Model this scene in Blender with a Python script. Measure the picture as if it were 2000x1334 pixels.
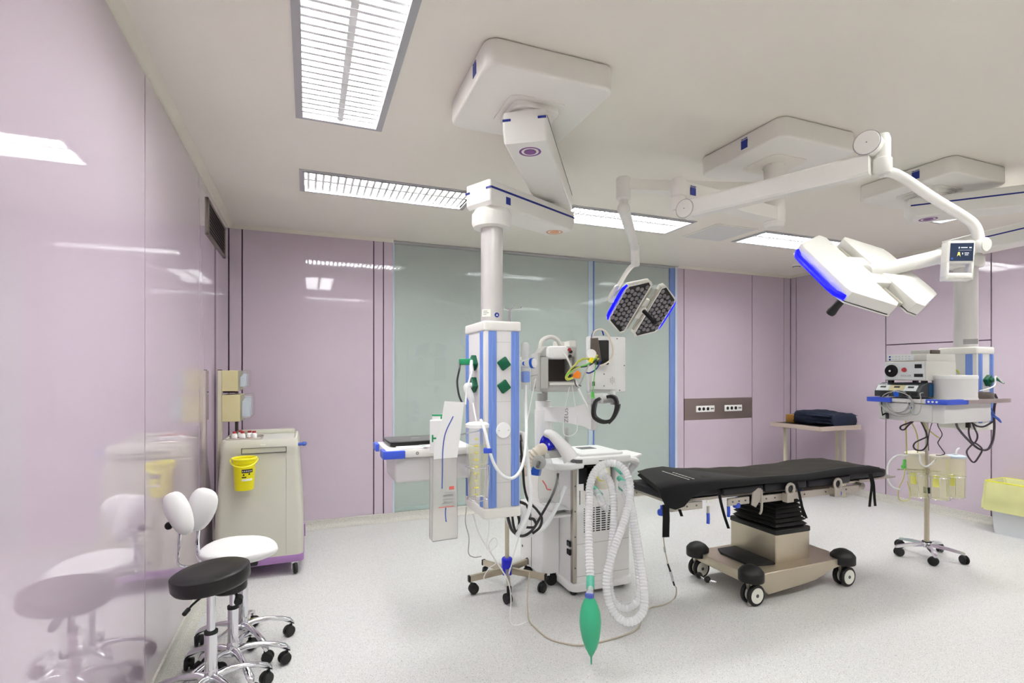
import bpy, bmesh, math, random
from mathutils import Vector, Matrix
random.seed(7)
S = bpy.context.scene
C = S.collection
for o in list(bpy.data.objects):
    bpy.data.objects.remove(o)

# ------------------------------------------------------------------ camera
YAW = 0.37365
FPX, HY, EYE = 1018.8, 728.5, 1.58
cam_d = bpy.data.cameras.new('camera')
cam_d.lens = FPX / 2000 * 36
cam_d.sensor_width = 36
cam_d.shift_y = (HY - 667) / 2000
cam_d.clip_start = 0.02
cam = bpy.data.objects.new('camera', cam_d)
cam.location = (0, 0, EYE)
cam.rotation_euler = (math.pi / 2, 0, -YAW)
C.objects.link(cam)
S.camera = cam

# ------------------------------------------------------------------ world, exposure
w = bpy.data.worlds.new('world')
S.world = w
w.use_nodes = True
w.node_tree.nodes['Background'].inputs[0].default_value = (0.02, 0.02, 0.022, 1)
vs = S.view_settings
vs.view_transform = 'Standard'
vs.look = 'None'
vs.gamma = 1
vs.use_curve_mapping = False
vs.exposure = 0.38
LAMP = 24.0          # radiance of the ceiling lights

# room: x left..right, y towards the window wall, z up
XL, XR, YB, YF, H = -0.704, 6.625, 5.656, -1.2, 3.0
SN, CN = math.sin(YAW), math.cos(YAW)


def P(u, v, d):
    """a point d metres in front of the eye, along the ray of photo pixel u,v"""
    l = (u - 1000) / FPX * d
    return Vector((d * SN + l * CN, d * CN - l * SN, EYE + (HY - v) * d / FPX))


# ------------------------------------------------------------------ materials
def lin(c):
    r = []
    for x in c[:3]:
        x = x / 255
        r.append(x / 12.92 if x <= 0.04045 else ((x + 0.055) / 1.055) ** 2.4)
    return (*r, 1)


MATS = {}


def mat(name, col, rough=0.5, metal=0.0, spec=0.5, coat=0.0, emit=None, es=0.0, alpha=1.0, trans=0.0, ior=1.45,
        bump=0.0, bscale=200, var=0.0, vscale=6, sheen=0.0):
    m = bpy.data.materials.new(name)
    m.use_nodes = True
    nt = m.node_tree
    b = nt.nodes['Principled BSDF']
    b.inputs['Base Color'].default_value = lin(col)
    b.inputs['Roughness'].default_value = rough
    b.inputs['Metallic'].default_value = metal
    b.inputs['Specular IOR Level'].default_value = spec
    b.inputs['Coat Weight'].default_value = coat
    b.inputs['Coat Roughness'].default_value = 0.03
    b.inputs['IOR'].default_value = ior
    b.inputs['Transmission Weight'].default_value = trans
    b.inputs['Alpha'].default_value = alpha
    b.inputs['Sheen Weight'].default_value = sheen
    if emit:
        b.inputs['Emission Color'].default_value = lin(emit)
        b.inputs['Emission Strength'].default_value = es
    if var or bump:
        tc = nt.nodes.new('ShaderNodeTexCoord')
    if var:
        n = nt.nodes.new('ShaderNodeTexNoise')
        n.inputs['Scale'].default_value = vscale
        n.inputs['Detail'].default_value = 4
        nt.links.new(tc.outputs['Object'], n.inputs['Vector'])
        r = nt.nodes.new('ShaderNodeValToRGB')
        a = lin(col)
        r.color_ramp.elements[0].color = tuple(min(1, x * (1 - var)) for x in a[:3]) + (1,)
        r.color_ramp.elements[1].color = tuple(min(1, x * (1 + var)) for x in a[:3]) + (1,)
        r.color_ramp.elements[0].position = 0.3
        r.color_ramp.elements[1].position = 0.7
        nt.links.new(n.outputs['Fac'], r.inputs['Fac'])
        nt.links.new(r.outputs['Color'], b.inputs['Base Color'])
    if bump:
        n2 = nt.nodes.new('ShaderNodeTexNoise')
        n2.inputs['Scale'].default_value = bscale
        n2.inputs['Detail'].default_value = 3
        nt.links.new(tc.outputs['Object'], n2.inputs['Vector'])
        bp = nt.nodes.new('ShaderNodeBump')
        bp.inputs['Strength'].default_value = bump
        bp.inputs['Distance'].default_value = 0.01
        nt.links.new(n2.outputs['Fac'], bp.inputs['Height'])
        nt.links.new(bp.outputs['Normal'], b.inputs['Normal'])
    MATS[name] = m
    return m


def thin_glass(name, tint, rough=0.02, mixf=None, ior=1.45, body=0.0, bodycol=(255, 255, 255)):
    """thin clear sheet: tinted straight-through plus mirror by angle, plus a little milky body"""
    m = bpy.data.materials.new(name)
    m.use_nodes = True
    nt = m.node_tree
    nt.nodes.clear()
    out = nt.nodes.new('ShaderNodeOutputMaterial')
    tr = nt.nodes.new('ShaderNodeBsdfTransparent')
    tr.inputs[0].default_value = lin(tint)
    gl = nt.nodes.new('ShaderNodeBsdfGlossy')
    gl.inputs['Roughness'].default_value = rough
    # mirror share by viewing angle (Schlick), the same from either side of the sheet
    f0 = ((ior - 1) / (ior + 1)) ** 2
    lw = nt.nodes.new('ShaderNodeLayerWeight')
    lw.inputs['Blend'].default_value = 0.5
    pw_ = nt.nodes.new('ShaderNodeMath')
    pw_.operation = 'POWER'
    pw_.inputs[1].default_value = 5
    nt.links.new(lw.outputs['Facing'], pw_.inputs[0])
    fr = nt.nodes.new('ShaderNodeMath')
    fr.operation = 'MULTIPLY_ADD'
    fr.inputs[1].default_value = 1 - f0
    fr.inputs[2].default_value = f0
    nt.links.new(pw_.outputs[0], fr.inputs[0])
    mx = nt.nodes.new('ShaderNodeMixShader')
    if body:
        df = nt.nodes.new('ShaderNodeBsdfDiffuse')
        df.inputs[0].default_value = lin(bodycol)
        m2 = nt.nodes.new('ShaderNodeMixShader')
        m2.inputs[0].default_value = body
        nt.links.new(tr.outputs[0], m2.inputs[1])
        nt.links.new(df.outputs[0], m2.inputs[2])
        nt.links.new(m2.outputs[0], mx.inputs[1])
    else:
        nt.links.new(tr.outputs[0], mx.inputs[1])
    nt.links.new(gl.outputs[0], mx.inputs[2])
    nt.links.new(fr.outputs[0], mx.inputs[0])
    nt.links.new(mx.outputs[0], out.inputs[0])
    MATS[name] = m
    return m


def speckle(name, base, dark, light, rough, scale=1.0):
    m = bpy.data.materials.new(name)
    m.use_nodes = True
    nt = m.node_tree
    b = nt.nodes['Principled BSDF']
    b.inputs['Roughness'].default_value = rough
    b.inputs['Specular IOR Level'].default_value = 0.35
    tc = nt.nodes.new('ShaderNodeTexCoord')
    col = None

    def mixin(prev, c, sc, lo, hi, key='Distance'):
        v = nt.nodes.new('ShaderNodeTexVoronoi')
        v.inputs['Scale'].default_value = sc * scale
        nt.links.new(tc.outputs['Object'], v.inputs['Vector'])
        cr = nt.nodes.new('ShaderNodeValToRGB')
        cr.color_ramp.elements[0].position = lo
        cr.color_ramp.elements[1].position = hi
        cr.color_ramp.elements[0].color = (1, 1, 1, 1)
        cr.color_ramp.elements[1].color = (0, 0, 0, 1)
        nt.links.new(v.outputs['Distance'], cr.inputs['Fac'])
        # only some cells carry a chip
        v2 = nt.nodes.new('ShaderNodeMath')
        v2.operation = 'GREATER_THAN'
        v2.inputs[1].default_value = key
        sp = nt.nodes.new('ShaderNodeSeparateColor')
        nt.links.new(v.outputs['Color'], sp.inputs[0])
        nt.links.new(sp.outputs[0], v2.inputs[0])
        mu = nt.nodes.new('ShaderNodeMath')
        mu.operation = 'MULTIPLY'
        nt.links.new(cr.outputs['Color'], mu.inputs[0])
        nt.links.new(v2.outputs[0], mu.inputs[1])
        mx = nt.nodes.new('ShaderNodeMix')
        mx.data_type = 'RGBA'
        if prev is None:
            mx.inputs['A'].default_value = lin(base)
        else:
            nt.links.new(prev, mx.inputs['A'])
        mx.inputs['B'].default_value = lin(c)
        nt.links.new(mu.outputs[0], mx.inputs['Factor'])
        return mx.outputs['Result']
    col = mixin(None, light, 130, 0.25, 0.4, 0.45)
    col = mixin(col, tuple(int(x * 0.62 + y * 0.38) for x, y in zip(base, dark)), 170, 0.2, 0.36, 0.5)
    col = mixin(col, dark, 120, 0.16, 0.26, 0.78)
    nt.links.new(col, b.inputs['Base Color'])
    MATS[name] = m
    return m


mat('wall_panel', (206, 190, 204), 0.04, spec=0.5, coat=0.9)
mat('seam', (98, 72, 96), 0.6)
mat('ceiling', (246, 241, 229), 0.36, spec=0.25)
mat('cornice', (234, 228, 212), 0.45)
speckle('floor', (216, 215, 213), (88, 84, 80), (236, 236, 235), 0.36)
speckle('skirting', (205, 202, 194), (92, 86, 78), (226, 224, 218), 0.4)
mat('lamp_frame', (186, 186, 188), 0.4, metal=0.1)
mat('lamp_white', (238, 238, 238), 0.4)
mat('lamp_lens', (255, 255, 255), 0.5, emit=(252, 254, 253), es=LAMP)
mat('enamel', (241, 239, 232), 0.32)
mat('plate', (246, 243, 235), 0.36)
mat('column', (214, 211, 208), 0.3, metal=0.35)
mat('head_grey', (224, 222, 220), 0.4)
mat('rail_blue', (112, 142, 212), 0.3, spec=0.5, coat=0.3)
mat('rail_deep', (62, 92, 178), 0.35)
mat('bumper_blue', (58, 88, 205), 0.35)
mat('stripe_blue', (20, 38, 130), 0.4)
mat('royal_blue', (10, 18, 205), 0.3, coat=0.2)
mat('pump_blue', (24, 88, 205), 0.35)
mat('logo_blue', (18, 44, 140), 0.4)
mat('purple_ring', (128, 70, 142), 0.4)
mat('orange_ring', (222, 160, 112), 0.45)
mat('socket_green', (2, 92, 62), 0.35)
mat('plug_green', (28, 150, 96), 0.35)
mat('white_plastic', (249, 249, 247), 0.3)
mat('white_matte', (240, 240, 238), 0.6)
mat('grey_plastic', (188, 188, 184), 0.4)
mat('dark_grey', (92, 92, 92), 0.45)
mat('brown_grey', (92, 82, 76), 0.5)
mat('box_grey', (206, 204, 197), 0.42)
mat('cream_plastic', (228, 222, 206), 0.4)
mat('chrome', (225, 225, 230), 0.12, metal=1.0)
mat('steel', (190, 184, 174), 0.3, metal=0.9, var=0.05, vscale=3)
mat('steel_warm', (196, 186, 166), 0.34, metal=0.85, var=0.05, vscale=3)
mat('steel_panel', (150, 138, 132), 0.36, metal=0.75, var=0.04, vscale=2)
mat('brass', (176, 164, 128), 0.35, metal=0.6)
mat('black_leather', (16, 15, 16), 0.38, spec=0.5, bump=0.05, bscale=900)
mat('black_rubber', (20, 20, 20), 0.5)
mat('black_gloss', (10, 10, 11), 0.22)
mat('black_fabric', (11, 11, 12), 0.75, spec=0.2, sheen=0.1)
mat('sheet_dark', (47, 44, 39), 0.8, spec=0.2, var=0.05, vscale=9)
mat('pad_navy', (14, 15, 24), 0.45)
mat('white_leather', (248, 247, 246), 0.35)
mat('cart_grey', (208, 206, 192), 0.42)
mat('cart_top', (214, 212, 204), 0.45)
mat('cart_purple', (158, 118, 172), 0.45)
mat('bin_cream', (206, 196, 152), 0.45)
mat('pole_cream', (206, 198, 176), 0.45)
mat('bucket', (236, 226, 12), 0.3)
mat('bucket_rim', (242, 236, 60), 0.3)
mat('print_black', (28, 27, 24), 0.6)
mat('print_white', (238, 238, 226), 0.6)
mat('print_grey', (150, 148, 148), 0.6)
mat('print_red', (200, 92, 82), 0.6)
mat('print_blue', (74, 92, 170), 0.6)
mat('vial_red', (178, 52, 58), 0.4)
mat('liner', (214, 213, 152), 0.4, var=0.04, vscale=8)
mat('liner_edge', (232, 232, 44), 0.4)
mat('bin_white', (226, 228, 232), 0.4)
mat('drape_navy', (40, 46, 62), 0.85, spec=0.15, var=0.15, vscale=14, bump=0.3, bscale=30)
mat('box_ochre', (150, 108, 40), 0.6)
mat('table_black', (24, 22, 24), 0.4)
mat('table_beige', (188, 172, 160), 0.45)
mat('bag_green', (62, 176, 132), 0.36, spec=0.4)
mat('hose_white', (238, 240, 240), 0.4)
mat('hose_cream', (236, 226, 210), 0.45)
mat('cable_white', (238, 238, 234), 0.4)
mat('cable_grey', (176, 176, 172), 0.45)
mat('cable_black', (34, 34, 36), 0.4)
mat('cable_dark', (62, 52, 60), 0.45)
mat('cable_beige', (196, 186, 166), 0.45)
mat('cable_yellow', (196, 202, 84), 0.4)
mat('cable_green', (96, 190, 84), 0.4)
mat('tag_yellow', (238, 218, 20), 0.4)
mat('tag_orange', (238, 132, 30), 0.4)
mat('tube_olive', (196, 192, 118), 0.45)
mat('valve_yellow', (232, 222, 112), 0.4)
mat('teal_plastic', (96, 186, 160), 0.3)
mat('blue_glow', (0, 0, 240), 0.35, emit=(0, 0, 255), es=1.1)
mat('led_cell', (134, 130, 134), 0.14, spec=0.8)
mat('led_bed', (40, 38, 40), 0.35)
mat('screen_navy', (42, 54, 78), 0.2, emit=(42, 54, 78), es=0.25)
mat('screen_white', (230, 232, 236), 0.4, emit=(230, 232, 236), es=0.3)
mat('screen_yellow', (220, 214, 120), 0.4, emit=(220, 214, 120), es=0.3)
mat('lens_yellow', (232, 230, 120), 0.35)
mat('blind', (200, 206, 203), 0.7)
mat('win_frame', (206, 218, 232), 0.35)
mat('win_blue', (118, 142, 205), 0.3)
mat('win_rail', (196, 210, 208), 0.35)
mat('vent_frame', (128, 118, 108), 0.4, metal=0.4)
mat('vent_dark', (96, 84, 74), 0.4, metal=0.4)
mat('tile_grey', (226, 225, 221), 0.5)
mat('esu_dark', (56, 58, 62), 0.4)
mat('esu_blue', (36, 92, 140), 0.35)
mat('esu_white', (222, 226, 228), 0.4)
mat('paper_blue', (92, 150, 196), 0.5)
mat('lamp_gap', (176, 172, 156), 0.45)
thin_glass('glass', (251, 253, 252), 0.015, ior=1.36)
thin_glass('clear_plastic', (252, 253, 252), 0.06, body=0.16, bodycol=(246, 247, 248), ior=1.3)
thin_glass('milky_plastic', (250, 251, 251), 0.2, body=0.55, bodycol=(254, 254, 255), ior=1.25)
thin_glass('bottle_plastic', (253, 253, 240), 0.1, body=0.26, bodycol=(246, 245, 205), ior=1.25)
thin_glass('mesh_plastic', (250, 249, 248), 0.2, body=0.34, bodycol=(236, 233, 230), ior=1.3)


def M(n):
    return MATS[n] if isinstance(n, str) else n


# ------------------------------------------------------------------ mesh builder
def basis(axis):
    a = Vector(axis).normalized()
    t = Vector((0, 0, 1)) if abs(a.z) < 0.95 else Vector((1, 0, 0))
    x = t.cross(a).normalized()
    y = a.cross(x)
    return x, y, a


def frame(origin, x, z):
    """4x4 with given local x and z directions"""
    z = Vector(z).normalized()
    x = Vector(x)
    x = (x - z * x.dot(z)).normalized()
    y = z.cross(x)
    m = Matrix((x, y, z)).transposed().to_4x4()
    m.translation = Vector(origin)
    return m


def smooth_path(pts, n=6):
    pts = [Vector(p) for p in pts]
    if len(pts) < 3:
        return pts
    out = []
    for i in range(len(pts) - 1):
        p0 = pts[i - 1] if i > 0 else pts[0] * 2 - pts[1]
        p1, p2 = pts[i], pts[i + 1]
        p3 = pts[i + 2] if i + 2 < len(pts) else pts[-1] * 2 - pts[-2]
        for k in range(n):
            t = k / n
            out.append(0.5 * ((2 * p1) + (p2 - p0) * t + (2 * p0 - 5 * p1 + 4 * p2 - p3) * t * t +
                              (3 * p1 - p0 - 3 * p2 + p3) * t ** 3))
    out.append(pts[-1])
    return out


def rrect(x0, x1, y0, y1, r, n=4):
    p = []
    for cx, cy, a in ((x1 - r, y1 - r, 0), (x0 + r, y1 - r, 90), (x0 + r, y0 + r, 180), (x1 - r, y0 + r, 270)):
        for k in range(n + 1):
            t = math.radians(a + 90 * k / n)
            p.append((cx + r * math.cos(t), cy + r * math.sin(t)))
    return p


class MB:
    def __init__(self):
        self.bm = bmesh.new()

    def _merge(self, b, mtx=None):
        if mtx is not None:
            b.transform(mtx)
        me = bpy.data.meshes.new('tmp')
        b.to_mesh(me)
        b.free()
        self.bm.from_mesh(me)
        bpy.data.meshes.remove(me)
        return self

    def box(self, x0, x1, y0, y1, z0, z1, bev=0.0, seg=2, mtx=None):
        b = bmesh.new()
        vs_ = [b.verts.new((x, y, z)) for x in (x0, x1) for y in (y0, y1) for z in (z0, z1)]
        for f in ((0, 1, 3, 2), (4, 6, 7, 5), (0, 4, 5, 1), (2, 3, 7, 6), (0, 2, 6, 4), (1, 5, 7, 3)):
            b.faces.new([vs_[i] for i in f])
        if bev:
            bmesh.ops.bevel(b, geom=b.edges[:], offset=bev, segments=seg, affect='EDGES', profile=0.5, clamp_overlap=True)
        return self._merge(b, mtx)

    def cbox(self, c, s, bev=0.0, seg=2, rz=0.0, mtx=None):
        m = Matrix.Translation(c) @ Matrix.Rotation(rz, 4, 'Z')
        if mtx is not None:
            m = mtx @ m
        return self.box(-s[0] / 2, s[0] / 2, -s[1] / 2, s[1] / 2, -s[2] / 2, s[2] / 2, bev, seg, m)

    def prism(self, poly, z0, z1, bev=0.0, seg=2, mtx=None):
        b = bmesh.new()
        lo = [b.verts.new((x, y, z0)) for x, y in poly]
        hi = [b.verts.new((x, y, z1)) for x, y in poly]
        n = len(poly)
        for i in range(n):
            j = (i + 1) % n
            b.faces.new((lo[i], lo[j], hi[j], hi[i]))
        f1 = b.faces.new(list(reversed(lo)))
        f2 = b.faces.new(hi)
        bmesh.ops.recalc_face_normals(b, faces=b.faces[:])
        if bev:
            ed = list(f1.edges) + list(f2.edges)
            bmesh.ops.bevel(b, geom=ed, offset=bev, segments=seg, affect='EDGES', profile=0.5, clamp_overlap=True)
        return self._merge(b, mtx)

    def rings(self, rings, cap0=True, cap1=True, closed=True):
        """loft a list of rings (lists of points)"""
        b = bmesh.new()
        R = [[b.verts.new(p) for p in r] for r in rings]
        n = len(R[0])
        for a, c in zip(R[:-1], R[1:]):
            for i in range(n if closed else n - 1):
                j = (i + 1) % n
                b.faces.new((a[i], a[j], c[j], c[i]))
        if cap0 and closed:
            b.faces.new(list(reversed(R[0])))
        if cap1 and closed:
            b.faces.new(R[-1])
        if closed:
            bmesh.ops.recalc_face_normals(b, faces=b.faces[:])
        return self._merge(b)

    def cyl(self, p0, p1, r, r2=None, seg=20, cap=True):
        p0, p1 = Vector(p0), Vector(p1)
        r2 = r if r2 is None else r2
        x, y, a = basis(p1 - p0)
        rr = []
        for p, q in ((p0, r), (p1, r2)):
            rr.append([p + (x * math.cos(2 * math.pi * k / seg) + y * math.sin(2 * math.pi * k / seg)) * q for k in range(seg)])
        return self.rings(rr, cap, cap)

    def lathe(self, prof, c=(0, 0, 0), axis=(0, 0, 1), seg=24, cap=True, ell=1.0):
        x, y, a = basis(axis)
        c = Vector(c)
        rr = []
        for r, z in prof:
            r = max(r, 1e-4)
            rr.append([c + a * z + (x * math.cos(2 * math.pi * k / seg) + y * ell * math.sin(2 * math.pi * k / seg)) * r for k in range(seg)])
        return self.rings(rr, cap, cap)

    def tube(self, pts, r, seg=8, n=6, smooth=True, cap=True):
        pts = smooth_path(pts, n) if smooth else [Vector(p) for p in pts]
        rr = []
        T = (pts[1] - pts[0]).normalized()
        x, y, _ = basis(T)
        for i, p in enumerate(pts):
            t = (pts[min(i + 1, len(pts) - 1)] - pts[max(i - 1, 0)])
            t = t.normalized() if t.length > 1e-9 else T
            x = (x - t * x.dot(t)).normalized()
            y = t.cross(x)
            q = r(i / (len(pts) - 1)) if callable(r) else r
            rr.append([p + (x * math.cos(2 * math.pi * k / seg) + y * math.sin(2 * math.pi * k / seg)) * q for k in range(seg)])
        return self.rings(rr, cap, cap)

    def ribbon(self, pts, wvec, th, n=6):
        """flat strap along pts, width vector wvec, thickness th"""
        pts = smooth_path(pts, n)
        wv = Vector(wvec) / 2
        rr = []
        for i, p in enumerate(pts):
            t = (pts[min(i + 1, len(pts) - 1)] - pts[max(i - 1, 0)]).normalized()
            nn = t.cross(wv).normalized() * th / 2
            rr.append([p - wv - nn, p + wv - nn, p + wv + nn, p - wv + nn])
        return self.rings(rr)

    def sphere(self, c, r, sc=(1, 1, 1), seg=16, z0=-1.0):
        prof = []
        for k in range(seg // 2 + 1):
            t = -math.pi / 2 + math.pi * k / (seg // 2)
            if math.sin(t) < z0 - 1e-6:
                continue
            prof.append((math.cos(t) * r, math.sin(t) * r))
        b = MB()
        b.lathe(prof, seg=seg)
        bb = b.bm
        return self._merge(bb, Matrix.Translation(c) @ Matrix.Diagonal((*sc, 1)))

    def ring(self, c, axis, R, r, seg=24, s2=8):
        x, y, a = basis(axis)
        c = Vector(c)
        rr = []
        for k in range(seg + 1):
            t = 2 * math.pi * k / seg
            o = x * math.cos(t) + y * math.sin(t)
            rr.append([c + o * R + (o * math.cos(2 * math.pi * j / s2) + a * math.sin(2 * math.pi * j / s2)) * r for j in range(s2)])
        return self.rings(rr, False, False)

    def mesh(self, name, material, ang=35, inv=None):
        me = bpy.data.meshes.new(name)
        if inv is not None:
            self.bm.transform(inv)
        self.bm.to_mesh(me)
        self.bm.free()
        me.materials.append(M(material))
        me.shade_smooth()
        me.set_sharp_from_angle(angle=math.radians(ang))
        return me

    def build(self, name, material, parent=None, ang=35, local=False):
        inv = None
        if parent is not None and not local:
            inv = WM[parent.name].inverted()
        o = bpy.data.objects.new(name, self.mesh(name, material, ang, inv))
        C.objects.link(o)
        if parent is not None:
            o.parent = parent
            WM[o.name] = WM[parent.name]
        else:
            WM[o.name] = Matrix.Identity(4)
        return o


WM = {}


def tag(o, label=None, cat=None, group=None, kind=None):
    if label:
        o['label'] = label
    if cat:
        o['category'] = cat
    if group:
        o['group'] = group
    if kind:
        o['kind'] = kind
    return o


def thing(name, label, cat, loc=(0, 0, 0), rz=0.0, group=None):
    o = bpy.data.objects.new(name, None)
    C.objects.link(o)
    o.location = loc
    o.rotation_euler = (0, 0, rz)
    o.empty_display_size = 0.1
    WM[o.name] = Matrix.Translation(loc) @ Matrix.Rotation(rz, 4, 'Z')
    return tag(o, label, cat, group)


def inst(name, me, parent, mtx, label=None):
    """another object on shared mesh data; mtx is the placement in the parent's frame"""
    o = bpy.data.objects.new(name, me)
    C.objects.link(o)
    o.parent = parent
    o.matrix_local = mtx
    if parent is not None:
        WM[o.name] = WM[parent.name] @ mtx
    if label:
        o['label'] = label
    return o


def text(txt, name, size, mtx, material, parent, thick=0.0006):
    cu = bpy.data.curves.new(name, 'FONT')
    cu.body = txt
    cu.size = size
    cu.extrude = thick
    cu.align_x = 'CENTER'
    cu.align_y = 'CENTER'
    t = bpy.data.objects.new(name, cu)
    me = bpy.data.meshes.new_from_object(t)
    bpy.data.objects.remove(t)
    bpy.data.curves.remove(cu)
    me.materials.clear()
    me.materials.append(M(material))
    me.transform(WM[parent.name].inverted() @ mtx)
    o = bpy.data.objects.new(name, me)
    C.objects.link(o)
    o.parent = parent
    WM[o.name] = WM[parent.name]
    return o


def T(x, y, z):
    return Matrix.Translation((x, y, z))


def RZ(a):
    return Matrix.Rotation(a, 4, 'Z')


# ------------------------------------------------------------------ room shell
B = MB(); B.box(XL - 0.2, XR + 0.2, YF - 0.2, YB + 0.3, -0.1, 0)
tag(B.build('floor', 'floor'), 'pale speckled vinyl floor of the operating room', 'floor', kind='structure')

# ceiling lights: centre x, y, long axis
LW, LL = 0.465, 1.31
LIGHTS = [
    (0.172, 2.475, 'y', 'long ceiling light running away from the camera beside the purple left wall'),
    (0.600, 4.145, 'x', 'ceiling light left of the hanging column, nearest the left corner of the window wall'),
    (2.740, 4.145, 'x', 'ceiling light in front of the window, left of the small square ceiling tile'),
    (4.910, 4.145, 'x', 'ceiling light in the far right row, just behind the white surgical lamp head'),
    (5.340, 2.475, 'y', 'ceiling light at the right side wall, hidden behind the right pendant arm'),
    (0.600, 0.705, 'x', 'rear left ceiling light, seen only as the lowest strip mirrored in the purple back wall'),
    (2.740, 0.705, 'x', 'rear middle ceiling light, seen only as a thin strip mirrored in the window'),
    (4.910, 0.705, 'x', 'rear right ceiling light above and to the right of the camera'),
]
rects = []
for x, y, ax, _ in LIGHTS:
    hx, hy = (LW / 2, LL / 2) if ax == 'y' else (LL / 2, LW / 2)
    rects.append((x - hx + 0.004, x + hx - 0.004, y - hy + 0.004, y + hy - 0.004))
xs = sorted({XL - 0.2, XR + 0.2} | {r[0] for r in rects} | {r[1] for r in rects})
ys = sorted({YF - 0.2, YB + 0.3} | {r[2] for r in rects} | {r[3] for r in rects})
B = MB()
for a, b_ in zip(xs[:-1], xs[1:]):
    for c_, d_ in zip(ys[:-1], ys[1:]):
        mx_, my_ = (a + b_) / 2, (c_ + d_) / 2
        if any(r[0] < mx_ < r[1] and r[2] < my_ < r[3] for r in rects):
            continue
        B.box(a, b_, c_, d_, H, H + 0.12)
bmesh.ops.remove_doubles(B.bm, verts=B.bm.verts[:], dist=1e-5)
tag(B.build('ceiling', 'ceiling'), 'smooth off-white ceiling with recessed lights', 'ceiling', kind='structure')

GAP = 0.012
PT = 0.02


def wall(name, label, backs, panels, axis, plane, sign, pm='wall_panel'):
    """axis 'x': wall runs along y at x=plane, sign: room side. panels: list of (a0,a1,z0,z1)"""
    B = MB()
    for a0, a1, z0, z1 in backs:
        if axis == 'x':
            B.box(min(plane - sign * PT, plane - sign * 0.15), max(plane - sign * PT, plane - sign * 0.15), a0, a1, z0, z1)
        else:
            B.box(a0, a1, min(plane - sign * PT, plane - sign * 0.15), max(plane - sign * PT, plane - sign * 0.15), z0, z1)
    wobj = B.build(name, 'seam')
    tag(wobj, label, 'wall', kind='structure')
    for a0, a1, z0, z1 in panels:
        B = MB()
        lo, hi = sorted((plane, plane - sign * PT))
        if axis == 'x':
            B.box(lo, hi, a0 + GAP / 2, a1 - GAP / 2, z0, z1)
        else:
            B.box(a0 + GAP / 2, a1 - GAP / 2, lo, hi, z0, z1)
        B.build('glass_panel', pm, wobj)
    return wobj


ZB, ZT = 0.088, 2.985
WX0, WX1 = 0.853, 4.572
ly = [YF, 0.27, 1.577, 2.882, 4.187, 4.989, YB]
wall('wall_left', 'glossy lilac glass wall on the left mirroring the room', [(YF - 0.1, YB + 0.1, 0, H)],
     [(a, b_, ZB, ZT) for a, b_ in zip(ly[:-1], ly[1:])], 'x', XL, 1)
bx_ = [XL, -0.589, 0.651, 0.751, WX0 + GAP / 2]
bx2 = [WX1, 4.689, 5.883, 6.492, XR]
pan = [(a, b_, ZB, ZT) for a, b_ in zip(bx_[:-1], bx_[1:])]
for a, b_ in zip(bx2[:-1], bx2[1:]):
    if a == 4.689:
        pan += [(a, b_, ZB, 0.945), (a, b_, 1.236, ZT)]
    else:
        pan.append((a, b_, ZB, ZT))
wall('wall_back', 'lilac glass panelled wall around the tall window', [(XL - 0.1, WX0, 0, H), (WX1, XR + 0.1, 0, H), (WX0, WX1, 0, 0.04)],
     pan, 'y', YB, -1)
ry = [YF, -0.1, 0.89, 1.95, 3.234, 4.297, 5.561, YB]
pan = []
for a, b_ in zip(ry[:-1], ry[1:]):
    if a == 3.234:
        pan += [(a, b_, ZB, 1.918), (a, b_, 1.93, ZT)]
    else:
        pan.append((a, b_, ZB, ZT))
wall('wall_right', 'lilac glass panelled wall on the right', [(YF - 0.1, YB + 0.1, 0, H)], pan, 'x', XR, -1)
fx = [XL, 0.5, 1.75, 3.0, 4.25, 5.5, XR]
wall('wall_front', 'unseen panelled wall behind the camera, made white to bounce light', [(XL - 0.1, XR + 0.1, 0, H)],
     [(a, b_, ZB, ZT) for a, b_ in zip(fx[:-1], fx[1:])], 'y', YF, 1, 'enamel')  # unseen wall; white finish chosen to bounce light onto the front faces

# coved speckled skirting
prof = [(0, ZB), (0.012, ZB - 0.004), (0.014, 0.05), (0.022, 0.024), (0.04, 0.008), (0.066, 0.001), (0, 0.0)]


def skirt(name, label, p0, p1, inward):
    B = MB()
    p0, p1, n = Vector(p0), Vector(p1), Vector(inward)
    B.rings([[p + n * (a - 0.001) + Vector((0, 0, z)) for a, z in prof] for p in (p0, p1)])
    tag(B.build(name, 'skirting'), label, 'baseboard', kind='structure')


skirt('baseboard_left', 'speckled coved skirting below the left wall', (XL, YF, 0), (XL, YB, 0), (1, 0, 0))
skirt('baseboard_back', 'speckled coved skirting below the window wall', (XL, YB, 0), (XR, YB, 0), (0, -1, 0))
skirt('baseboard_right', 'speckled coved skirting below the right wall', (XR, YF, 0), (XR, YB, 0), (-1, 0, 0))
skirt('baseboard_front', 'speckled coved skirting behind the camera', (XL, YF, 0), (XR, YF, 0), (0, 1, 0))
cprof = [(0, 2.972), (0.008, 2.974), (0.022, 2.982), (0.036, 2.992), (0.05, H), (0, H)]


def cornice(name, label, p0, p1, inward):
    B = MB()
    p0, p1, n = Vector(p0), Vector(p1), Vector(inward)
    B.rings([[p + n * a + Vector((0, 0, z)) for a, z in cprof] for p in (p0, p1)])
    tag(B.build(name, 'cornice'), label, 'trim', kind='structure')


cornice('trim_1', 'cream cornice along the left wall', (XL, YF, 0), (XL, YB, 0), (1, 0, 0))
cornice('trim_2', 'cream cornice left of the window', (XL, YB, 0), (WX0, YB, 0), (0, -1, 0))
cornice('trim_3', 'cream cornice right of the window', (WX1, YB, 0), (XR, YB, 0), (0, -1, 0))
cornice('trim_4', 'cream cornice along the right wall', (XR, YF, 0), (XR, YB, 0), (-1, 0, 0))

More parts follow.
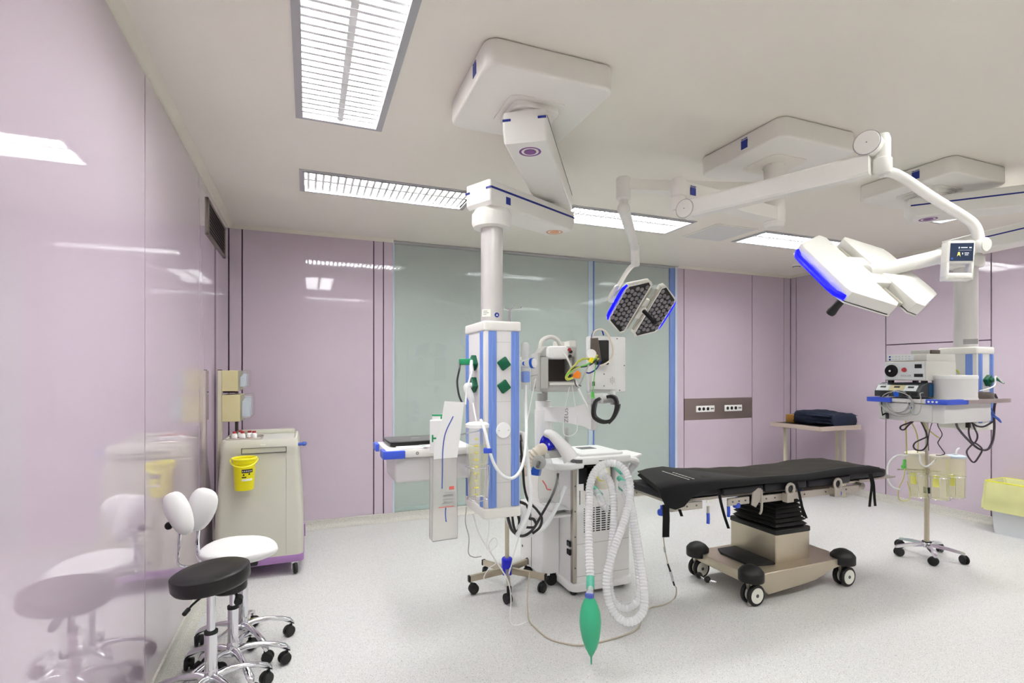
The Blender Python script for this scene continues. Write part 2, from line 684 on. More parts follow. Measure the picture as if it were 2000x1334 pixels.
# window
W = thing('window_1', 'tall grey-green glazed window with blue edges and lowered blind', 'window', ((WX0 + WX1) / 2, YB, 0.04))
W['kind'] = 'structure'
B = MB(); B.box(WX0, WX1, YB + 0.022, YB + 0.04, 0.04, 2.99); B.build('blind', 'blind', W)
B = MB(); B.box(WX0 - 0.004, WX0 + 0.012, YB - 0.006, YB + 0.09, 0.085, 2.988)
B.box(WX1 - 0.03, WX1 + 0.004, YB - 0.004, YB + 0.09, 0.04, 2.988)
B.build('side_frame', 'win_frame', W)
B = MB(); B.box(WX0 + 0.012, WX1 - 0.1, YB + 0.008, YB + 0.02, 0.085, 0.135, 0.004); B.build('bottom_rail', 'win_rail', W)
B = MB(); B.box(WX0 + 0.004, WX1, YB - 0.008, YB + 0.08, 0.04, 0.082, 0.004); B.box(WX0 + 0.004, WX1, YB - 0.012, YB - 0.006, 0.058, 0.064)
B.build('floor_track', 'brass', W)
B = MB(); B.box(WX0, WX1, YB + 0.006, YB + 0.07, 2.965, 2.995); B.build('head_track', 'lamp_frame', W)
B = MB(); B.box(3.304, 3.316, YB - 0.004, YB + 0.05, 0.085, 2.97); B.build('mullion', 'win_blue', W)
B = MB(); B.box(3.235, 3.302, YB + 0.008, YB + 0.05, 0.085, 2.97, 0.003); B.build('mullion_rail', 'win_frame', W)
B = MB(); B.box(4.462, 4.542, YB + 0.002, YB + 0.05, 0.085, 2.97, 0.004); B.build('blue_jamb', 'win_blue', W)
for a, b_ in ((WX0 + 0.012, 3.302), (3.318, 4.54)):
    B = MB(); B.box(a, b_, YB - 0.002, YB + 0.004, 0.085, 2.97); B.build('glass_pane', 'glass', W)

# ------------------------------------------------------------------ ceiling lights
fr = 0.036


def light_meshes():
    B = MB()
    for (a0, a1, b0, b1) in ((-LW / 2, LW / 2, -LL / 2, -LL / 2 + fr), (-LW / 2, LW / 2, LL / 2 - fr, LL / 2),
                             (-LW / 2, -LW / 2 + fr, -LL / 2 + fr, LL / 2 - fr), (LW / 2 - fr, LW / 2, -LL / 2 + fr, LL / 2 - fr)):
        B.box(a0, a1, b0, b1, -0.006, 0.012)
    i = fr * 0.62
    for (a0, a1, b0, b1) in ((-LW / 2 + i, LW / 2 - i, -LL / 2 + i, -LL / 2 + fr), (-LW / 2 + i, LW / 2 - i, LL / 2 - fr, LL / 2 - i),
                             (-LW / 2 + i, -LW / 2 + fr, -LL / 2 + fr, LL / 2 - fr), (LW / 2 - fr, LW / 2 - i, -LL / 2 + fr, LL / 2 - fr)):
        B.box(a0, a1, b0, b1, -0.012, 0.05)
    fm = B.mesh('lamp_frame', 'lamp_frame')
    B = MB(); B.box(-LW / 2 + fr, LW / 2 - fr, -LL / 2 + fr, LL / 2 - fr, 0.034, 0.044)
    dm = B.mesh('diffuser', 'lamp_lens')
    B = MB()
    B.prism([(-0.009, 0.008), (0.009, 0.008), (0.003, 0.03), (-0.003, 0.03)], -LW / 2 + fr, LW / 2 - fr,
            mtx=Matrix(((0, 0, 1, 0), (1, 0, 0, 0), (0, 1, 0, 0), (0, 0, 0, 1))))
    sm = B.mesh('lamella', 'lamp_white')
    B = MB(); B.box(-0.016, 0.016, -LL / 2 + fr, LL / 2 - fr, 0.01, 0.03)
    cm = B.mesh('centre_bar', 'lamp_white')
    return fm, dm, sm, cm


fm, dm, sm, cm = light_meshes()
for x, y, ax, lab in LIGHTS:
    t = thing('ceiling_light', lab, 'ceiling light', (x, y, H), 0 if ax == 'y' else math.pi / 2, 'recessed ceiling lights')
    I4 = Matrix.Identity(4)
    inst('frame', fm, t, I4)
    inst('diffuser', dm, t, I4)
    inst('centre_bar', cm, t, I4)
    nl = 24
    for k in range(nl):
        inst('lamella', sm, t, T(0, -LL / 2 + fr + (LL - 2 * fr) * (k + 0.5) / nl, 0))

# ------------------------------------------------------------------ small ceiling and wall fittings
t = thing('ceiling_tile', 'flat grey square tile in the ceiling between two far lights', 'ceiling tile', (3.885, 4.16, H))
B = MB(); B.box(3.63, 4.14, 3.90, 4.42, H - 0.006, H, 0.002, 1); B.build('tile_rim', 'ceiling', t)
B = MB(); B.box(3.65, 4.12, 3.92, 4.40, H - 0.008, H - 0.005); B.build('tile_face', 'tile_grey', t)
t = thing('smoke_detector', 'small round white smoke detector near the far right ceiling corner', 'smoke detector', (5.97, 5.006, H))
B = MB(); B.lathe([(0.052, 0), (0.052, -0.018), (0.046, -0.026)], (5.97, 5.006, H)); B.build('housing', 'white_plastic', t)
B = MB(); B.lathe([(0.04, -0.026), (0.038, -0.034), (0.02, -0.04), (0, -0.041)], (5.97, 5.006, H)); B.build('sensor_cap', 'white_plastic', t)
B = MB(); B.lathe([(0.047, -0.0255), (0.047, -0.03), (0.03, -0.031)], (5.97, 5.006, H)); B.build('slot_ring', 'print_black', t)

t = thing('air_vent', 'dark metal air grille high on the left wall near the corner', 'air vent', (XL, 4.92, 2.7))
y0, y1, z0, z1 = 4.47, 5.37, 2.62, 2.90
B = MB()
for a in ((y0, y1, z1 - 0.022, z1), (y0, y1, z0, z0 + 0.022), (y0, y0 + 0.05, z0, z1), (y1 - 0.05, y1, z0, z1)):
    B.box(XL - 0.005, XL + 0.012, a[0], a[1], a[2], a[3], 0.003)
B.build('frame', 'vent_frame', t)
B = MB(); B.box(XL + 0.002, XL + 0.006, y0 + 0.04, y1 - 0.04, z0 + 0.02, z1 - 0.02); B.build('backing', 'print_black', t)
B = MB(); B.box(-0.0015, 0.0015, -(y1 - y0) / 2 + 0.05, (y1 - y0) / 2 - 0.05, -0.009, 0.009)
sl = B.mesh('slat', 'vent_dark')
for k in range(9):
    inst('slat', sl, t, T(0.010, 0, 2.645 - 2.7 + k * 0.0285) @ Matrix.Rotation(math.radians(-24), 4, 'Y'))

t = thing('socket_panel', 'brushed steel wall panel with two white socket strips beside the window', 'socket panel', (5.286, YB, 0.945))
B = MB(); B.box(4.697, 5.877, YB - 0.004, YB + 0.018, 0.945, 1.236, 0.002, 1); B.build('steel_plate', 'steel_panel', t)
for x0 in (4.885, 5.375):
    B = MB(); B.box(x0, x0 + 0.31, YB - 0.014, YB - 0.003, 1.05, 1.135, 0.004); so = B.build('socket_strip', 'white_plastic', t)
    for k in range(3):
        B = MB(); B.cyl((x0 + 0.05 + k * 0.072, YB - 0.016, 1.0925), (x0 + 0.05 + k * 0.072, YB - 0.012, 1.0925), 0.023); B.build('socket', 'print_black', so)
    B = MB(); B.box(x0 + 0.245, x0 + 0.265, YB - 0.016, YB - 0.012, 1.083, 1.103); B.box(x0 + 0.272, x0 + 0.292, YB - 0.016, YB - 0.012, 1.083, 1.103)
    B.build('data_port', 'dark_grey', so)


# ------------------------------------------------------------------ ceiling pendants
def mount_plate(t, x0, x1, y0, y1, logo=None):
    B = MB(); B.prism(rrect(x0, x1, y0, y1, 0.06, 6), H - 0.118, H, 0.014, 3)
    pl = B.build('mounting_plate', 'plate', t)
    if logo:
        face, a = logo
        B = MB()
        if face == 'x':
            B.box(x0 - 0.002, x0 + 0.001, a - 0.024, a + 0.024, H - 0.085, H - 0.035)
            mt = Matrix(((0, 0, -1, x0 - 0.002), (-1, 0, 0, a), (0, 1, 0, H - 0.029), (0, 0, 0, 1)))
        B.build('logo_plate', 'logo_blue', pl)
        text('TRUMPF', 'logo_lettering', 0.0135, mt, 'logo_blue', pl)
    return pl


def arm_box(A, Bp, wdt, z0, z1, e0, e1, bev=0.014):
    """box arm between two axes, with end overhangs, near end chamfered below"""
    A, Bp = Vector((A[0], A[1], 0)), Vector((Bp[0], Bp[1], 0))
    d = Bp - A
    L = d.length
    mt = frame((A.x, A.y, 0), d, (0, 0, 1))
    hh = z1 - z0
    prof = [(-e0, z1), (-e0 - 0.004, z0 + hh * 0.42), (-e0 + 0.03, z0), (L + e1 - 0.02, z0), (L + e1, z0 + 0.02), (L + e1, z1)]
    # profile is in (x,z); extrude along local y
    m2 = mt @ Matrix(((1, 0, 0, 0), (0, 0, -1, 0), (0, 1, 0, 0), (0, 0, 0, 1)))
    B = MB(); B.prism(prof, -wdt / 2, wdt / 2, bev, 3, m2)
    return B, mt, L


def ring_mark(t, x, y, z, col, R=0.05):
    B = MB()
    B.ring((x, y, z), (0, 0, 1), R, 0.006, 28, 6)
    for v_ in B.bm.verts:
        v_.co.z = z + (v_.co.z - z) * 0.25
    B.lathe([(R * 0.62, 0.0005), (R * 0.62, -0.0015)], (x, y, z), seg=28)
    return B.build('joint_mark', col, t)


def service_head(t, x0, x1, y0, y1, z0, z1, rails_x, rails_y, visible='-y-x'):
    B = MB(); B.box(x0, x1, y0, y1, z0 + 0.03, z1 - 0.03, 0.006)
    hd = B.build('service_head', 'head_grey', t)
    B = MB(); B.prism(rrect(x0 - 0.008, x1 + 0.008, y0 - 0.008, y1 + 0.008, 0.02, 4), z1 - 0.055, z1, 0.01, 3)
    B.build('top_cap', 'enamel', hd)
    B = MB(); B.prism(rrect(x0 - 0.008, x1 + 0.008, y0 - 0.008, y1 + 0.008, 0.02, 4), z0, z0 + 0.058, 0.01, 3)
    B.build('bottom_cap', 'enamel', hd)
    for a in rails_x:
        B = MB(); B.box(a - 0.024, a + 0.024, y0 - 0.006, y0 + 0.002, z0 + 0.06, z1 - 0.056, 0.003, 1)
        B.box(a - 0.008, a + 0.008, y0 - 0.011, y0, z0 + 0.06, z1 - 0.056, 0.003, 1)
        B.build('equipment_rail', 'rail_blue', hd)
    for a in rails_y:
        B = MB(); B.box(x0 - 0.006, x0 + 0.002, a - 0.024, a + 0.024, z0 + 0.06, z1 - 0.056, 0.003, 1)
        B.box(x0 - 0.011, x0, a - 0.008, a + 0.008, z0 + 0.06, z1 - 0.056, 0.003, 1)
        B.build('equipment_rail', 'rail_blue', hd)
    return hd


# --- left pendant (anaesthesia side)
AX, JX, KX = (1.035, 2.405), (1.55, 3.17), (1.01, 2.90)
P1 = thing('ceiling_pendant', 'white ceiling pendant whose square blue-railed column hangs left of centre', 'ceiling pendant', (AX[0], AX[1], H))
mount_plate(P1, 0.70, 1.33, 2.07, 2.69, ('x', 2.245))
B = MB(); B.prism(rrect(AX[0] - 0.15, AX[0] + 0.15, AX[1] - 0.15, AX[1] + 0.15, 0.05), H - 0.124, H - 0.117)
B.prism(rrect(AX[0] - 0.12, AX[0] + 0.12, AX[1] - 0.12, AX[1] + 0.12, 0.04), H - 0.15, H - 0.12, 0.006)
B.cyl((*AX, H - 0.168), (*AX, H - 0.15), 0.115, seg=32)
B.build('ceiling_flange', 'plate', P1)
B, mt, L = arm_box(AX, JX, 0.215, 2.695, 2.835, 0.125, 0.12)
ua = B.build('upper_arm', 'enamel', P1)
B = MB(); B.box(-0.11, L + 0.115, -0.1085, -0.107, 2.806, 2.811, mtx=mt); B.build('side_groove', 'print_black', ua)
for sy in (-0.086, 0.086):
    B = MB(); B.box(-0.131, -0.126, sy - 0.02, sy + 0.02, 2.79, 2.8, mtx=mt); B.build('end_tick', 'stripe_blue', ua)
ring_mark(ua, AX[0] + 0.01, AX[1] + 0.01, 2.6945, 'purple_ring')
B = MB(); B.cyl((*JX, 2.665), (*JX, 2.70), 0.10, seg=32); B.build('elbow_bearing', 'plate', P1)
B, mt, L = arm_box(JX, KX, 0.205, 2.53, 2.668, 0.09, 0.115)
la = B.build('lower_arm', 'enamel', P1)
B = MB(); B.box(-0.088, L + 0.112, 0.1022, 0.1038, 2.618, 2.63, mtx=mt); B.build('blue_stripe', 'stripe_blue', la)
B = MB(); B.box(L - 0.05, L - 0.012, 0.1022, 0.1040, 2.555, 2.597, mtx=mt); B.build('logo_plate', 'logo_blue', la)
for sy in (-0.085, 0.085):
    B = MB(); B.box(L + 0.114, L + 0.118, sy - 0.018, sy + 0.018, 2.617, 2.628, mtx=mt); B.build('end_tick', 'stripe_blue', la)
ring_mark(la, JX[0], JX[1], 2.5295, 'orange_ring')
B = MB(); B.lathe([(0.10, 2.532), (0.105, 2.52), (0.117, 2.505), (0.118, 2.455), (0.108, 2.43), (0.07, 2.425)], (KX[0], KX[1], 0), seg=36)
B.build('hub', 'enamel', P1)
B = MB(); B.cyl((*KX, 1.865), (*KX, 2.435), 0.0645, seg=36); co = B.build('column', 'column', P1)
B = MB()
mtc = frame((KX[0], KX[1], 1.905), (0.94, -0.35, 0), (-0.35, -0.937, 0))
B.box(-0.045, 0.005, -0.02, 0.022, 0.058, 0.0655, mtx=frame((KX[0], KX[1], 1.925), (0.86, -0.51, 0), (-0.51, -0.86, 0)))
B.build('type_label', 'print_white', co)
B = MB(); B.box(-0.038, -0.012, 0.01, 0.014, 0.0656, 0.066, mtx=frame((KX[0], KX[1], 1.925), (0.86, -0.51, 0), (-0.51, -0.86, 0)))
B.box(-0.038, -0.005, 0.0, 0.004, 0.0656, 0.066, mtx=frame((KX[0], KX[1], 1.925), (0.86, -0.51, 0), (-0.51, -0.86, 0)))
B.box(-0.038, -0.018, -0.01, -0.006, 0.0656, 0.066, mtx=frame((KX[0], KX[1], 1.925), (0.86, -0.51, 0), (-0.51, -0.86, 0)))
B.build('label_print', 'print_grey', co)
B = MB(); B.lathe([(0.014, 0.06), (0.014, 0.0668)], (KX[0], KX[1], 1.915), (0.12, -0.99, 0)); B.build('lift_sign', 'logo_blue', co)
B = MB(); B.prism([(-0.007, -0.005), (0.007, -0.005), (0, 0.008)], 0.0668, 0.0674, mtx=frame((KX[0], KX[1], 1.915), (0.99, 0.12, 0), (0.12, -0.99, 0)))
B.build('sign_triangle', 'print_white', co)
hx0, hx1, hy0, hy1 = 0.905, 1.115, 2.72, 3.08
hd = service_head(P1, hx0, hx1, hy0, hy1, 0.775, 1.868, (hx0 + 0.045, hx1 - 0.03), (hy0 + 0.05, hy1 - 0.035))
# rail holes
for zz in (1.78, 1.70, 1.61, 1.48, 1.34, 1.2, 1.05, 0.92):
    pass
# sockets on the front and left faces
for zz in (1.632, 1.505):
    mt = frame(((hx0 + hx1) / 2 + 0.006, hy0, zz), (math.cos(0.62), 0, math.sin(0.62)), (0, -1, 0))
    B = MB(); B.prism(rrect(-0.03, 0.03, -0.03, 0.03, 0.007), 0, 0.016, 0.004, 2, mt); B.build('power_socket', 'socket_green', hd)
    mt = frame((hx0, hy0 + 0.16, zz + 0.006), (0, -math.cos(0.62), math.sin(0.62)), (-1, 0, 0))
    B = MB(); B.prism(rrect(-0.034, 0.034, -0.034, 0.034, 0.007), 0, 0.03, 0.004, 2, mt); B.build('power_socket', 'socket_green', hd)
B = MB(); B.lathe([(0.044, 0), (0.044, 0.008), (0.04, 0.011), (0, 0.012)], ((hx0 + hx1) / 2 + 0.003, hy0, 1.262), (0, -1, 0), 32)
dc = B.build('blank_cover', 'white_plastic', hd)
for sx in (-0.028, 0.028):
    B = MB(); B.cyl(((hx0 + hx1) / 2 + 0.003 + sx, hy0 - 0.0125, 1.262), ((hx0 + hx1) / 2 + 0.003 + sx, hy0 - 0.011, 1.262), 0.003, seg=8); B.build('screw', 'cable_grey', dc)
for zz in (1.75, 1.42, 1.18, 0.97):
    B = MB(); B.box(hx0 + 0.07, hx1 - 0.056, hy0 - 0.0012, hy0 + 0.001, zz, zz + 0.0022); B.build('panel_joint', 'grey_plastic', hd)
# shelf with drawer, on the left of the head
sx0, sx1, sy0, sy1, sz = 0.40, 0.90, 2.90, 3.30, 1.155
B = MB(); B.box(sx0, sx1, sy0, sy1, sz - 0.045, sz, 0.006); sh = B.build('shelf', 'enamel', P1)
B = MB(); B.box(sx0 + 0.05, sx1, sy0 + 0.03, sy1 - 0.03, 0.965, sz - 0.045, 0.02, 3); B.build('drawer', 'head_grey', sh)
B = MB(); B.prism([(sx0 - 0.02, sy0 - 0.02), (sx0 + 0.1, sy0 - 0.02), (sx0 + 0.1, sy0 + 0.012), (sx0 + 0.012, sy0 + 0.012), (sx0 + 0.012, sy0 + 0.1), (sx0 - 0.02, sy0 + 0.1)], sz - 0.046, sz - 0.002, 0.004)
B.build('corner_bumper', 'bumper_blue', sh)
B = MB(); B.prism([(sx0 - 0.02, sy1 + 0.02), (sx0 - 0.02, sy1 - 0.1), (sx0 + 0.012, sy1 - 0.1), (sx0 + 0.012, sy1 - 0.012), (sx0 + 0.1, sy1 - 0.012), (sx0 + 0.1, sy1 + 0.02)], sz - 0.046, sz - 0.002, 0.004)
B.build('corner_bumper', 'bumper_blue', sh)
B = MB(); B.ring((sx0 + 0.17, sy0 - 0.001, sz - 0.022), (0, 1, 0), 0.006, 0.002, 16, 6); B.build('lock', 'dark_grey', sh)
B = MB(); B.box(sx1 - 0.01, hx0 + 0.02, 2.93, 3.07, 1.0, 1.13); B.build('shelf_bracket', 'grey_plastic', sh)

# things on that shelf
t = thing('laptop', 'closed dark grey laptop lying on the pendant shelf', 'laptop', (0.64, 3.14, sz))
mt = T(0.60, 3.14, sz) @ RZ(0.04)
B = MB(); B.prism(rrect(-0.165, 0.2, -0.115, 0.115, 0.012), 0.004, 0.024, 0.003, 2, mt); B.build('base', 'black_gloss', t)
B = MB(); B.prism(rrect(-0.165, 0.2, -0.115, 0.115, 0.012), 0.026, 0.034, 0.003, 2, mt); ld = B.build('lid', 'dark_grey', t)
B = MB(); B.box(-0.02, 0.03, -0.006, 0.006, 0.034, 0.0345, mtx=mt); B.build('lid_logo', 'grey_plastic', ld)
for xx in (-0.14, 0.17):
    for yy in (-0.09, 0.09):
        B = MB(); B.cyl(mt @ Vector((xx, yy, 0)), mt @ Vector((xx, yy, 0.005)), 0.008, seg=10); B.build('foot', 'black_rubber', t)
t = thing('paper_sheets', 'white paper sheets with a green printed corner in front of the laptop', 'papers', (0.62, 2.96, sz))
B = MB(); B.box(0.47, 0.80, 2.905, 3.015, sz, sz + 0.006, 0.001, 1); B.build('sheet', 'white_matte', t)
B = MB(); B.cbox((0.7, 2.955, sz + 0.009), (0.2, 0.09, 0.004), 0.001, 1, 0.1); B.build('sheet', 'white_matte', t)
B = MB(); B.prism([(0.6, 2.93), (0.63, 2.935), (0.61, 2.96)], sz + 0.011, sz + 0.012); B.build('green_print', 'plug_green', t)

# plugs and their leads at the left sockets
t = thing('power_plug', 'bright green power plug with a black lead in the left face of the pendant', 'plug', P(918, 708, 2.92))
c0 = Vector((hx0 - 0.03, hy0 + 0.16, 1.638))
B = MB(); B.cbox((0, 0, 0), (0.075, 0.034, 0.036), 0.006, 2, mtx=frame(c0 + Vector((-0.032, 0, 0.006)), (-1, 0, -0.25), (0, 0, 1))); B.build('plug_body', 'plug_green', t)
B = MB(); B.tube([c0 + Vector((-0.066, 0, -0.004)), P(897, 722, 2.9), P(893, 745, 2.88), P(896, 770, 2.86), P(902, 786, 2.84)], 0.0055); B.build('lead', 'cable_black', t)
t = thing('power_plug', 'white power plug with a white lead below the green plug', 'plug', P(924, 760, 2.9))
c1 = Vector((hx0 - 0.03, hy0 + 0.15, 1.51))
B = MB(); B.tube([c1 + Vector((0.004, 0, 0)), c1 + Vector((-0.03, -0.01, -0.01)), c1 + Vector((-0.012, -0.02, -0.06)), c1 + Vector((0.004, -0.02, -0.1))], lambda s_: 0.016 + 0.006 * math.sin(math.pi * s_), 10)
B.build('plug_body', 'white_plastic', t)
B = MB(); B.tube([c1 + Vector((0.004, -0.02, -0.1)), P(926, 800, 2.82), P(930, 822, 2.8)], 0.005); B.build('lead', 'cable_white', t)
t = thing('power_lead', 'white angled plug and lead crossing the upper left socket', 'cable', P(925, 712, 2.9))
B = MB(); B.tube([c0 + Vector((0.0, -0.02, 0.012)), c0 + Vector((-0.006, -0.03, -0.012)), c0 + Vector((-0.004, -0.035, -0.05))], 0.011, 10); B.build('plug_body', 'white_plastic', t)
B = MB(); B.tube([c0 + Vector((-0.004, -0.035, -0.05)), P(916, 745, 2.84), P(911, 768, 2.82), P(909, 790, 2.8)], 0.005); B.build('lead', 'cable_white', t)

# suction bottle at the pendant
bc = Vector((0.838, 2.64, 0))
t = thing('suction_bottle', 'tall clear suction bottle with yellow scale hanging at the left pendant column', 'suction bottle', (bc.x, bc.y, 0.92))
B = MB(); B.lathe([(0.046, 0.918), (0.05, 0.925), (0.052, 1.08), (0.054, 1.09), (0.058, 1.11), (0.06, 1.29), (0.056, 1.305)], bc, cap=False); B.build('canister', 'clear_plastic', t)
B = MB(); B.lathe([(0.038, 0.93), (0.04, 1.1), (0.046, 1.12), (0.048, 1.2)], bc, seg=20, cap=False); B.build('liner', 'bottle_plastic', t)
B = MB(); B.lathe([(0.062, 1.292), (0.063, 1.31), (0.05, 1.318), (0.02, 1.322)], bc); B.build('lid', 'white_plastic', t)
B = MB()
for k in range(9):
    zz = 0.95 + k * 0.036
    a = math.radians(-112)
    mt = frame(bc + Vector((0.0605 * math.cos(a), 0.0605 * math.sin(a), zz)), (-math.sin(a), math.cos(a), 0), (math.cos(a), math.sin(a), 0))
    B.box(-0.012 if k % 2 else -0.007, 0.012 if k % 2 else 0.007, -0.004, 0.004, -0.001, 0.0006, mtx=mt)
B.build('scale_print', 'valve_yellow', t)
B = MB(); B.ring(bc + Vector((0, 0, 1.085)), (0, 0, 1), 0.064, 0.003); B.ring(bc + Vector((0, 0, 0.915)), (0, 0, 1), 0.056, 0.0025)
for a in (-0.4, -1.2, -2.0, -2.8):
    B.tube([bc + Vector((0.064 * math.cos(a), 0.064 * math.sin(a), 1.085)), bc + Vector((0.056 * math.cos(a), 0.056 * math.sin(a), 0.915)), bc + Vector((0.03 * math.cos(a), 0.03 * math.sin(a), 0.908))], 0.0022, 6, smooth=False)
B.tube([bc + Vector((0.06, 0.02, 1.085)), bc + Vector((0.09, 0.09, 1.085)), Vector((hx0 + 0.01, hy0 + 0.05, 1.085))], 0.005, 6)
B.build('wire_holder', 'chrome', t)

t = thing('suction_hose', 'white suction hose looping from the bottle lid across the pendant front', 'hose', P(945, 830, 2.78))
B = MB(); B.tube([bc + Vector((0.02, -0.01, 1.318)), P(940, 822, 2.72), P(948, 845, 2.68), P(956, 880, 2.66), P(968, 912, 2.66), P(985, 931, 2.67), P(1003, 933, 2.70), P(1018, 915, 2.76), P(1026, 880, 2.82), P(1028, 830, 2.9), P(1026, 780, 3.0), P(1027, 752, 3.02)], 0.0085, 10)
B.build('hose', 'hose_white', t)
B = MB(); B.cbox(P(953, 880, 2.665), (0.045, 0.03, 0.026), 0.004, rz=-0.4); B.build('hose_clip', 'bumper_blue', t)

# hanging catheter rack and its sheet
rc = P(866, 900, 2.66)
t = thing('catheter_pouch', 'long clear perforated pouch with printed label hanging before the pendant shelf', 'pouch', (rc.x, rc.y, 0.74))
mt = frame((rc.x, rc.y, 0), (0.99, 0.06, 0.0), (0, 0, 1))
B = MB()
rr = []
for z, wd, dp in ((0.735, 0.128, 0.05), (0.75, 0.132, 0.056), (0.95, 0.126, 0.062), (1.15, 0.125, 0.058)):
    rr.append([mt @ Vector((x, y, z)) for x, y in ((-wd / 2, -dp / 2), (wd / 2, -dp / 2), (wd / 2, dp / 2), (-wd / 2, dp / 2))])
B.rings(rr, True, False)
pb = B.build('pouch_body', 'mesh_plastic', t)
for sx_ in (-1, 1):
    for sy_ in (-1, 1):
        B = MB(); B.tube([mt @ Vector((sx_ * wd_ / 2, sy_ * dp_ / 2, z_)) for z_, wd_, dp_ in ((0.735, 0.128, 0.05), (0.75, 0.132, 0.056), (0.95, 0.126, 0.062), (1.15, 0.125, 0.058))], 0.0014, 6, smooth=False); B.build('edge_seam', 'print_grey', pb)
B = MB(); B.box(-0.064, 0.064, -0.0265, -0.0245, 0.735, 0.739, mtx=mt); B.build('bottom_seam', 'print_grey', pb)
B = MB()
B.prism([(-0.062, 1.148), (0.062, 1.15), (0.085, 1.3), (0.10, 1.43), (-0.005, 1.438), (-0.02, 1.34), (-0.058, 1.22)], -0.036, -0.032, 0.001, 1,
        mt @ Matrix(((1, 0, 0, 0), (0, 0, -1, -0.068), (0, 1, 0, 0), (0, 0, 0, 1))))
B.build('white_sheet', 'white_matte', t)
B = MB(); B.tube([mt @ Vector((0.04, 0.0, 1.15)), mt @ Vector((0.05, 0.02, 1.2)), mt @ Vector((0.07, 0.08, 1.24)), Vector((hx0 - 0.008, hy0 + 0.05, 1.26))], 0.004, 6); B.build('hanger', 'chrome', t)
B = MB(); B.tube([mt @ Vector((0.04, -0.037, 1.36)), mt @ Vector((0.0, -0.037, 1.28)), mt @ Vector((-0.014, -0.037, 1.2)), mt @ Vector((-0.016, -0.037, 1.1)), mt @ Vector((-0.018, -0.037, 1.0))], 0.003, 6)
B.build('blue_mark_line', 'print_blue', t)
B = MB(); B.tube([mt @ Vector((0.002, -0.034, 0.90)), mt @ Vector((0.0, -0.034, 0.87)), mt @ Vector((0.004, -0.034, 0.83))], 0.003, 6); B.build('blue_mark_line', 'print_blue', t)
B = MB(); B.box(-0.035, 0.045, -0.0325, -0.032, 0.902, 0.906, mtx=mt); B.box(0.02, 0.046, -0.034, -0.033, 0.99, 1.006, mtx=mt); B.build('red_print', 'print_red', t)
B = MB()
for zz, a, b_ in ((0.975, 0.0, 0.042), (0.962, -0.012, 0.04), (0.955, -0.008, 0.036), (0.94, -0.014, 0.044), (0.928, -0.006, 0.03), (0.92, -0.016, 0.04)):
    B.box(a, b_, -0.0335, -0.0325, zz, zz + 0.004, mtx=mt)
B.build('grey_print', 'print_grey', t)
t = thing('leaflet_box', 'white card box with green T print standing behind the catheter pouch', 'box', P(855, 885, 2.74))
q = P(853, 885, 2.76)
mt = frame(q, (0.93, -0.36, 0), (0, 0, 1))
B = MB(); B.box(-0.035, 0.05, -0.012, 0.02, 0.0, 0.175, 0.002, 1, mt); B.build('card', 'white_matte', t)
B = MB(); B.box(-0.024, -0.016, -0.0135, -0.012, 0.06, 0.098, mtx=mt); B.box(-0.016, 0.004, -0.0135, -0.012, 0.075, 0.084, mtx=mt); B.build('green_print', 'plug_green', t)
B = MB(); B.box(-0.025, 0.05, 0.0, 0.016, 0.175, 0.205, 0.002, 1, mt); B.build('green_box_top', 'white_plastic', t)
B = MB(); B.box(-0.025, 0.05, -0.0015, 0.0, 0.196, 0.205, mtx=mt); B.box(0.02, 0.035, -0.0015, 0.0, 0.18, 0.195, mtx=mt); B.build('green_print', 'plug_green', t)

# vacuum regulator on the right flank
rg = P(1026, 700, 3.1)
t = thing('vacuum_regulator', 'pale blue and white vacuum regulator with blue knob on the right of the pendant', 'regulator', (rg.x, rg.y, 1.3))
B = MB(); B.tube([P(1026, 760, 3.1), P(1026, 720, 3.1), P(1026, 676, 3.1)], 0.026, 14, smooth=False); B.sphere(P(1026, 676, 3.1), 0.026)
B.build('tube_body', 'milky_plastic', t)
B = MB(); B.cyl(P(1022, 710, 3.1), P(1044, 709, 3.06), 0.028, seg=20); B.build('valve_body', 'white_plastic', t)
B = MB(); B.cyl(P(1038, 709.5, 3.07), P(1042.5, 709, 3.062), 0.031, seg=20); B.build('knob_ring', 'pump_blue', t)
B = MB(); B.lathe([(0.012, 0), (0.012, 0.006)], P(1024, 710, 3.072), (-0.35, -0.94, 0)); B.build('blue_button', 'pump_blue', t)
B = MB(); B.cbox(P(1026, 736, 3.09), (0.045, 0.045, 0.065), 0.006); B.build('flask', 'rail_blue', t)
B = MB(); B.cyl(P(1026, 752, 3.1), P(1028, 840, 3.1), 0.009, seg=10); B.cyl(P(1018, 700, 3.08), (hx1 - 0.01, 2.93, 1.66), 0.012, seg=10)
B.build('stem', 'white_plastic', t)


# --- surgical light
SC = (2.72, 2.44)
t = thing('lamp_ceiling_mount', 'square white ceiling mount with short post carrying the two surgical lamps', 'ceiling mount', (*SC, H))
mount_plate(t, 2.42, 3.03, 2.12, 2.77, ('x', 2.385))
B = MB(); B.prism(rrect(SC[0] - 0.14, SC[0] + 0.14, SC[1] - 0.14, SC[1] + 0.14, 0.05), H - 0.123, H - 0.117); B.build('cover_plate', 'ceiling', t)
B = MB(); B.lathe([(0.062, 2.88), (0.062, 2.835), (0.06, 2.833), (0.06, 2.72)], (*SC, 0), seg=32); B.build('post', 'plate', t)
for a in (0.2, 2.2, 3.6, 5.0):
    B = MB(); B.sphere((SC[0] + 0.062 * math.cos(a), SC[1] + 0.062 * math.sin(a), 2.865), 0.007, seg=8); B.build('screw', 'print_white', t)

# measured outline of one lamp half
LI, LO, LWD, LG = 0.482, 0.302, 0.208, 0.050
TH = 0.055


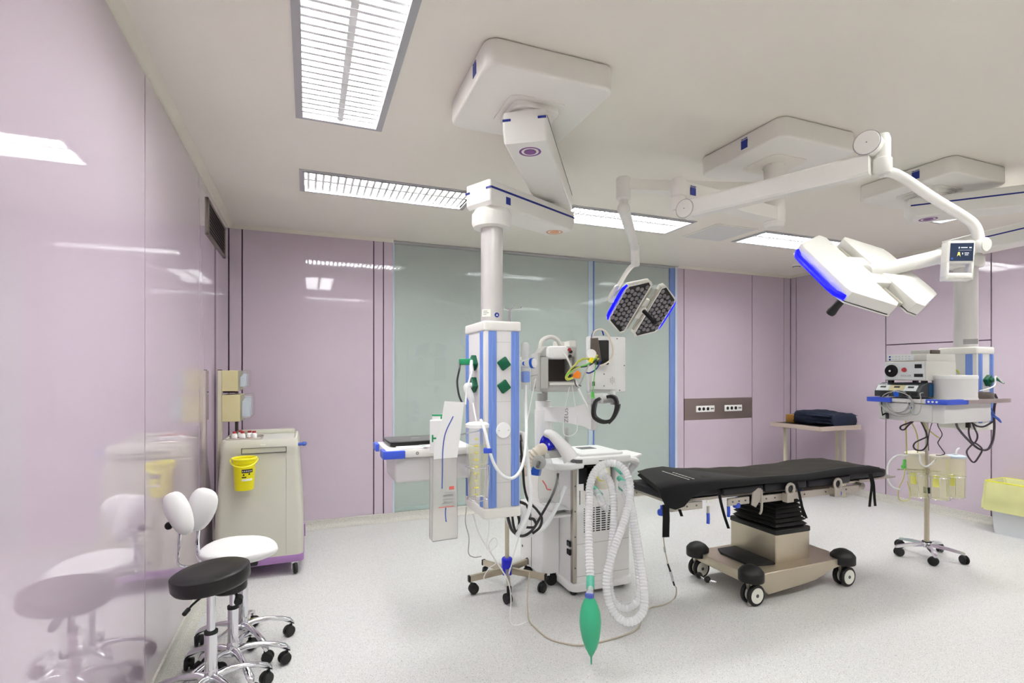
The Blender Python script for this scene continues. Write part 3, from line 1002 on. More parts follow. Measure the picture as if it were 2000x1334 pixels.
def half_poly(sg, ins=0.0):
    a, b_ = LI / 2 - ins, LO / 2 - ins * 0.6
    y0_, y1_ = LG + ins, LG + LWD - ins
    p = [(a - 0.02, y0_), (a, y0_ + 0.03), (b_ + 0.01, y1_ - 0.01), (b_ - 0.02, y1_), (-b_ + 0.02, y1_), (-b_ - 0.01, y1_ - 0.01), (-a, y0_ + 0.03), (-a + 0.02, y0_)]
    return p if sg > 0 else [(x, -y) for x, y in reversed(p)]


def lamp_head(root, mt, cells=True):
    """mt: lamp frame, +z is the back of the lamp"""
    for sg in (-1, 1):
        B = MB(); B.prism(half_poly(sg), -TH / 2 + 0.006, TH / 2, 0.008, 2, mt); wg = B.build('lamp_wing', 'enamel', root)
        B = MB(); B.prism(half_poly(sg, -0.002), -TH / 2, -TH / 2 + 0.0045, mtx=mt); B.build('front_rim', 'enamel', wg)
        B = MB(); B.prism(half_poly(sg, 0.004), -TH / 2 + 0.003, -TH / 2 + 0.008, mtx=mt); B.build('rim_gap', 'print_black', wg)
        B = MB(); B.prism(half_poly(sg, 0.012), -TH / 2 - 0.0015, -TH / 2 + 0.002, mtx=mt); B.build('lens_bed', 'led_bed', wg)
        yy = sg * (LG + LWD + 0.016)
        B = MB()
        B.tube([mt @ Vector((x, y, z)) for x, y, z in ((LO / 2 - 0.0, sg * (LG + LWD - 0.012), -0.008), (LO / 2 - 0.03, yy - sg * 0.004, -0.012), (LO / 2 - 0.06, yy, -0.012), (-LO / 2 + 0.06, yy, -0.012), (-LO / 2 + 0.03, yy - sg * 0.004, -0.012), (-LO / 2, sg * (LG + LWD - 0.012), -0.008))], 0.0125, 10, 4, smooth=False)
        B.build('grip_bar', 'blue_glow', wg)
        if cells:
            rows = 5
            for r in range(rows):
                y = LG + 0.030 + r * (LWD - 0.054) / (rows - 1)
                half = LI / 2 - (y - LG) / LWD * (LI - LO) / 2 - 0.032
                n = max(4, int(round(2 * half / 0.041)))
                for k in range(n):
                    x = -half + 2 * half * (k + (0.5 if r % 2 else 0.15)) / (n if r % 2 else n - 0.7)
                    if abs(x) > half + 0.006:
                        continue
                    inst('led_lens', LED, wg, WM[wg.name].inverted() @ mt @ T(x, sg * y, -TH / 2 - 0.0015))
    B = MB(); B.box(-0.09, 0.09, -LG - 0.01, LG + 0.01, -TH / 2 + 0.008, TH / 2 - 0.006, 0.006, 2, mt); B.build('centre_bridge', 'enamel', root)
    for y in (-LG * 0.62, LG * 0.62):
        B = MB(); B.box(-LI / 2 + 0.05, LI / 2 - 0.05, y - 0.008, y + 0.008, -TH / 2 + 0.004, -TH / 2 + 0.026, 0.003, 1, mt); B.build('spine_rod', 'lamp_gap', root)
    B = MB(); B.lathe([(0.032, -TH / 2 + 0.01), (0.03, -TH / 2 - 0.012), (0.02, -TH / 2 - 0.02)], mt.translation, mt.col[2].xyz, 20); B.build('handle_socket', 'enamel', root)
    B = MB(); B.lathe([(0.017, -TH / 2 - 0.018), (0.0155, -TH / 2 - 0.05), (0.0165, -TH / 2 - 0.155), (0.0205, -TH / 2 - 0.185), (0.018, -TH / 2 - 0.197), (0.0, -TH / 2 - 0.198)], mt.translation, mt.col[2].xyz, 18)
    B.build('sterile_handle', 'black_rubber', root)


B = MB(); B.lathe([(0.0185, 0.002), (0.0175, -0.004), (0.013, -0.008), (0.006, -0.0095), (0, -0.01)], seg=10)
LED = B.mesh('led_lens', 'led_cell')


def rot(cols, c):
    m = Matrix(cols).to_4x4()
    m.translation = Vector(c)
    return m


MB_ = rot(((-0.012, -0.999, -0.043), (0.678, 0.023, -0.734), (0.735, -0.038, 0.678)), P(1689, 534, 2.2))
MA_ = rot(((0.185, 0.983, -0.014), (-0.587, 0.122, 0.801), (0.788, -0.140, 0.599)), P(1252, 602, 4.184))

# near lamp (right, seen from behind)
t = thing('surgical_lamp', 'large white surgical lamp at right, seen from behind with control screen on its arm', 'surgical lamp', (*SC, 2.5))
hb = Vector((1.89, 2.325, 0))
sc3 = Vector((SC[0], SC[1], 0))
B = MB(); B.lathe([(0.0635, 2.605), (0.0635, 2.52), (0.058, 2.515), (0.058, 2.5), (0.05, 2.488), (0, 2.485)], (*SC, 0), seg=32); B.build('post_bearing', 'plate', t)
mt = frame((SC[0], SC[1], 0), hb - sc3, (0, 0, 1))
LA = (hb - sc3).length
B = MB()
rr = []
for x, hw, za, zb in ((0.0, 0.05, 2.525, 2.6), (0.25, 0.045, 2.525, 2.605), (LA * 0.75, 0.038, 2.535, 2.62), (LA - 0.02, 0.036, 2.54, 2.62)):
    rr.append([mt @ Vector((x, y, z)) for y, z in ((-hw, za), (hw, za), (hw, zb), (-hw, zb))])
B.rings(rr)
xa = B.build('extension_arm', 'plate', t)
lp = P(1352, 376, 2.86)
q = mt.inverted() @ lp
B = MB(); B.box(q.x - 0.02, q.x + 0.02, 0.037, 0.041, 2.553, 2.593, mtx=mt); B.build('logo_plate', 'logo_blue', xa)
text('TRUMPF', 'logo_lettering', 0.012, mt @ Matrix(((-1, 0, 0, q.x), (0, 0, 1, 0.0405), (0, 1, 0, 2.599), (0, 0, 0, 1))), 'logo_blue', xa)
B = MB(); B.lathe([(0.038, 2.64), (0.041, 2.632), (0.041, 2.545), (0.036, 2.54), (0.036, 2.47), (0.03, 2.463)], hb, seg=28); B.build('swivel_joint', 'plate', t)
e0 = P(1343, 410, 2.80)
e1 = P(1697, 283, 2.2)
mt = frame(e0, e1 - e0, (0, 0, 1))
LS = (e1 - e0).length
B = MB()
rr = []
for x, hw, hz in ((0, 0.03, 0.042), (0.06, 0.032, 0.046), (LS * 0.5, 0.032, 0.045), (LS - 0.05, 0.032, 0.046), (LS, 0.03, 0.042)):
    rr.append([mt @ Vector((x, y, z)) for y, z in ((-hw, -hz + 0.01), (-hw + 0.008, -hz), (hw - 0.008, -hz), (hw, -hz + 0.01), (hw, hz - 0.01), (hw - 0.008, hz), (-hw + 0.008, hz), (-hw, hz - 0.01))])
B.rings(rr)
sa = B.build('spring_arm', 'enamel', t)
for p_, nm in ((e0, 0), (e1, 1)):
    ax = mt.col[1].xyz
    if ax.dot(-p_) < 0:
        ax = -ax
    B = MB(); B.lathe([(0.049, -0.034), (0.049, 0.034), (0.045, 0.038), (0, 0.039)], p_, ax, 32); jd = B.build('pivot_disc', 'enamel', sa)
    B = MB(); B.ring(p_ + ax * 0.0345, ax, 0.0492, 0.0012, 32, 6); B.build('disc_joint', 'print_grey', jd)
    B = MB(); B.cyl(p_ + ax * 0.039, p_ + ax * 0.040, 0.003, seg=8); B.build('disc_screw', 'print_grey', jd)
B = MB(); B.cyl(hb + Vector((0, 0, 2.5)), e0, 0.028, seg=16); B.build('joint_neck', 'plate', t)
k0 = P(1723, 282, 2.2)
k1 = P(1721, 345, 2.2)
B = MB(); B.cyl(e1, k0, 0.03, seg=16); B.lathe([(0.0, 0.045), (0.025, 0.04), (0.031, 0.02), (0.031, -0.06), (0.036, -0.065), (0.036, -0.115), (0.03, -0.125), (0, -0.127)], k0, seg=24)
B.build('elbow_joint', 'enamel', t)
tp = [P(1722, 338, 2.2), P(1740, 337, 2.2), P(1765, 348, 2.2), P(1820, 385, 2.2), P(1885, 425, 2.2), P(1904, 443, 2.2), P(1911, 465, 2.2), P(1911, 486, 2.2)]
B = MB(); B.tube(tp, 0.0205, 16); B.build('gooseneck_tube', 'enamel', t)
y0_ = P(1908, 484, 2.2)
B = MB(); B.cyl(P(1893, 480, 2.24), P(1925, 478, 2.18), 0.031, seg=20); B.lathe([(0.028, 0), (0.026, 0.006), (0, 0.007)], P(1925, 478, 2.18), P(1925, 478, 2.18) - P(1893, 480, 2.24), 20)
B.build('yoke_joint', 'enamel', t)
hc = MB_.translation + MB_.col[2].xyz * (TH / 2)
B = MB(); B.tube([P(1896, 486, 2.22), P(1840, 500, 2.22), P(1780, 514, 2.22)], lambda s_: 0.031, 16, smooth=False)
B.tube([P(1780, 514, 2.22), P(1725, 527, 2.21), hc - MB_.col[2].xyz * 0.02], lambda s_: 0.031, 14, smooth=False)
B.build('yoke_arm', 'enamel', t)
B = MB(); B.cyl(P(1836, 501, 2.22), P(1846, 498.5, 2.22), 0.036, seg=20); B.build('yoke_collar', 'enamel', t)
# control panel
pc = P(1873, 509, 2.12)
mt = frame(pc, (0.80, -0.60, -0.05), (-0.60, -0.80, 0.0))
B = MB()
pw, ph = 0.047, 0.08
B.prism(rrect(-pw, pw, -0.012, ph, 0.008), -0.04, 0.012, 0.004, 2, mt)
B.box(-pw, -pw + 0.011, -ph, -0.006, -0.04, 0.012, 0.004, 2, mt)
B.box(pw - 0.009, pw, -ph, -0.006, -0.04, 0.012, 0.004, 2, mt)
B.box(-pw, pw, -ph, -ph + 0.03, -0.04, 0.014, 0.01, 3, mt)
cp = B.build('control_panel', 'enamel', t)
B = MB(); B.box(-pw + 0.009, pw - 0.006, -0.004, ph - 0.012, 0.0125, 0.0135, mtx=mt); scn = B.build('screen', 'screen_navy', cp)
B = MB()
for a in ((-0.002, 0.02, 0.048, 0.0515), (0.026, 0.034, 0.047, 0.052), (-0.01, -0.006, 0.046, 0.053), (0.003, 0.006, 0.022, 0.029), (0.011, 0.026, 0.026, 0.029), (0.012, 0.024, 0.019, 0.022), (-0.01, 0.034, 0.039, 0.0396)):
    B.box(a[0], a[1], a[2], a[3], 0.0136, 0.014, mtx=mt)
B.build('screen_symbols', 'screen_white', scn)
B = MB(); B.prism([(-0.014, 0.014), (-0.008, 0.021), (-0.002, 0.013), (-0.005, 0.032), (-0.011, 0.032)], 0.0136, 0.014, mtx=mt); B.build('lamp_icon', 'screen_yellow', scn)
B = MB(); B.box(-0.034, -0.027, 0.002, 0.009, 0.0136, 0.014, mtx=mt); B.build('blue_key', 'rail_deep', scn)
lamp_head(t, MB_)

# far lamp (seen from the front)
t = thing('surgical_lamp', 'far surgical lamp facing us with dark lens cells and glowing blue grips', 'surgical lamp', (*SC, 2.7))
ae = Vector((1.787, 2.705, 0))
B = MB(); B.lathe([(0.0635, 2.76), (0.0635, 2.66), (0.06, 2.655), (0.06, 2.605)], (*SC, 0), seg=32); B.build('post_bearing', 'plate', t)
mt = frame((SC[0], SC[1], 0), ae - sc3, (0, 0, 1))
LA = (ae - sc3).length
B = MB()
rr = []
for x, hw, za, zb in ((0.0, 0.05, 2.665, 2.755), (0.3, 0.042, 2.67, 2.75), (LA * 0.7, 0.034, 2.685, 2.75), (LA - 0.01, 0.032, 2.69, 2.75)):
    rr.append([mt @ Vector((x, y, z)) for y, z in ((-hw, za), (hw, za), (hw, zb), (-hw, zb))])
B.rings(rr); B.build('extension_arm', 'plate', t)
B = MB(); B.lathe([(0.04, 2.765), (0.043, 2.757), (0.043, 2.64), (0.036, 2.632), (0.028, 2.63)], ae, seg=28); B.build('swivel_joint', 'enamel', t)
q0 = Vector((ae.x, ae.y, 2.64))
B = MB(); B.tube([q0, P(1218, 408, 3.17)], 0.026, 16, smooth=False); B.build('swivel_neck', 'enamel', t)
q1, q2, q3 = P(1218, 408, 3.17), P(1240, 482, 3.95), P(1241, 518, 4.05)
B = MB(); B.tube([q1, q2], lambda s_: 0.036 - 0.006 * s_, 16, smooth=False); B.sphere(q1, 0.04); B.build('spring_arm', 'enamel', t)
B = MB(); B.cyl(q2 + Vector((0, 0, 0.02)), q3, 0.033, seg=18); B.build('drop_joint', 'enamel', t)
q4 = P(1222, 535, 4.15)
B = MB(); B.tube([q3 + Vector((0, 0, 0.01)), P(1232, 522, 4.09), q4, P(1206, 562, 4.24), MA_ @ Vector((0.10, -0.30, 0.03)), MA_ @ Vector((0.0, -0.31, 0.02)), MA_ @ Vector((0.0, -0.27, 0.0))], 0.018, 12, 5); B.build('cardan_bow', 'enamel', t)
lamp_head(t, MA_)


# --- right pendant
A2, J2, K2 = (4.19, 2.42), (4.80, 1.72), (4.96, 2.59)
P2 = thing('ceiling_pendant', 'ceiling pendant at far right carrying the equipment shelf', 'ceiling pendant', (*A2, H))
mount_plate(P2, 3.9, 4.51, 2.10, 2.745, ('x', 2.33))
B = MB(); B.prism(rrect(A2[0] - 0.15, A2[0] + 0.15, A2[1] - 0.15, A2[1] + 0.15, 0.05), H - 0.124, H - 0.117)
B.prism(rrect(A2[0] - 0.12, A2[0] + 0.12, A2[1] - 0.12, A2[1] + 0.12, 0.04), H - 0.15, H - 0.12, 0.006)
B.cyl((*A2, H - 0.168), (*A2, H - 0.15), 0.115, seg=32); B.build('ceiling_flange', 'plate', P2)
B, mt, L = arm_box(A2, J2, 0.215, 2.695, 2.835, 0.125, 0.12); ua = B.build('upper_arm', 'enamel', P2)
B = MB(); B.box(-0.12, L + 0.11, -0.1085, -0.107, 2.775, 2.785, mtx=mt); B.build('blue_stripe', 'stripe_blue', ua)
ring_mark(ua, A2[0], A2[1], 2.6945, 'purple_ring')
B = MB(); B.cyl((*J2, 2.665), (*J2, 2.70), 0.10, seg=32); B.build('elbow_bearing', 'plate', P2)
B, mt, L = arm_box(J2, K2, 0.205, 2.53, 2.668, 0.11, 0.115); la = B.build('lower_arm', 'enamel', P2)
B = MB(); B.box(-0.1, L + 0.11, 0.1022, 0.1038, 2.612, 2.622, mtx=mt); B.build('blue_stripe', 'stripe_blue', la)
B = MB(); B.lathe([(0.10, 2.532), (0.105, 2.52), (0.117, 2.505), (0.118, 2.455), (0.108, 2.43), (0.08, 2.425)], (K2[0], K2[1], 0), seg=36); B.build('hub', 'enamel', P2)
B = MB(); B.cyl((*K2, 1.77), (*K2, 2.435), 0.078, seg=36); co = B.build('column', 'column', P2)
mt = frame((K2[0], K2[1], 1.83), (0.62, -0.78, 0), (-0.78, -0.62, 0))
B = MB(); B.box(-0.03, 0.06, -0.02, 0.02, 0.074, 0.0785, mtx=mt); B.build('type_label', 'print_grey', co)
h2 = (4.85, 5.07, 2.46, 2.72)
hd = service_head(P2, *h2, 1.13, 1.785, (h2[0] + 0.045, h2[1] - 0.03), (h2[2] + 0.05, h2[3] - 0.035))
mt = frame(((h2[0] + h2[1]) / 2 + 0.012, h2[2], 1.52), (math.cos(0.62), 0, math.sin(0.62)), (0, -1, 0))
B = MB(); B.prism(rrect(-0.034, 0.034, -0.034, 0.034, 0.007), 0, 0.03, 0.004, 2, mt); B.build('power_socket', 'socket_green', hd)
ex0, ex1, ey0, ey1, ez = 4.22, 4.80, 2.32, 2.82, 1.386
B = MB(); B.box(ex0, ex1, ey0, ey1, ez - 0.03, ez, 0.004); sh = B.build('shelf', 'head_grey', P2)
B = MB(); B.box(ex0 + 0.02, ex1, ey0 + 0.02, ey1 - 0.01, 1.215, ez - 0.03, 0.012, 2); B.build('drawer_body', 'head_grey', sh)
B = MB(); B.box(ex0 + 0.012, ex0 + 0.026, ey0 + 0.1, ey1 - 0.02, 1.222, ez - 0.036, 0.006, 2); df = B.build('drawer_front', 'head_grey', sh)
B = MB(); B.lathe([(0.012, 0), (0.011, 0.008), (0, 0.01)], (ex0 + 0.012, 2.55, 1.315), (-1, 0, 0)); B.build('drawer_lock', 'bumper_blue', df)
B = MB(); B.prism([(ex0 - 0.025, ey0 - 0.02), (ex0 + 0.22, ey0 - 0.02), (ex0 + 0.22, ey0 + 0.004), (ex0 + 0.004, ey0 + 0.004), (ex0 + 0.004, ey0 + 0.12), (ex0 - 0.025, ey0 + 0.12)], ez - 0.034, ez + 0.004, 0.006)
bm_ = B.build('corner_bumper', 'bumper_blue', sh)
for k in range(3):
    B = MB(); B.cyl((ex0 - 0.0262, ey0 + 0.1 - k * 0.026, ez - 0.015), (ex0 - 0.0245, ey0 + 0.1 - k * 0.026, ez - 0.015), 0.008, seg=12); B.build('bumper_button', 'print_white', bm_)
B = MB(); B.prism([(ex0 - 0.025, ey1 + 0.05), (ex0 - 0.025, ey1 - 0.13), (ex0 + 0.004, ey1 - 0.13), (ex0 + 0.004, ey1 + 0.02), (ex0 + 0.1, ey1 + 0.02), (ex0 + 0.1, ey1 + 0.05)], ez - 0.034, ez + 0.004, 0.006); B.build('corner_bumper', 'bumper_blue', sh)
B = MB(); B.box(ex0 + 0.22, ex1 + 0.17, ey0 - 0.018, ey0 - 0.004, ez - 0.03, ez + 0.002, 0.002, 1); B.build('steel_rail', 'steel', sh)
B = MB(); B.box(ex1 - 0.02, h2[0] + 0.01, 2.5, 2.68, 1.22, 1.35); B.build('shelf_bracket', 'grey_plastic', sh)

t = thing('power_plug', 'dark green angled plug in the right face of the far right pendant', 'plug', (4.97, 2.42, 1.5))
c0 = Vector(((h2[0] + h2[1]) / 2 + 0.012, h2[2] - 0.03, 1.52))
B = MB(); B.tube([c0, c0 + Vector((0.02, -0.025, 0.012)), c0 + Vector((0.07, -0.03, -0.004)), c0 + Vector((0.11, -0.03, -0.02))], lambda s_: 0.018 - 0.012 * s_, 10); B.build('plug_body', 'socket_green', t)
B = MB(); B.tube([c0 + Vector((0.11, -0.03, -0.02)), P(1945, 735, 3.98), P(1943, 752, 3.95), P(1928, 760, 3.92), P(1914, 763, 3.9)], 0.005); B.build('lead', 'cable_white', t)

# equipment on the right shelf
t = thing('electrosurgical_unit', 'dark electrosurgical unit with sloping white display panel on right shelf', 'medical device', (4.4, 2.64, ez))
mt = T(4.40, 2.655, ez)
B = MB()
B.prism([(-0.19, 0.012), (-0.19, 0.055), (-0.155, 0.1), (-0.10, 0.118), (0.2, 0.118), (0.2, 0.012)], -0.165, 0.165, 0.004, 1, mt @ Matrix(((1, 0, 0, 0), (0, 0, -1, 0), (0, 1, 0, 0), (0, 0, 0, 1))))
hs = B.build('housing', 'esu_dark', t)
B = MB(); B.box(-0.08, 0.18, -0.1675, -0.165, 0.02, 0.112, mtx=mt); B.build('blue_side', 'esu_blue', hs)
sl_ = frame(mt @ Vector((-0.172, 0.0, 0.078)), (0, -1, 0), (-0.045, 0, 0.035))
for k, (a, b_, cc) in enumerate(((-0.155, -0.06, 'esu_white'), (-0.058, 0.05, 'bin_cream'), (0.052, 0.14, 'esu_white'))):
    B = MB(); B.box(a, b_, -0.026, 0.026, 0.0005, 0.003, mtx=sl_); pf = B.build('display_field', cc, hs)
    B = MB(); B.box((a + b_) / 2 - 0.022, (a + b_) / 2 + 0.02, 0.0, 0.016, 0.003, 0.004, mtx=sl_); B.build('display', 'print_black', pf)
B = MB()
for y in (-0.13, -0.075, 0.06):
    B.box(-0.1925, -0.19, y - 0.02, y + 0.02, 0.022, 0.046, mtx=mt)
B.build('outlet', 'print_black', hs)
for xx in (-0.15, 0.15):
    for yy in (-0.13, 0.13):
        B = MB(); B.cyl(mt @ Vector((xx, yy, 0)), mt @ Vector((xx, yy, 0.013)), 0.012, seg=10); B.build('foot', 'black_rubber', t)
t = thing('light_source', 'white cold light source box with black dial on top of the dark unit', 'medical device', (4.46, 2.62, ez + 0.118))
z0 = ez + 0.118
mt = T(4.44, 2.635, z0)
B = MB(); B.box(-0.16, 0.2, -0.15, 0.15, 0.018, 0.165, 0.006, 2, mt); hs = B.build('housing', 'box_grey', t)
B = MB(); B.box(-0.164, -0.158, -0.14, 0.145, 0.026, 0.158, 0.002, 1, mt); fp = B.build('front_panel', 'esu_white', hs)
B = MB(); B.lathe([(0.049, 0), (0.047, 0.008), (0.014, 0.01), (0.012, 0.02), (0, 0.021)], mt @ Vector((-0.164, 0.095, 0.092)), (-1, 0, 0), 28); dl = B.build('dial', 'black_gloss', fp)
B = MB(); B.lathe([(0.008, 0.021), (0.007, 0.024)], mt @ Vector((-0.164, 0.095, 0.092)), (-1, 0, 0), 14); B.build('dial_hub', 'print_white', dl)
B = MB(); B.lathe([(0.018, 0), (0.016, 0.01), (0, 0.012)], mt @ Vector((-0.164, 0.0, 0.1)), (-1, 0, 0), 18); B.build('red_socket', 'vial_red', fp)
B = MB(); B.box(-0.1665, -0.164, -0.122, -0.074, 0.112, 0.142, mtx=mt); B.box(-0.1665, -0.164, -0.13, -0.07, 0.046, 0.07, mtx=mt); B.build('switch', 'print_black', fp)
text('ISOLUX', 'brand_lettering', 0.022, mt @ Matrix(((0, 0, -1, -0.1645), (-1, 0, 0, -0.012), (0, 1, 0, 0.055), (0, 0, 0, 1))), 'print_grey', fp)
for xx in (-0.13, 0.17):
    for yy in (-0.12, 0.12):
        B = MB(); B.cbox(mt @ Vector((xx, yy, 0.009)), (0.03, 0.03, 0.019)); B.build('foot', 'black_rubber', t)
t = thing('camera_processor', 'slim cream device with two blue buttons on the light source', 'medical device', (4.46, 2.62, z0 + 0.165))
mt = T(4.45, 2.635, z0 + 0.165)
B = MB(); B.box(-0.155, 0.19, -0.145, 0.145, 0.0, 0.055, 0.004, 2, mt); hs = B.build('housing', 'box_grey', t)
B = MB(); B.box(-0.1565, -0.154, -0.06, 0.14, 0.006, 0.05, mtx=mt); fp = B.build('front_panel', 'esu_white', hs)
for zz in (0.016, 0.038):
    B = MB(); B.cyl(mt @ Vector((-0.159, 0.118, zz)), mt @ Vector((-0.156, 0.118, zz)), 0.007, seg=12); B.build('button', 'logo_blue', fp)
B = MB()
for k in range(6):
    for zz in (0.018, 0.036):
        B.box(-0.1575, -0.156, 0.09 - k * 0.024, 0.1 - k * 0.024, zz, zz + 0.003, mtx=mt)
B.build('scale_print', 'print_grey', fp)
t = thing('power_supply_box', 'small pale box lying on top of the equipment stack', 'box', (4.5, 2.6, z0 + 0.22))
B = MB(); B.cbox((4.46, 2.60, z0 + 0.237), (0.12, 0.13, 0.034), 0.004); B.build('case', 'grey_plastic', t)
B = MB(); B.cbox((4.46, 2.53, z0 + 0.237), (0.1, 0.02, 0.03), 0.004); B.build('end_cap', 'brown_grey', t)
t = thing('lidded_drum', 'round white lidded drum at the near corner of the right shelf', 'container', (4.46, 2.415, ez))
dc = (4.47, 2.405, ez)
B = MB(); B.lathe([(0.134, 0.0), (0.134, 0.012), (0.131, 0.014), (0.131, 0.15)], dc, seg=48); B.build('body', 'head_grey', t)
B = MB(); B.lathe([(0.1325, 0.15), (0.1345, 0.154), (0.1345, 0.172), (0.13, 0.178), (0, 0.18)], dc, seg=48); B.build('lid', 'white_plastic', t)
t = thing('black_puck', 'flat black round case beside the white drum', 'case', (4.755, 2.375, ez))
B = MB(); B.lathe([(0.064, 0), (0.067, 0.006), (0.067, 0.038), (0.063, 0.044), (0, 0.045)], (4.755, 2.375, ez), seg=32); B.build('body', 'brown_grey', t)
B = MB(); B.lathe([(0.05, 0.045), (0.048, 0.05), (0, 0.05)], (4.755, 2.375, ez), seg=24); B.build('lid', 'brown_grey', t)


# ------------------------------------------------------------------ casters and wheeled bases
def caster_mesh(r, w, m='black_rubber'):
    """twin wheel caster hanging from the origin, wheels below, local"""
    B = MB()
    for sy in (-1, 1):
        B.lathe([(r * 0.55, 0.0), (r * 0.9, 0.002), (r, w * 0.25), (r, w * 0.75), (r * 0.85, w), (0, w)], (-r * 0.4, sy * 0.003, -r * 0.2), (0, sy, 0), 20)
    B.lathe([(r * 0.5, -0.002), (r * 0.5, 0.002)], (-r * 0.4, 0, -r * 0.2), (0, 1, 0), 16)
    wheel = B.mesh('wheel_pair', m)
    B = MB()
    B.sphere((-r * 0.25, 0, 0), r * 0.92, (1, 0.75, 0.8), 14, z0=-0.15)
    B.cyl((0, 0, 0.0), (0, 0, r * 1.0), r * 0.3, seg=10)
    hood = B.mesh('hood', m)
    return wheel, hood


# ------------------------------------------------------------------ infusion stand at the anaesthesia side
IV = Vector((1.362, 3.575, 0))
t = thing('infusion_stand', 'steel five-legged infusion stand with royal blue hub behind the pendant column', 'infusion stand', IV)
B = MB(); B.lathe([(0.036, 0.105), (0.04, 0.11), (0.04, 0.218), (0.034, 0.226)], IV, seg=20); B.build('hub', 'royal_blue', t)
wh, hd_ = caster_mesh(0.036, 0.018)
for k in range(5):
    a = math.radians(180 + 72 * k)
    d = Vector((math.cos(a), math.sin(a), 0))
    mt = frame(IV, d, (0, 0, 1))
    B = MB(); B.rings([[mt @ Vector((x, y, z)) for y, z in ((-0.013, zc - hz), (0.013, zc - hz), (0.013, zc + hz), (-0.013, zc + hz))] for x, zc, hz in ((0.03, 0.135, 0.022), (0.285, 0.112, 0.02))])
    lg = B.build('leg', 'steel_warm', t)
    B = MB(); B.box(0.28, 0.296, -0.016, 0.016, 0.09, 0.134, 0.003, 1, mt); B.build('end_cap', 'black_rubber', lg)
    cm_ = T(*(d * 0.27 + Vector((0, 0, 0.046)))) @ RZ(a + 0.6 * k)
    inst('caster_wheel', wh, t, cm_)
    inst('caster_hood', hd_, t, cm_)
B = MB(); B.cyl(IV + Vector((0, 0, 0.2)), IV + Vector((0, 0, 1.0)), 0.0155, seg=16); B.build('lower_tube', 'steel_warm', t)
B = MB(); B.cyl(IV + Vector((0, 0, 0.98)), IV + Vector((0.02, 0, 2.05)), 0.0085, seg=12); B.build('upper_rod', 'chrome', t)
tp_ = IV + Vector((0.02, 0, 2.05))
B = MB()
for a in (0.0, 1.57, 3.1, 4.7):
    dd = Vector((math.cos(a), math.sin(a), 0))
    B.tube([tp_ + Vector((0, 0, -0.01)), tp_ + dd * 0.05, tp_ + dd * 0.08 + Vector((0, 0, 0.004)), tp_ + dd * 0.095 + Vector((0, 0, 0.022))], 0.004, 6)
B.build('hook', 'chrome', t)

# pumps on it
labs = ['upper of the two grey infusion pumps stacked behind the pendant column', 'lower of the two grey infusion pumps stacked behind the pendant column']
for k in range(2):
    zz = 1.10 - k * 0.145
    c = IV + Vector((-0.012, -0.10, zz))
    t = thing('infusion_pump', labs[k], 'infusion pump', c, group='stacked infusion pumps')
    B = MB(); B.cbox(c, (0.2, 0.14, 0.12), 0.01); hs = B.build('housing', 'grey_plastic', t)
    B = MB(); B.cbox(c + Vector((0.02, -0.0715, 0.02)), (0.12, 0.004, 0.05)); B.build('display', 'dark_grey', hs)
    for q in range(4):
        B = MB(); B.cbox(c + Vector((-0.08 + q * 0.03, -0.072, -0.035)), (0.02, 0.004, 0.014)); B.build('key', 'print_white', hs)
    B = MB(); B.cbox(c + Vector((0.012, 0.08, 0)), (0.04, 0.07, 0.05), 0.004); B.build('pole_clamp', 'dark_grey', t)

# ------------------------------------------------------------------ anaesthesia machine
AM = thing('anaesthesia_machine', 'white anaesthesia machine with hoses, vent grille and monitor arm left of the operating table', 'anaesthesia machine', (1.98, 3.55, 0))
mx0, mx1, my0 = 1.745, 2.232, 3.28
B = MB(); B.prism(rrect(mx0, mx1, my0, my0 + 0.5, 0.03), 0.075, 0.70, 0.004, 1); body = B.build('body', 'white_plastic', AM)
B = MB(); B.prism(rrect(mx0, mx0 + 0.10, my0, my0 + 0.5, 0.02), 0.70, 0.925, 0.003, 1); B.prism(rrect(mx1 - 0.115, mx1, my0 + 0.005, my0 + 0.5, 0.03), 0.70, 0.925, 0.003, 1)
B.box(mx0 + 0.05, mx1 - 0.05, my0 + 0.16, my0 + 0.5, 0.70, 0.925); B.build('shoulder', 'white_plastic', body)
B = MB(); B.box(mx0 + 0.10, mx1 - 0.115, my0 + 0.153, my0 + 0.16, 0.70, 0.93); B.box(mx0 + 0.05, mx0 + 0.115, my0 - 0.003, my0 + 0.16, 0.79, 0.93); B.box(mx0 + 0.05, mx1 - 0.11, my0 - 0.003, my0 + 0.1, 0.905, 0.932)
B.build('recess_back', 'black_gloss', body)
B = MB(); B.prism(rrect(mx0 - 0.02, mx1 + 0.01, my0 - 0.03, my0 + 0.52, 0.06), 0.03, 0.085, 0.01, 2); ft = B.build('plinth', 'white_plastic', AM)
for x, y in ((mx0 + 0.02, my0 + 0.02), (mx1 - 0.05, my0 + 0.04), (mx0 + 0.04, my0 + 0.46), (mx1 - 0.05, my0 + 0.46)):
    B = MB(); B.lathe([(0.026, -0.014), (0.028, -0.01), (0.028, 0.01), (0.026, 0.014)], (x, y, 0.028), (0, 1, 0), 16); B.build('caster', 'black_rubber', ft)
B = MB(); B.box(mx0 - 0.001, mx0 + 0.03, my0 - 0.012, my0 + 0.03, 0.09, 0.93, 0.004); rl = B.build('steel_rail', 'steel', AM)
for zz in (0.2, 0.42, 0.6, 0.78):
    B = MB(); B.cyl((mx0 + 0.015, my0 - 0.014, zz), (mx0 + 0.015, my0 - 0.011, zz), 0.006, seg=10); B.build('rail_screw', 'dark_grey', rl)
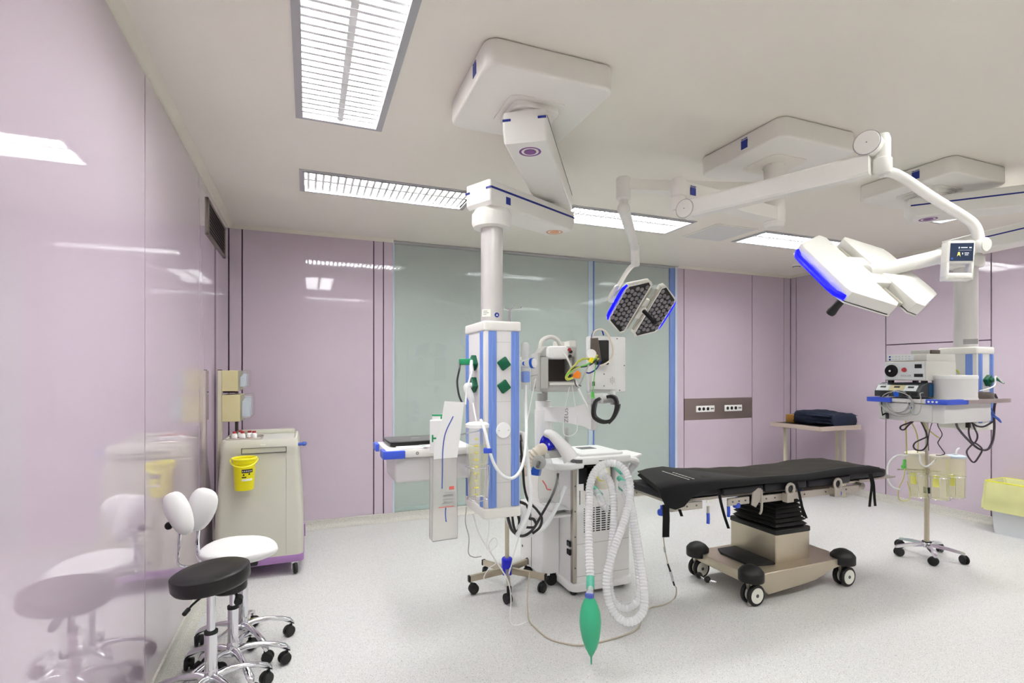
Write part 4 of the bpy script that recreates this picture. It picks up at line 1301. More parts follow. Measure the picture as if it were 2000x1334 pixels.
# grille: slots as one part, too small to pick apart
B = MB()
for r in range(11):
    for c_ in range(4):
        x = mx0 + 0.145 + c_ * 0.046 + 0.001 * r * (c_ > 2)
        wdt = 0.034 if c_ < 3 else 0.034 - 0.0013 * r
        B.box(x, x + wdt, my0 - 0.0015, my0 + 0.001, 0.44 + r * 0.0165, 0.4485 + r * 0.0165)
    B.box(mx0 + 0.092, mx0 + 0.1, my0 - 0.0015, my0 + 0.001, 0.44 + r * 0.0165, 0.4475 + r * 0.0165)
o = B.build('vent_slots', 'print_black', body); o['kind'] = 'stuff'
B = MB(); B.box(mx0 + 0.06, mx0 + 0.1, my0 - 0.004, my0 + 0.001, 0.645, 0.74, 0.002, 1); lt = B.build('latch', 'enamel', body)
B = MB(); B.box(mx0 + 0.056, mx0 + 0.06, my0 - 0.005, my0 + 0.001, 0.643, 0.743); B.build('latch_shadow_gap', 'dark_grey', lt)
for zz in (0.36, 0.13):
    B = MB(); B.box(mx0 + 0.035, mx1 - 0.02, my0 - 0.0008, my0 + 0.001, zz, zz + 0.003); B.build('panel_joint', 'grey_plastic', body)
# absorber canister and valves
B = MB(); B.lathe([(0.058, 0.735), (0.062, 0.745), (0.062, 0.885), (0.056, 0.9), (0.03, 0.905)], (2.02, 3.335, 0), seg=28); cn = B.build('absorber_canister', 'cream_plastic', AM)
for zz in (0.77, 0.80, 0.83, 0.86):
    B = MB(); B.ring((2.02, 3.335, zz), (0, 0, 1), 0.062, 0.0025, 28, 6); B.build('canister_rib', 'cream_plastic', cn)
B = MB(); B.lathe([(0.068, 0.645), (0.075, 0.66), (0.075, 0.71), (0.064, 0.735)], (2.02, 3.335, 0), seg=28); B.build('canister_foot', 'white_plastic', cn)
vc = P(1172, 925, 3.5)
B = MB(); B.lathe([(0.042, 0.0), (0.042, 0.03), (0.03, 0.035)], vc, (0.1, -0.99, 0.1), 24); vv = B.build('valve_body', 'white_plastic', AM)
B = MB(); B.ring(vc + Vector((0.002, -0.02, 0.002)), (0.1, -0.99, 0.1), 0.042, 0.008, 24, 8); B.build('yellow_ring', 'valve_yellow', vv)
for (u, v_, nm) in ((1165, 958, 0), (1206, 914, 1), (1214, 938, 2), (1217, 955, 3)):
    p_ = P(u, v_, 3.42)
    B = MB(); B.cyl(p_ + Vector((0, 0.03, 0.01)), p_ + Vector((0.0, -0.05, -0.02)), 0.019, seg=14); B.build('hose_port', 'teal_plastic', AM)
B = MB(); B.lathe([(0.014, 0), (0.012, 0.02)], P(1211, 954, 3.5), (0, -1, 0), 14); B.build('knob', 'grey_plastic', AM)
# work top
B = MB(); B.prism(rrect(mx0 + 0.005, mx1 - 0.02, my0 - 0.05, my0 + 0.42, 0.03), 0.93, 0.985, 0.012, 3); wt = B.build('work_top', 'white_plastic', AM)
B = MB(); B.prism(rrect(mx0 + 0.07, mx1 - 0.06, my0 + 0.0, my0 + 0.38, 0.02), 0.985, 1.002, 0.006, 2); B.build('writing_surface', 'white_plastic', wt)
B = MB(); B.box(1.93, 2.06, my0 + 0.2, my0 + 0.3, 1.0015, 1.0035); B.build('inset_display', 'dark_grey', wt)
B = MB(); B.box(1.93, 2.03, my0 - 0.0515, my0 - 0.049, 0.953, 0.958); B.build('slot', 'print_black', wt)
B = MB(); B.box(mx0 + 0.0, mx0 + 0.055, my0 - 0.052, my0 + 0.03, 0.945, 0.972, 0.003, 1); B.build('clip_block', 'dark_grey', wt)
B = MB(); B.prism([(mx1 - 0.03, my0 + 0.0), (mx1 + 0.06, my0 + 0.02), (mx1 + 0.17, my0 + 0.1), (mx1 + 0.17, my0 + 0.3), (mx1 - 0.03, my0 + 0.34)], 0.935, 0.96, 0.008, 2)
B.tube([(mx1 - 0.02, my0 + 0.01, 0.94), (mx1 + 0.03, my0 - 0.01, 0.93), (mx1 + 0.06, my0 + 0.03, 0.9), (mx1 + 0.02, my0 + 0.06, 0.83), (mx1 - 0.02, my0 + 0.07, 0.75)], 0.026, 10)
B.build('side_wing', 'white_plastic', wt)
B = MB(); B.tube([(mx0 + 0.06, my0 - 0.03, 0.93), (mx0 - 0.06, my0 - 0.045, 0.925), (mx0 - 0.17, my0 + 0.0, 0.93), (mx0 - 0.25, my0 + 0.12, 0.945), (mx0 - 0.27, my0 + 0.3, 0.95), (mx0 - 0.2, my0 + 0.42, 0.95)], 0.024, 12)
B.prism([(mx0 + 0.02, my0 - 0.03), (mx0 - 0.1, my0 - 0.02), (mx0 - 0.2, my0 + 0.1), (mx0 - 0.2, my0 + 0.4), (mx0 + 0.02, my0 + 0.4)], 0.92, 0.94, 0.004, 1)
B.build('grab_rail', 'white_plastic', wt)
B = MB(); B.cyl(P(1107, 872, 3.6), P(1107, 838, 3.6), 0.013, seg=14); B.sphere(P(1107, 838, 3.6), 0.013, seg=10); B.build('steel_post', 'grey_plastic', wt)
# left rear tower of the machine
B = MB(); B.prism(rrect(mx0 - 0.02, mx0 + 0.35, my0 + 0.24, my0 + 0.85, 0.02), 0.1, 0.92, 0.004, 1); tw = B.build('rear_tower', 'enamel', AM)
B = MB(); B.prism(rrect(mx0 - 0.145, mx0 + 0.0, my0 + 0.2, my0 + 0.62, 0.012), 0.085, 0.56, 0.003, 1); dr = B.build('drawer_unit', 'white_plastic', AM)
B = MB(); B.box(mx0 - 0.147, mx0 - 0.144, my0 + 0.39, my0 + 0.394, 0.09, 0.55); B.build('panel_joint', 'dark_grey', dr)
for y, zz in ((0.30, 0.53), (0.28, 0.50), (0.47, 0.13), (0.57, 0.2)):
    B = MB(); B.cyl((mx0 - 0.149, my0 + y, zz), (mx0 - 0.144, my0 + y, zz), 0.009, seg=10); B.build('screw', 'dark_grey', dr)
B = MB(); B.prism(rrect(mx0 - 0.16, mx0 + 0.02, my0 + 0.02, my0 + 0.42, 0.012), 0.56, 0.575, 0.002, 1); B.box(mx0 - 0.16, mx0 - 0.15, my0 + 0.04, my0 + 0.42, 0.575, 0.6); tr_ = B.build('pull_out_tray', 'white_plastic', AM)
B = MB()
rr = []
for x, dz in ((-0.19, -0.07), (-0.17, -0.02), (-0.14, 0.016), (-0.04, 0.02), (0.0, 0.012)):
    rr.append([Vector((mx0 + x, my0 + y, 0.59 + dz + e)) for y, e in ((0.03, 0.0), (0.36, 0.008), (0.36, 0.011), (0.03, 0.003))])
B.rings(rr); B.build('paper_on_tray', 'white_matte', tr_)
B = MB(); B.cyl((mx0 - 0.06, my0 + 0.21, 0.05), (mx0 - 0.06, my0 + 0.25, 0.05), 0.045, seg=20); B.box(mx0 - 0.08, mx0 - 0.03, my0 + 0.2, my0 + 0.26, 0.05, 0.1); B.build('caster', 'black_rubber', dr)
for zz in (0.36, 0.30):
    B = MB(); B.box(mx0 - 0.012, mx0 + 0.0, my0 + 0.02, my0 + 0.07, zz - 0.02, zz + 0.02, 0.004, 1); B.build('side_catch', 'black_rubber', AM)
# blue vaporiser, absorber hose and suction parts left of the work top
B = MB(); B.tube([P(1040, 925, 3.75), P(1044, 905, 3.75), P(1050, 885, 3.75)], 0.06, 16, smooth=False); B.build('vaporiser', 'pump_blue', AM)
B = MB(); B.tube([P(1060, 862, 3.62), P(1070, 866, 3.6), P(1080, 878, 3.58)], lambda s_: 0.045 + 0.01 * math.sin(s_ * 9), 14); B.build('vaporiser_dial', 'royal_blue', AM)
B = MB(); B.tube([P(1066, 846, 3.56), P(1078, 850, 3.53), P(1094, 866, 3.5), P(1108, 884, 3.48), P(1116, 898, 3.47)], lambda s_: 0.026 + 0.03 * s_, 14); B.build('shroud', 'white_plastic', AM)
B = MB(); B.cbox(P(1075, 886, 3.56), (0.13, 0.1, 0.05), 0.01); B.build('vaporiser_base', 'grey_plastic', AM)
# monitor column and arm
B = MB(); B.cyl(P(1062, 885, 3.85), P(1061, 800, 3.85), 0.065, seg=24); B.cyl(P(1061, 802, 3.85), P(1061, 783, 3.85), 0.058, seg=24); mc = B.build('monitor_column', 'white_plastic', AM)
a0, a1 = P(1060, 806, 3.85), P(1147, 800, 3.62)
mt = frame(a0, a1 - a0, (0, 0, 1))
L = (a1 - a0).length
B = MB()
rr = []
for x, hw, za, zb in ((-0.03, 0.05, -0.055, 0.05), (0.08, 0.045, -0.055, 0.045), (L * 0.7, 0.045, -0.06, 0.05), (L, 0.05, -0.075, 0.08), (L + 0.05, 0.04, -0.10, 0.08)):
    rr.append([mt @ Vector((x, y, z)) for y, z in ((-hw, za), (hw, za), (hw, zb), (-hw, zb))])
B.rings(rr); ma = B.build('monitor_arm', 'white_plastic', AM)
text('ZEUS', 'arm_lettering', 0.045, mt @ Matrix(((0, 0, 0, L * 0.62), (0, 0, -1, -0.0465), (-1, 0, 0, -0.005), (0, 0, 0, 1))) @ Matrix(((1, 0, 0, 0), (0, 1, 0, 0), (0, 0, 1, 0), (0, 0, 0, 1))) if False else
     mt @ Matrix(((0, -1, 0, L * 0.62), (0, 0, -1, -0.0465), (1, 0, 0, -0.005), (0, 0, 0, 1))), 'print_grey', ma)
B = MB(); B.cyl(P(1058, 786, 3.85), P(1058, 768, 3.85), 0.035, seg=18); B.cyl(P(1064, 782, 3.85), P(1064, 764, 3.85), 0.022, seg=12); B.build('swivel', 'grey_plastic', AM)

# module rack above the column
rkc = P(1080, 735, 3.72)
t = thing('module_rack', 'grey open monitor module rack on the swivel above the anaesthesia machine', 'module rack', (rkc.x, rkc.y, 1.43))
mt = frame(P(1082, 764, 3.72), (0.97, -0.22, 0), (0, 0, 1))
B = MB()
B.box(-0.145, -0.125, -0.13, 0.12, 0.0, 0.27, 0.006, 2, mt); B.box(0.12, 0.14, -0.11, 0.12, 0.0, 0.27, 0.006, 2, mt)
B.box(-0.14, 0.14, -0.12, 0.12, 0.0, 0.07, 0.006, 2, mt); B.box(-0.14, 0.14, 0.1, 0.12, 0.05, 0.27, 0.004, 1, mt)
B.prism([(-0.145, 0.24), (-0.09, 0.315), (0.14, 0.315), (0.14, 0.24)], -0.12, 0.1, 0.006, 1, mt @ Matrix(((1, 0, 0, 0), (0, 0, -1, 0), (0, 1, 0, 0), (0, 0, 0, 1))))
hs = B.build('frame', 'grey_plastic', t)
B = MB(); B.box(-0.125, 0.12, 0.09, 0.1, 0.07, 0.24, mtx=mt); B.build('recess', 'brown_grey', hs)
B = MB(); B.box(-0.125, -0.07, -0.135, -0.05, 0.02, 0.24, 0.004, 1, mt); B.build('module', 'grey_plastic', hs)
B = MB(); B.box(-0.06, 0.12, -0.128, -0.1, 0.045, 0.062, 0.003, 1, mt); B.build('front_lip', 'enamel', hs)
B = MB(); B.box(0.1, 0.15, -0.05, 0.12, 0.12, 0.36, 0.01, 2, mt); B.box(0.02, 0.15, 0.1, 0.13, 0.1, 0.36, 0.008, 2, mt); B.build('back_plate', 'enamel', t)
B = MB(); B.box(-0.08, 0.07, -0.16, 0.02, 0.225, 0.315, 0.025, 3, mt); B.build('white_module', 'white_plastic', t)
B = MB(); B.tube([mt @ Vector(p_) for p_ in ((-0.10, 0.0, 0.3), (-0.085, 0.0, 0.36), (-0.03, 0.0, 0.385), (0.02, 0.0, 0.37), (0.05, 0.0, 0.32))], 0.016, 10); B.build('carry_handle', 'enamel', t)
for x, zz, m_ in ((0.075, 0.29, 'vial_red'), (0.085, 0.275, 'print_black'), (0.08, 0.245, 'print_black')):
    B = MB(); B.cyl(mt @ Vector((x - 0.004, -0.165, zz)), mt @ Vector((x - 0.004, -0.15, zz)), 0.011, seg=12); B.build('connector', m_, t)
B = MB(); B.lathe([(0.03, 0), (0.026, 0.02), (0, 0.022)], mt @ Vector((-0.146, -0.06, 0.05)), mt.to_3x3() @ Vector((-1, 0, 0)), 18); B.build('side_knob', 'grey_plastic', t)

# patient monitor seen from behind
mnc = P(1190, 712, 3.6)
t = thing('patient_monitor', 'white patient monitor seen from behind on the anaesthesia machine arm', 'monitor', (mnc.x, mnc.y, 1.4))
mt = frame(P(1187, 766, 3.6), (0.995, -0.10, 0), (0, 0, 1))
B = MB(); B.box(-0.145, 0.14, 0.0, 0.05, 0.0, 0.385, 0.012, 3, mt); mh = B.build('rear_shell', 'white_plastic', t)
B = MB(); B.prism([(-0.14, 0.02), (0.05, 0.02), (0.05, 0.255), (0.0, 0.27), (-0.06, 0.36), (-0.14, 0.36)], -0.045, 0.005, 0.012, 2, mt @ Matrix(((1, 0, 0, 0), (0, 0, 1, 0), (0, 1, 0, 0), (0, 0, 0, 1)))); B.build('rear_bulge', 'white_plastic', mh)
B = MB(); B.box(-0.135, 0.13, 0.05, 0.053, 0.01, 0.375, mtx=mt); B.build('screen', 'black_gloss', mh)
B = MB()
for r in range(5):
    for c_ in range(3):
        if (r in (0, 4)) and c_ != 1:
            continue
        B.cyl(mt @ Vector((0.0 + c_ * 0.012, -0.047, 0.06 + r * 0.011)), mt @ Vector((0.0 + c_ * 0.012, -0.044, 0.06 + r * 0.011)), 0.0022, seg=6)
o = B.build('speaker_holes', 'dark_grey', mh); o['kind'] = 'stuff'
for x, zz in ((0.07, 0.37), (0.125, 0.185), (0.09, 0.012), (-0.05, 0.125), (-0.05, 0.045)):
    y_ = -0.002 if x > 0.06 else -0.047
    B = MB(); B.cyl(mt @ Vector((x, y_ - 0.001, zz)), mt @ Vector((x, y_ + 0.003, zz)), 0.004, seg=8); B.build('screw', 'dark_grey', mh)
B = MB(); B.box(-0.135, -0.118, -0.048, -0.044, 0.045, 0.075, mtx=mt); B.build('socket', 'dark_grey', mh)
B = MB(); B.box(-0.15, -0.02, -0.05, 0.02, -0.075, -0.005, 0.008, 2, mt); B.cyl(mt @ Vector((-0.06, -0.04, -0.04)), mt @ Vector((0.02, -0.04, -0.045)), 0.03, seg=18)
B.box(0.01, 0.03, -0.06, -0.02, -0.085, 0.01, 0.003, 1, mt); B.box(0.02, 0.06, -0.05, -0.02, -0.08, -0.045, 0.003, 1, mt)
B.build('mount', 'white_plastic', t)
# cable pouch and leads on the monitor back
t = thing('cable_pouch', 'brown lead pouch and dark module hanging behind the patient monitor', 'pouch', P(1180, 690, 3.45))
mt2 = frame(P(1166, 683, 3.47), (0.97, -0.22, 0), (0, 0, 1))
B = MB(); B.prism([(-0.042, 0.075), (0.005, 0.078), (0.018, 0.0), (0.028, -0.075), (0.01, -0.085), (-0.045, -0.02)], -0.012, 0.012, 0.004, 1, mt2 @ Matrix(((1, 0, 0, 0), (0, 0, -1, 0), (0, 1, 0, 0), (0, 0, 0, 1)))); B.build('brown_sleeve', 'brown_grey', t)
B = MB(); B.box(0.0, 0.085, 0.0, 0.07, -0.1, 0.065, 0.008, 2, mt2); B.build('dark_module', 'print_black', t)
B = MB(); B.prism([(0.0, 0.06), (0.09, 0.07), (0.095, -0.05), (0.06, -0.11), (0.01, -0.09)], -0.075, -0.07, 0.001, 1, mt2 @ Matrix(((1, 0, 0, 0), (0, 0, -1, 0), (0, 1, 0, 0), (0, 0, 0, 1)))); B.build('pouch_back', 'brown_grey', t)
t = thing('white_sensor', 'round white sensor plug at the end of the yellow lead bundle', 'sensor', P(1155, 692, 3.42))
B = MB(); B.lathe([(0.03, -0.012), (0.034, 0.0), (0.03, 0.012), (0, 0.016)], P(1155, 692, 3.41), (-0.35, -0.92, 0.1), 20); B.build('cap', 'white_plastic', t)
B = MB(); B.cyl(P(1157, 699, 3.4), P(1153, 708, 3.4), 0.014, seg=12); B.build('collar', 'tag_yellow', t)

lead_defs = [
    ('cable_yellow', [(1166, 697), (1152, 709), (1135, 716), (1120, 722), (1108, 735), (1107, 741), (1116, 738), (1122, 735)]),
    ('cable_yellow', [(1168, 694), (1150, 700), (1136, 703), (1122, 714), (1110, 727), (1105, 737), (1109, 742), (1120, 738)]),
    ('cable_green', [(1164, 700), (1147, 712), (1128, 718), (1117, 725), (1108, 731), (1106, 738)]),
    ('cable_yellow', [(1170, 700), (1158, 706), (1143, 700), (1130, 705), (1119, 718), (1109, 732), (1108, 739), (1118, 739)]),
    ('cable_grey', [(1150, 712), (1140, 735), (1132, 752), (1128, 757)]),
    ('cable_black', [(1166, 702), (1150, 714), (1130, 717), (1121, 719), (1112, 730), (1115, 735)]),
]
t = thing('lead_bundle', 'bundle of yellow and green monitoring leads with orange connector behind the monitor', 'cables', P(1130, 715, 3.42))
for k, (m_, pts) in enumerate(lead_defs):
    B = MB(); B.tube([P(u, v_, 3.40 + 0.006 * ((k * 3 + i) % 3)) for i, (u, v_) in enumerate(pts)], 0.0055, 7); B.build('lead', m_, t)
mt3 = frame(P(1127, 732, 3.40), (0.93, -0.36, 0.1), (0.1, 0.05, 1))
B = MB(); B.prism([(-0.03, -0.018), (0.018, -0.026), (0.026, 0.01), (0.004, 0.03), (-0.024, 0.006)], -0.012, 0.012, 0.004, 1, frame(P(1127, 732, 3.40), (0.93, -0.36, 0.0), (-0.36, -0.93, 0))); B.build('orange_connector', 'tag_orange', t)
B = MB()
B.tube([P(1123, 741, 3.42), P(1124, 750, 3.42), P(1130, 758, 3.41)], 0.005, 6); B.tube([P(1130, 752, 3.41), P(1135, 754, 3.41)], 0.005, 6, smooth=False)
B.build('black_clip', 'dark_grey', t)
t = thing('monitor_lead', 'cream lead arching over the back of the patient monitor', 'cable', P(1180, 650, 3.5))
B = MB(); B.tube([P(1157, 661, 3.5), P(1161, 648, 3.49), P(1171, 643, 3.48), P(1183, 648, 3.47), P(1193, 665, 3.46), P(1198, 685, 3.46), P(1193, 702, 3.46), P(1181, 711, 3.46), P(1172, 714, 3.46)], 0.006, 8); B.build('lead', 'hose_cream', t)
t = thing('monitor_lead', 'dark blue lead arching over the back of the patient monitor', 'cable', P(1160, 645, 3.52))
B = MB(); B.tube([P(1155, 662, 3.53), P(1158, 651, 3.53), P(1166, 643, 3.53), P(1175, 644, 3.53), P(1179, 655, 3.53)], 0.005, 8); B.build('lead', 'logo_blue', t)
B = MB(); B.tube([P(1173, 705, 3.46), P(1165, 720, 3.45), P(1153, 728, 3.45), P(1145, 728, 3.45)], 0.005, 8); B.build('lead', 'logo_blue', t)
t = thing('monitor_lead', 'thin green lead hanging to a green clip below the monitor', 'cable', P(1160, 740, 3.42))
B = MB(); B.tube([P(1164, 707, 3.42), P(1161, 735, 3.43), P(1157, 770, 3.45)], 0.003, 6); B.build('lead', 'cable_green', t)
B = MB(); B.cyl(P(1157, 766, 3.45), P(1158, 778, 3.45), 0.012, seg=8); B.build('clip', 'cable_green', t)
# blood pressure cuff: a black loop
t = thing('pressure_cuff', 'black blood pressure cuff hanging as a loop under the patient monitor', 'cuff', P(1182, 800, 3.5))
ws = Vector((0.62, 0.78, 0)) * 0.095
lp_ = [(1172, 778), (1164, 784), (1160, 800), (1161, 813), (1170, 821), (1182, 824), (1194, 820), (1202, 806), (1205, 790), (1202, 778), (1194, 774), (1186, 775)]
B = MB(); B.ribbon([P(u, v_, 3.5) for u, v_ in lp_], ws, 0.02, 5); B.build('band', 'black_rubber', t)
B = MB(); B.ribbon([P(u, v_, 3.5) for u, v_ in ((1190, 826), (1200, 815), (1207, 800), (1209, 790))], ws, 0.016, 5); B.build('hook_flap', 'black_rubber', t)
t = thing('infusion_line', 'thin clear white line looping below the module rack', 'tube', P(1120, 800, 3.5))
B = MB(); B.tube([P(1117, 750, 3.5), P(1121, 780, 3.5), P(1127, 815, 3.5), P(1127, 840, 3.5), P(1118, 850, 3.5), P(1105, 851, 3.5), P(1100, 840, 3.5), P(1103, 800, 3.5), P(1112, 755, 3.5)], 0.003, 6); B.build('line', 'cable_white', t)
t = thing('monitor_hose', 'white sampling hose drooping from the monitor to the machine arm', 'hose', P(1140, 780, 3.45))
B = MB(); B.tube([P(1100, 690, 3.45), P(1108, 700, 3.44), P(1118, 722, 3.43), P(1126, 748, 3.42), P(1134, 768, 3.42), P(1146, 792, 3.43), P(1154, 815, 3.45)], 0.007, 8); B.build('hose', 'cable_white', t)

# hoses of the machine
def corr(pts, r, name, material, parent, seg=10, pitch=0.016):
    path = smooth_path(pts, 14)
    L_ = sum((b_ - a).length for a, b_ in zip(path[:-1], path[1:]))
    n = max(8, int(L_ / pitch) * 2)
    acc = [0]
    for a, b_ in zip(path[:-1], path[1:]):
        acc.append(acc[-1] + (b_ - a).length)
    res = []
    j = 0
    for k in range(n + 1):
        s_ = L_ * k / n
        while j < len(acc) - 2 and acc[j + 1] < s_:
            j += 1
        f_ = (s_ - acc[j]) / max(1e-9, acc[j + 1] - acc[j])
        res.append(path[j].lerp(path[j + 1], f_))
    B = MB(); B.tube(res, lambda q: r * (1.0 + 0.09 * (1 if int(round(q * n)) % 2 else -1)), seg, smooth=False)
    return B.build(name, material, parent)


t = thing('absorber_hose', 'cream ribbed hose bending beside the blue vaporiser', 'hose', P(1040, 900, 3.45))
corr([P(1022, 925, 3.5), P(1030, 908, 3.48), P(1040, 892, 3.46), P(1052, 880, 3.46), P(1062, 876, 3.5)], 0.036, 'hose', 'hose_cream', t, 14, 0.02)
t = thing('breathing_circuit', 'white corrugated breathing hoses looping in front of the anaesthesia machine', 'breathing hose', P(1190, 1000, 3.2))
corr([P(1153, 1128, 2.95), P(1150, 1060, 3.05), P(1151, 985, 3.18), P(1153, 945, 3.24), P(1164, 919, 3.28), P(1182, 906, 3.3), P(1203, 906, 3.3), P(1221, 920, 3.28), P(1230, 945, 3.25), P(1229, 980, 3.2), P(1218, 1020, 3.15), P(1203, 1060, 3.1), P(1188, 1110, 3.05), P(1185, 1150, 3.02), P(1196, 1190, 3.0), P(1218, 1213, 2.98), P(1240, 1212, 2.98), P(1257, 1190, 3.0), P(1258, 1150, 3.04), P(1250, 1090, 3.1), P(1240, 1030, 3.16), P(1232, 985, 3.2), P(1224, 955, 3.28), P(1214, 945, 3.4)], 0.0245, 'outer_hose', 'milky_plastic', t, 12, 0.018)
corr([P(1180, 928, 3.4), P(1190, 938, 3.36), P(1196, 960, 3.32), P(1199, 1000, 3.26), P(1195, 1060, 3.2), P(1190, 1110, 3.15), P(1193, 1160, 3.1), P(1210, 1185, 3.08), P(1232, 1186, 3.08), P(1248, 1165, 3.1), P(1247, 1110, 3.15), P(1238, 1040, 3.2), P(1230, 985, 3.25), P(1220, 962, 3.34)], 0.0225, 'inner_hose', 'milky_plastic', t, 12, 0.018)
corr([P(1164, 958, 3.4), P(1172, 972, 3.36), P(1178, 988, 3.34), P(1188, 995, 3.34)], 0.022, 'short_hose', 'milky_plastic', t, 12, 0.018)
B = MB(); B.cyl(P(1153, 1150, 2.9), P(1153, 1126, 2.94), 0.0235, seg=16); B.build('bag_connector', 'teal_plastic', t)
t = thing('breathing_bag', 'mint green rubber breathing bag hanging low in front of the machine', 'breathing bag', P(1152, 1230, 2.75))
bd = 2.72
bt, bb = P(1151.5, 1163, bd), P(1155, 1297, bd)
Lb = (bt - bb).length
prof = [(0.004, 0), (0.0045, 0.035), (0.006, 0.04), (0.012, 0.05), (0.03, 0.085), (0.046, 0.135), (0.055, 0.19), (0.057, 0.225), (0.053, 0.27), (0.042, 0.31), (0.03, 0.335), (0.0215, 0.348), (0.0205, Lb)]
B = MB(); B.lathe(prof, bb, bt - bb, 28); B.build('bag', 'bag_green', t)
B = MB(); B.cyl(bt - Vector((0, 0, 0.008)), bt + Vector((0, 0, 0.01)), 0.024, seg=18); B.build('neck_collar', 'print_blue', t)
B = MB(); B.cyl(bt + Vector((0, 0, 0.008)), P(1153, 1151, 2.88), 0.019, seg=14); B.build('neck_tube', 'milky_plastic', t)

# mask bag on the left of the machine
t = thing('mask_bag', 'clear plastic bag with red print hanging at the machine grab rail', 'bag', P(1068, 930, 3.35))
mt = frame(P(1068, 900, 3.36), (0.93, -0.36, 0), (0, 0, 1))
B = MB()
rr = []
for z, wd, dp, ox in ((0.05, 0.02, 0.012, 0.0), (-0.0, 0.07, 0.03, 0.0), (-0.08, 0.12, 0.05, 0.005), (-0.17, 0.15, 0.055, 0.012), (-0.24, 0.15, 0.045, 0.016), (-0.27, 0.13, 0.012, 0.018)):
    rr.append([mt @ Vector((ox + wd / 2 * math.cos(a * math.pi / 6) * (1 + 0.06 * ((a * 5) % 3 - 1)), dp / 2 * math.sin(a * math.pi / 6), z)) for a in range(12)])
B.rings(rr); B.build('bag', 'clear_plastic', t)
B = MB(); B.tube([mt @ Vector((-0.03, -0.03, -0.12)), mt @ Vector((-0.01, -0.033, -0.15)), mt @ Vector((0.0, -0.033, -0.175)), mt @ Vector((0.025, -0.03, -0.18))], 0.004, 6); B.build('red_print', 'print_red', t)
t = thing('breathing_filter', 'round clear breathing filter at the end of the grab rail', 'filter', P(1052, 902, 3.4))
B = MB(); B.lathe([(0.02, -0.02), (0.045, -0.008), (0.046, 0.008), (0.02, 0.02)], P(1053, 903, 3.38), (-0.5, -0.85, 0), 22); B.build('disc', 'grey_plastic', t)
B = MB(); B.cyl(P(1053, 903, 3.36), P(1050, 912, 3.33), 0.012, seg=10); B.build('port', 'dark_grey', t)

# cables between pendant and machine
def cable(name, label, m_, pts, r, cat='cable', part='lead'):
    t_ = thing(name, label, cat, P(*pts[0]))
    B_ = MB(); B_.tube([P(*p_) for p_ in pts], r, 8); B_.build(part, m_, t_)
    return t_


cable('gas_hose', 'black and white gas hose sweeping from the machine down under the pendant', 'cable_black', [(1090, 925, 3.45), (1086, 948, 3.4), (1075, 975, 3.35), (1058, 1005, 3.25), (1040, 1035, 3.2), (1020, 1047, 3.15), (1002, 1038, 3.08), (994, 1020, 3.0), (991, 1000, 2.97)], 0.0085, 'hose')
cable('gas_hose', 'white gas hose curving under the pendant beside the black one', 'hose_white', [(1104, 950, 3.45), (1096, 970, 3.42), (1082, 1000, 3.36), (1064, 1028, 3.3), (1040, 1044, 3.24), (1014, 1044, 3.18), (998, 1028, 3.1), (988, 1002, 3.0)], 0.014, 'hose')
cable('gas_hose', 'white hose hanging down the right flank of the pendant column', 'hose_white', [(1022, 845, 3.05), (1028, 880, 3.02), (1033, 920, 3.0), (1036, 960, 2.98), (1035, 990, 2.97), (1028, 1012, 2.96), (1016, 1035, 2.96), (1010, 1045, 2.98)], 0.0125, 'hose')
cable('mains_cable', 'thick black mains cable drooping right of the pendant column', 'cable_black', [(1016, 860, 3.2), (1021, 910, 3.18), (1024, 950, 3.16), (1032, 978, 3.14), (1048, 995, 3.14), (1058, 1012, 3.15), (1054, 1030, 3.16), (1040, 1042, 3.16)], 0.008)
cable('mains_cable', 'black cable coil looped below the pendant foot', 'cable_black', [(1000, 1005, 3.02), (1004, 1030, 3.02), (1010, 1040, 3.03), (1014, 1020, 3.03), (1012, 1008, 3.04), (1020, 1026, 3.06), (1030, 1030, 3.1), (1044, 1030, 3.14)], 0.0075)
cable('mains_cable', 'short black cable curling out from behind the pendant foot', 'cable_black', [(1014, 980, 3.12), (1026, 985, 3.12), (1034, 998, 3.13), (1034, 1012, 3.13), (1042, 1014, 3.15), (1048, 1024, 3.16)], 0.009)
cable('gas_hose', 'short white coupling hose at the pendant foot', 'hose_white', [(1019, 990, 3.05), (1024, 1006, 3.03), (1022, 1024, 3.02), (1014, 1034, 3.0)], 0.024, 'hose')
cable('sensor_lead', 'thin grey lead hanging from the left of the pendant foot to the floor', 'cable_grey', [(911, 990, 2.95), (909, 1020, 2.96), (916, 1050, 3.0), (915, 1080, 3.05), (925, 1088, 3.08), (940, 1087, 3.1)], 0.003)
cable('sensor_lead', 'thin white lead slanting from the pendant foot past the blue hub', 'cable_white', [(924, 1003, 2.92), (935, 1040, 2.94), (955, 1075, 2.98), (975, 1105, 3.02), (992, 1135, 3.08), (998, 1170, 3.12), (996, 1210, 3.1), (1006, 1222, 3.05), (1030, 1215, 3.1)], 0.004)
cable('sensor_lead', 'tangled thin white lead below the pendant foot', 'cable_white', [(955, 1015, 2.9), (954, 1045, 2.92), (950, 1070, 2.94), (960, 1075, 2.94), (972, 1062, 2.94), (966, 1050, 2.94), (955, 1062, 2.94), (960, 1082, 2.95), (968, 1100, 2.97), (955, 1110, 2.98), (945, 1130, 3.0), (960, 1140, 3.0)], 0.0028)
cable('sensor_lead', 'thin white lead hanging straight down between pendant and machine', 'cable_white', [(1016, 1040, 3.0), (1006, 1075, 3.02), (1000, 1100, 3.04), (994, 1120, 3.05), (996, 1110, 3.03)], 0.0035)
cable('infusion_line', 'thin clear line running down from the grey module rack to the pendant side', 'cable_white', [(1046, 740, 3.4), (1040, 770, 3.3), (1034, 800, 3.2), (1028, 830, 3.1)], 0.003, 'tube', 'line')
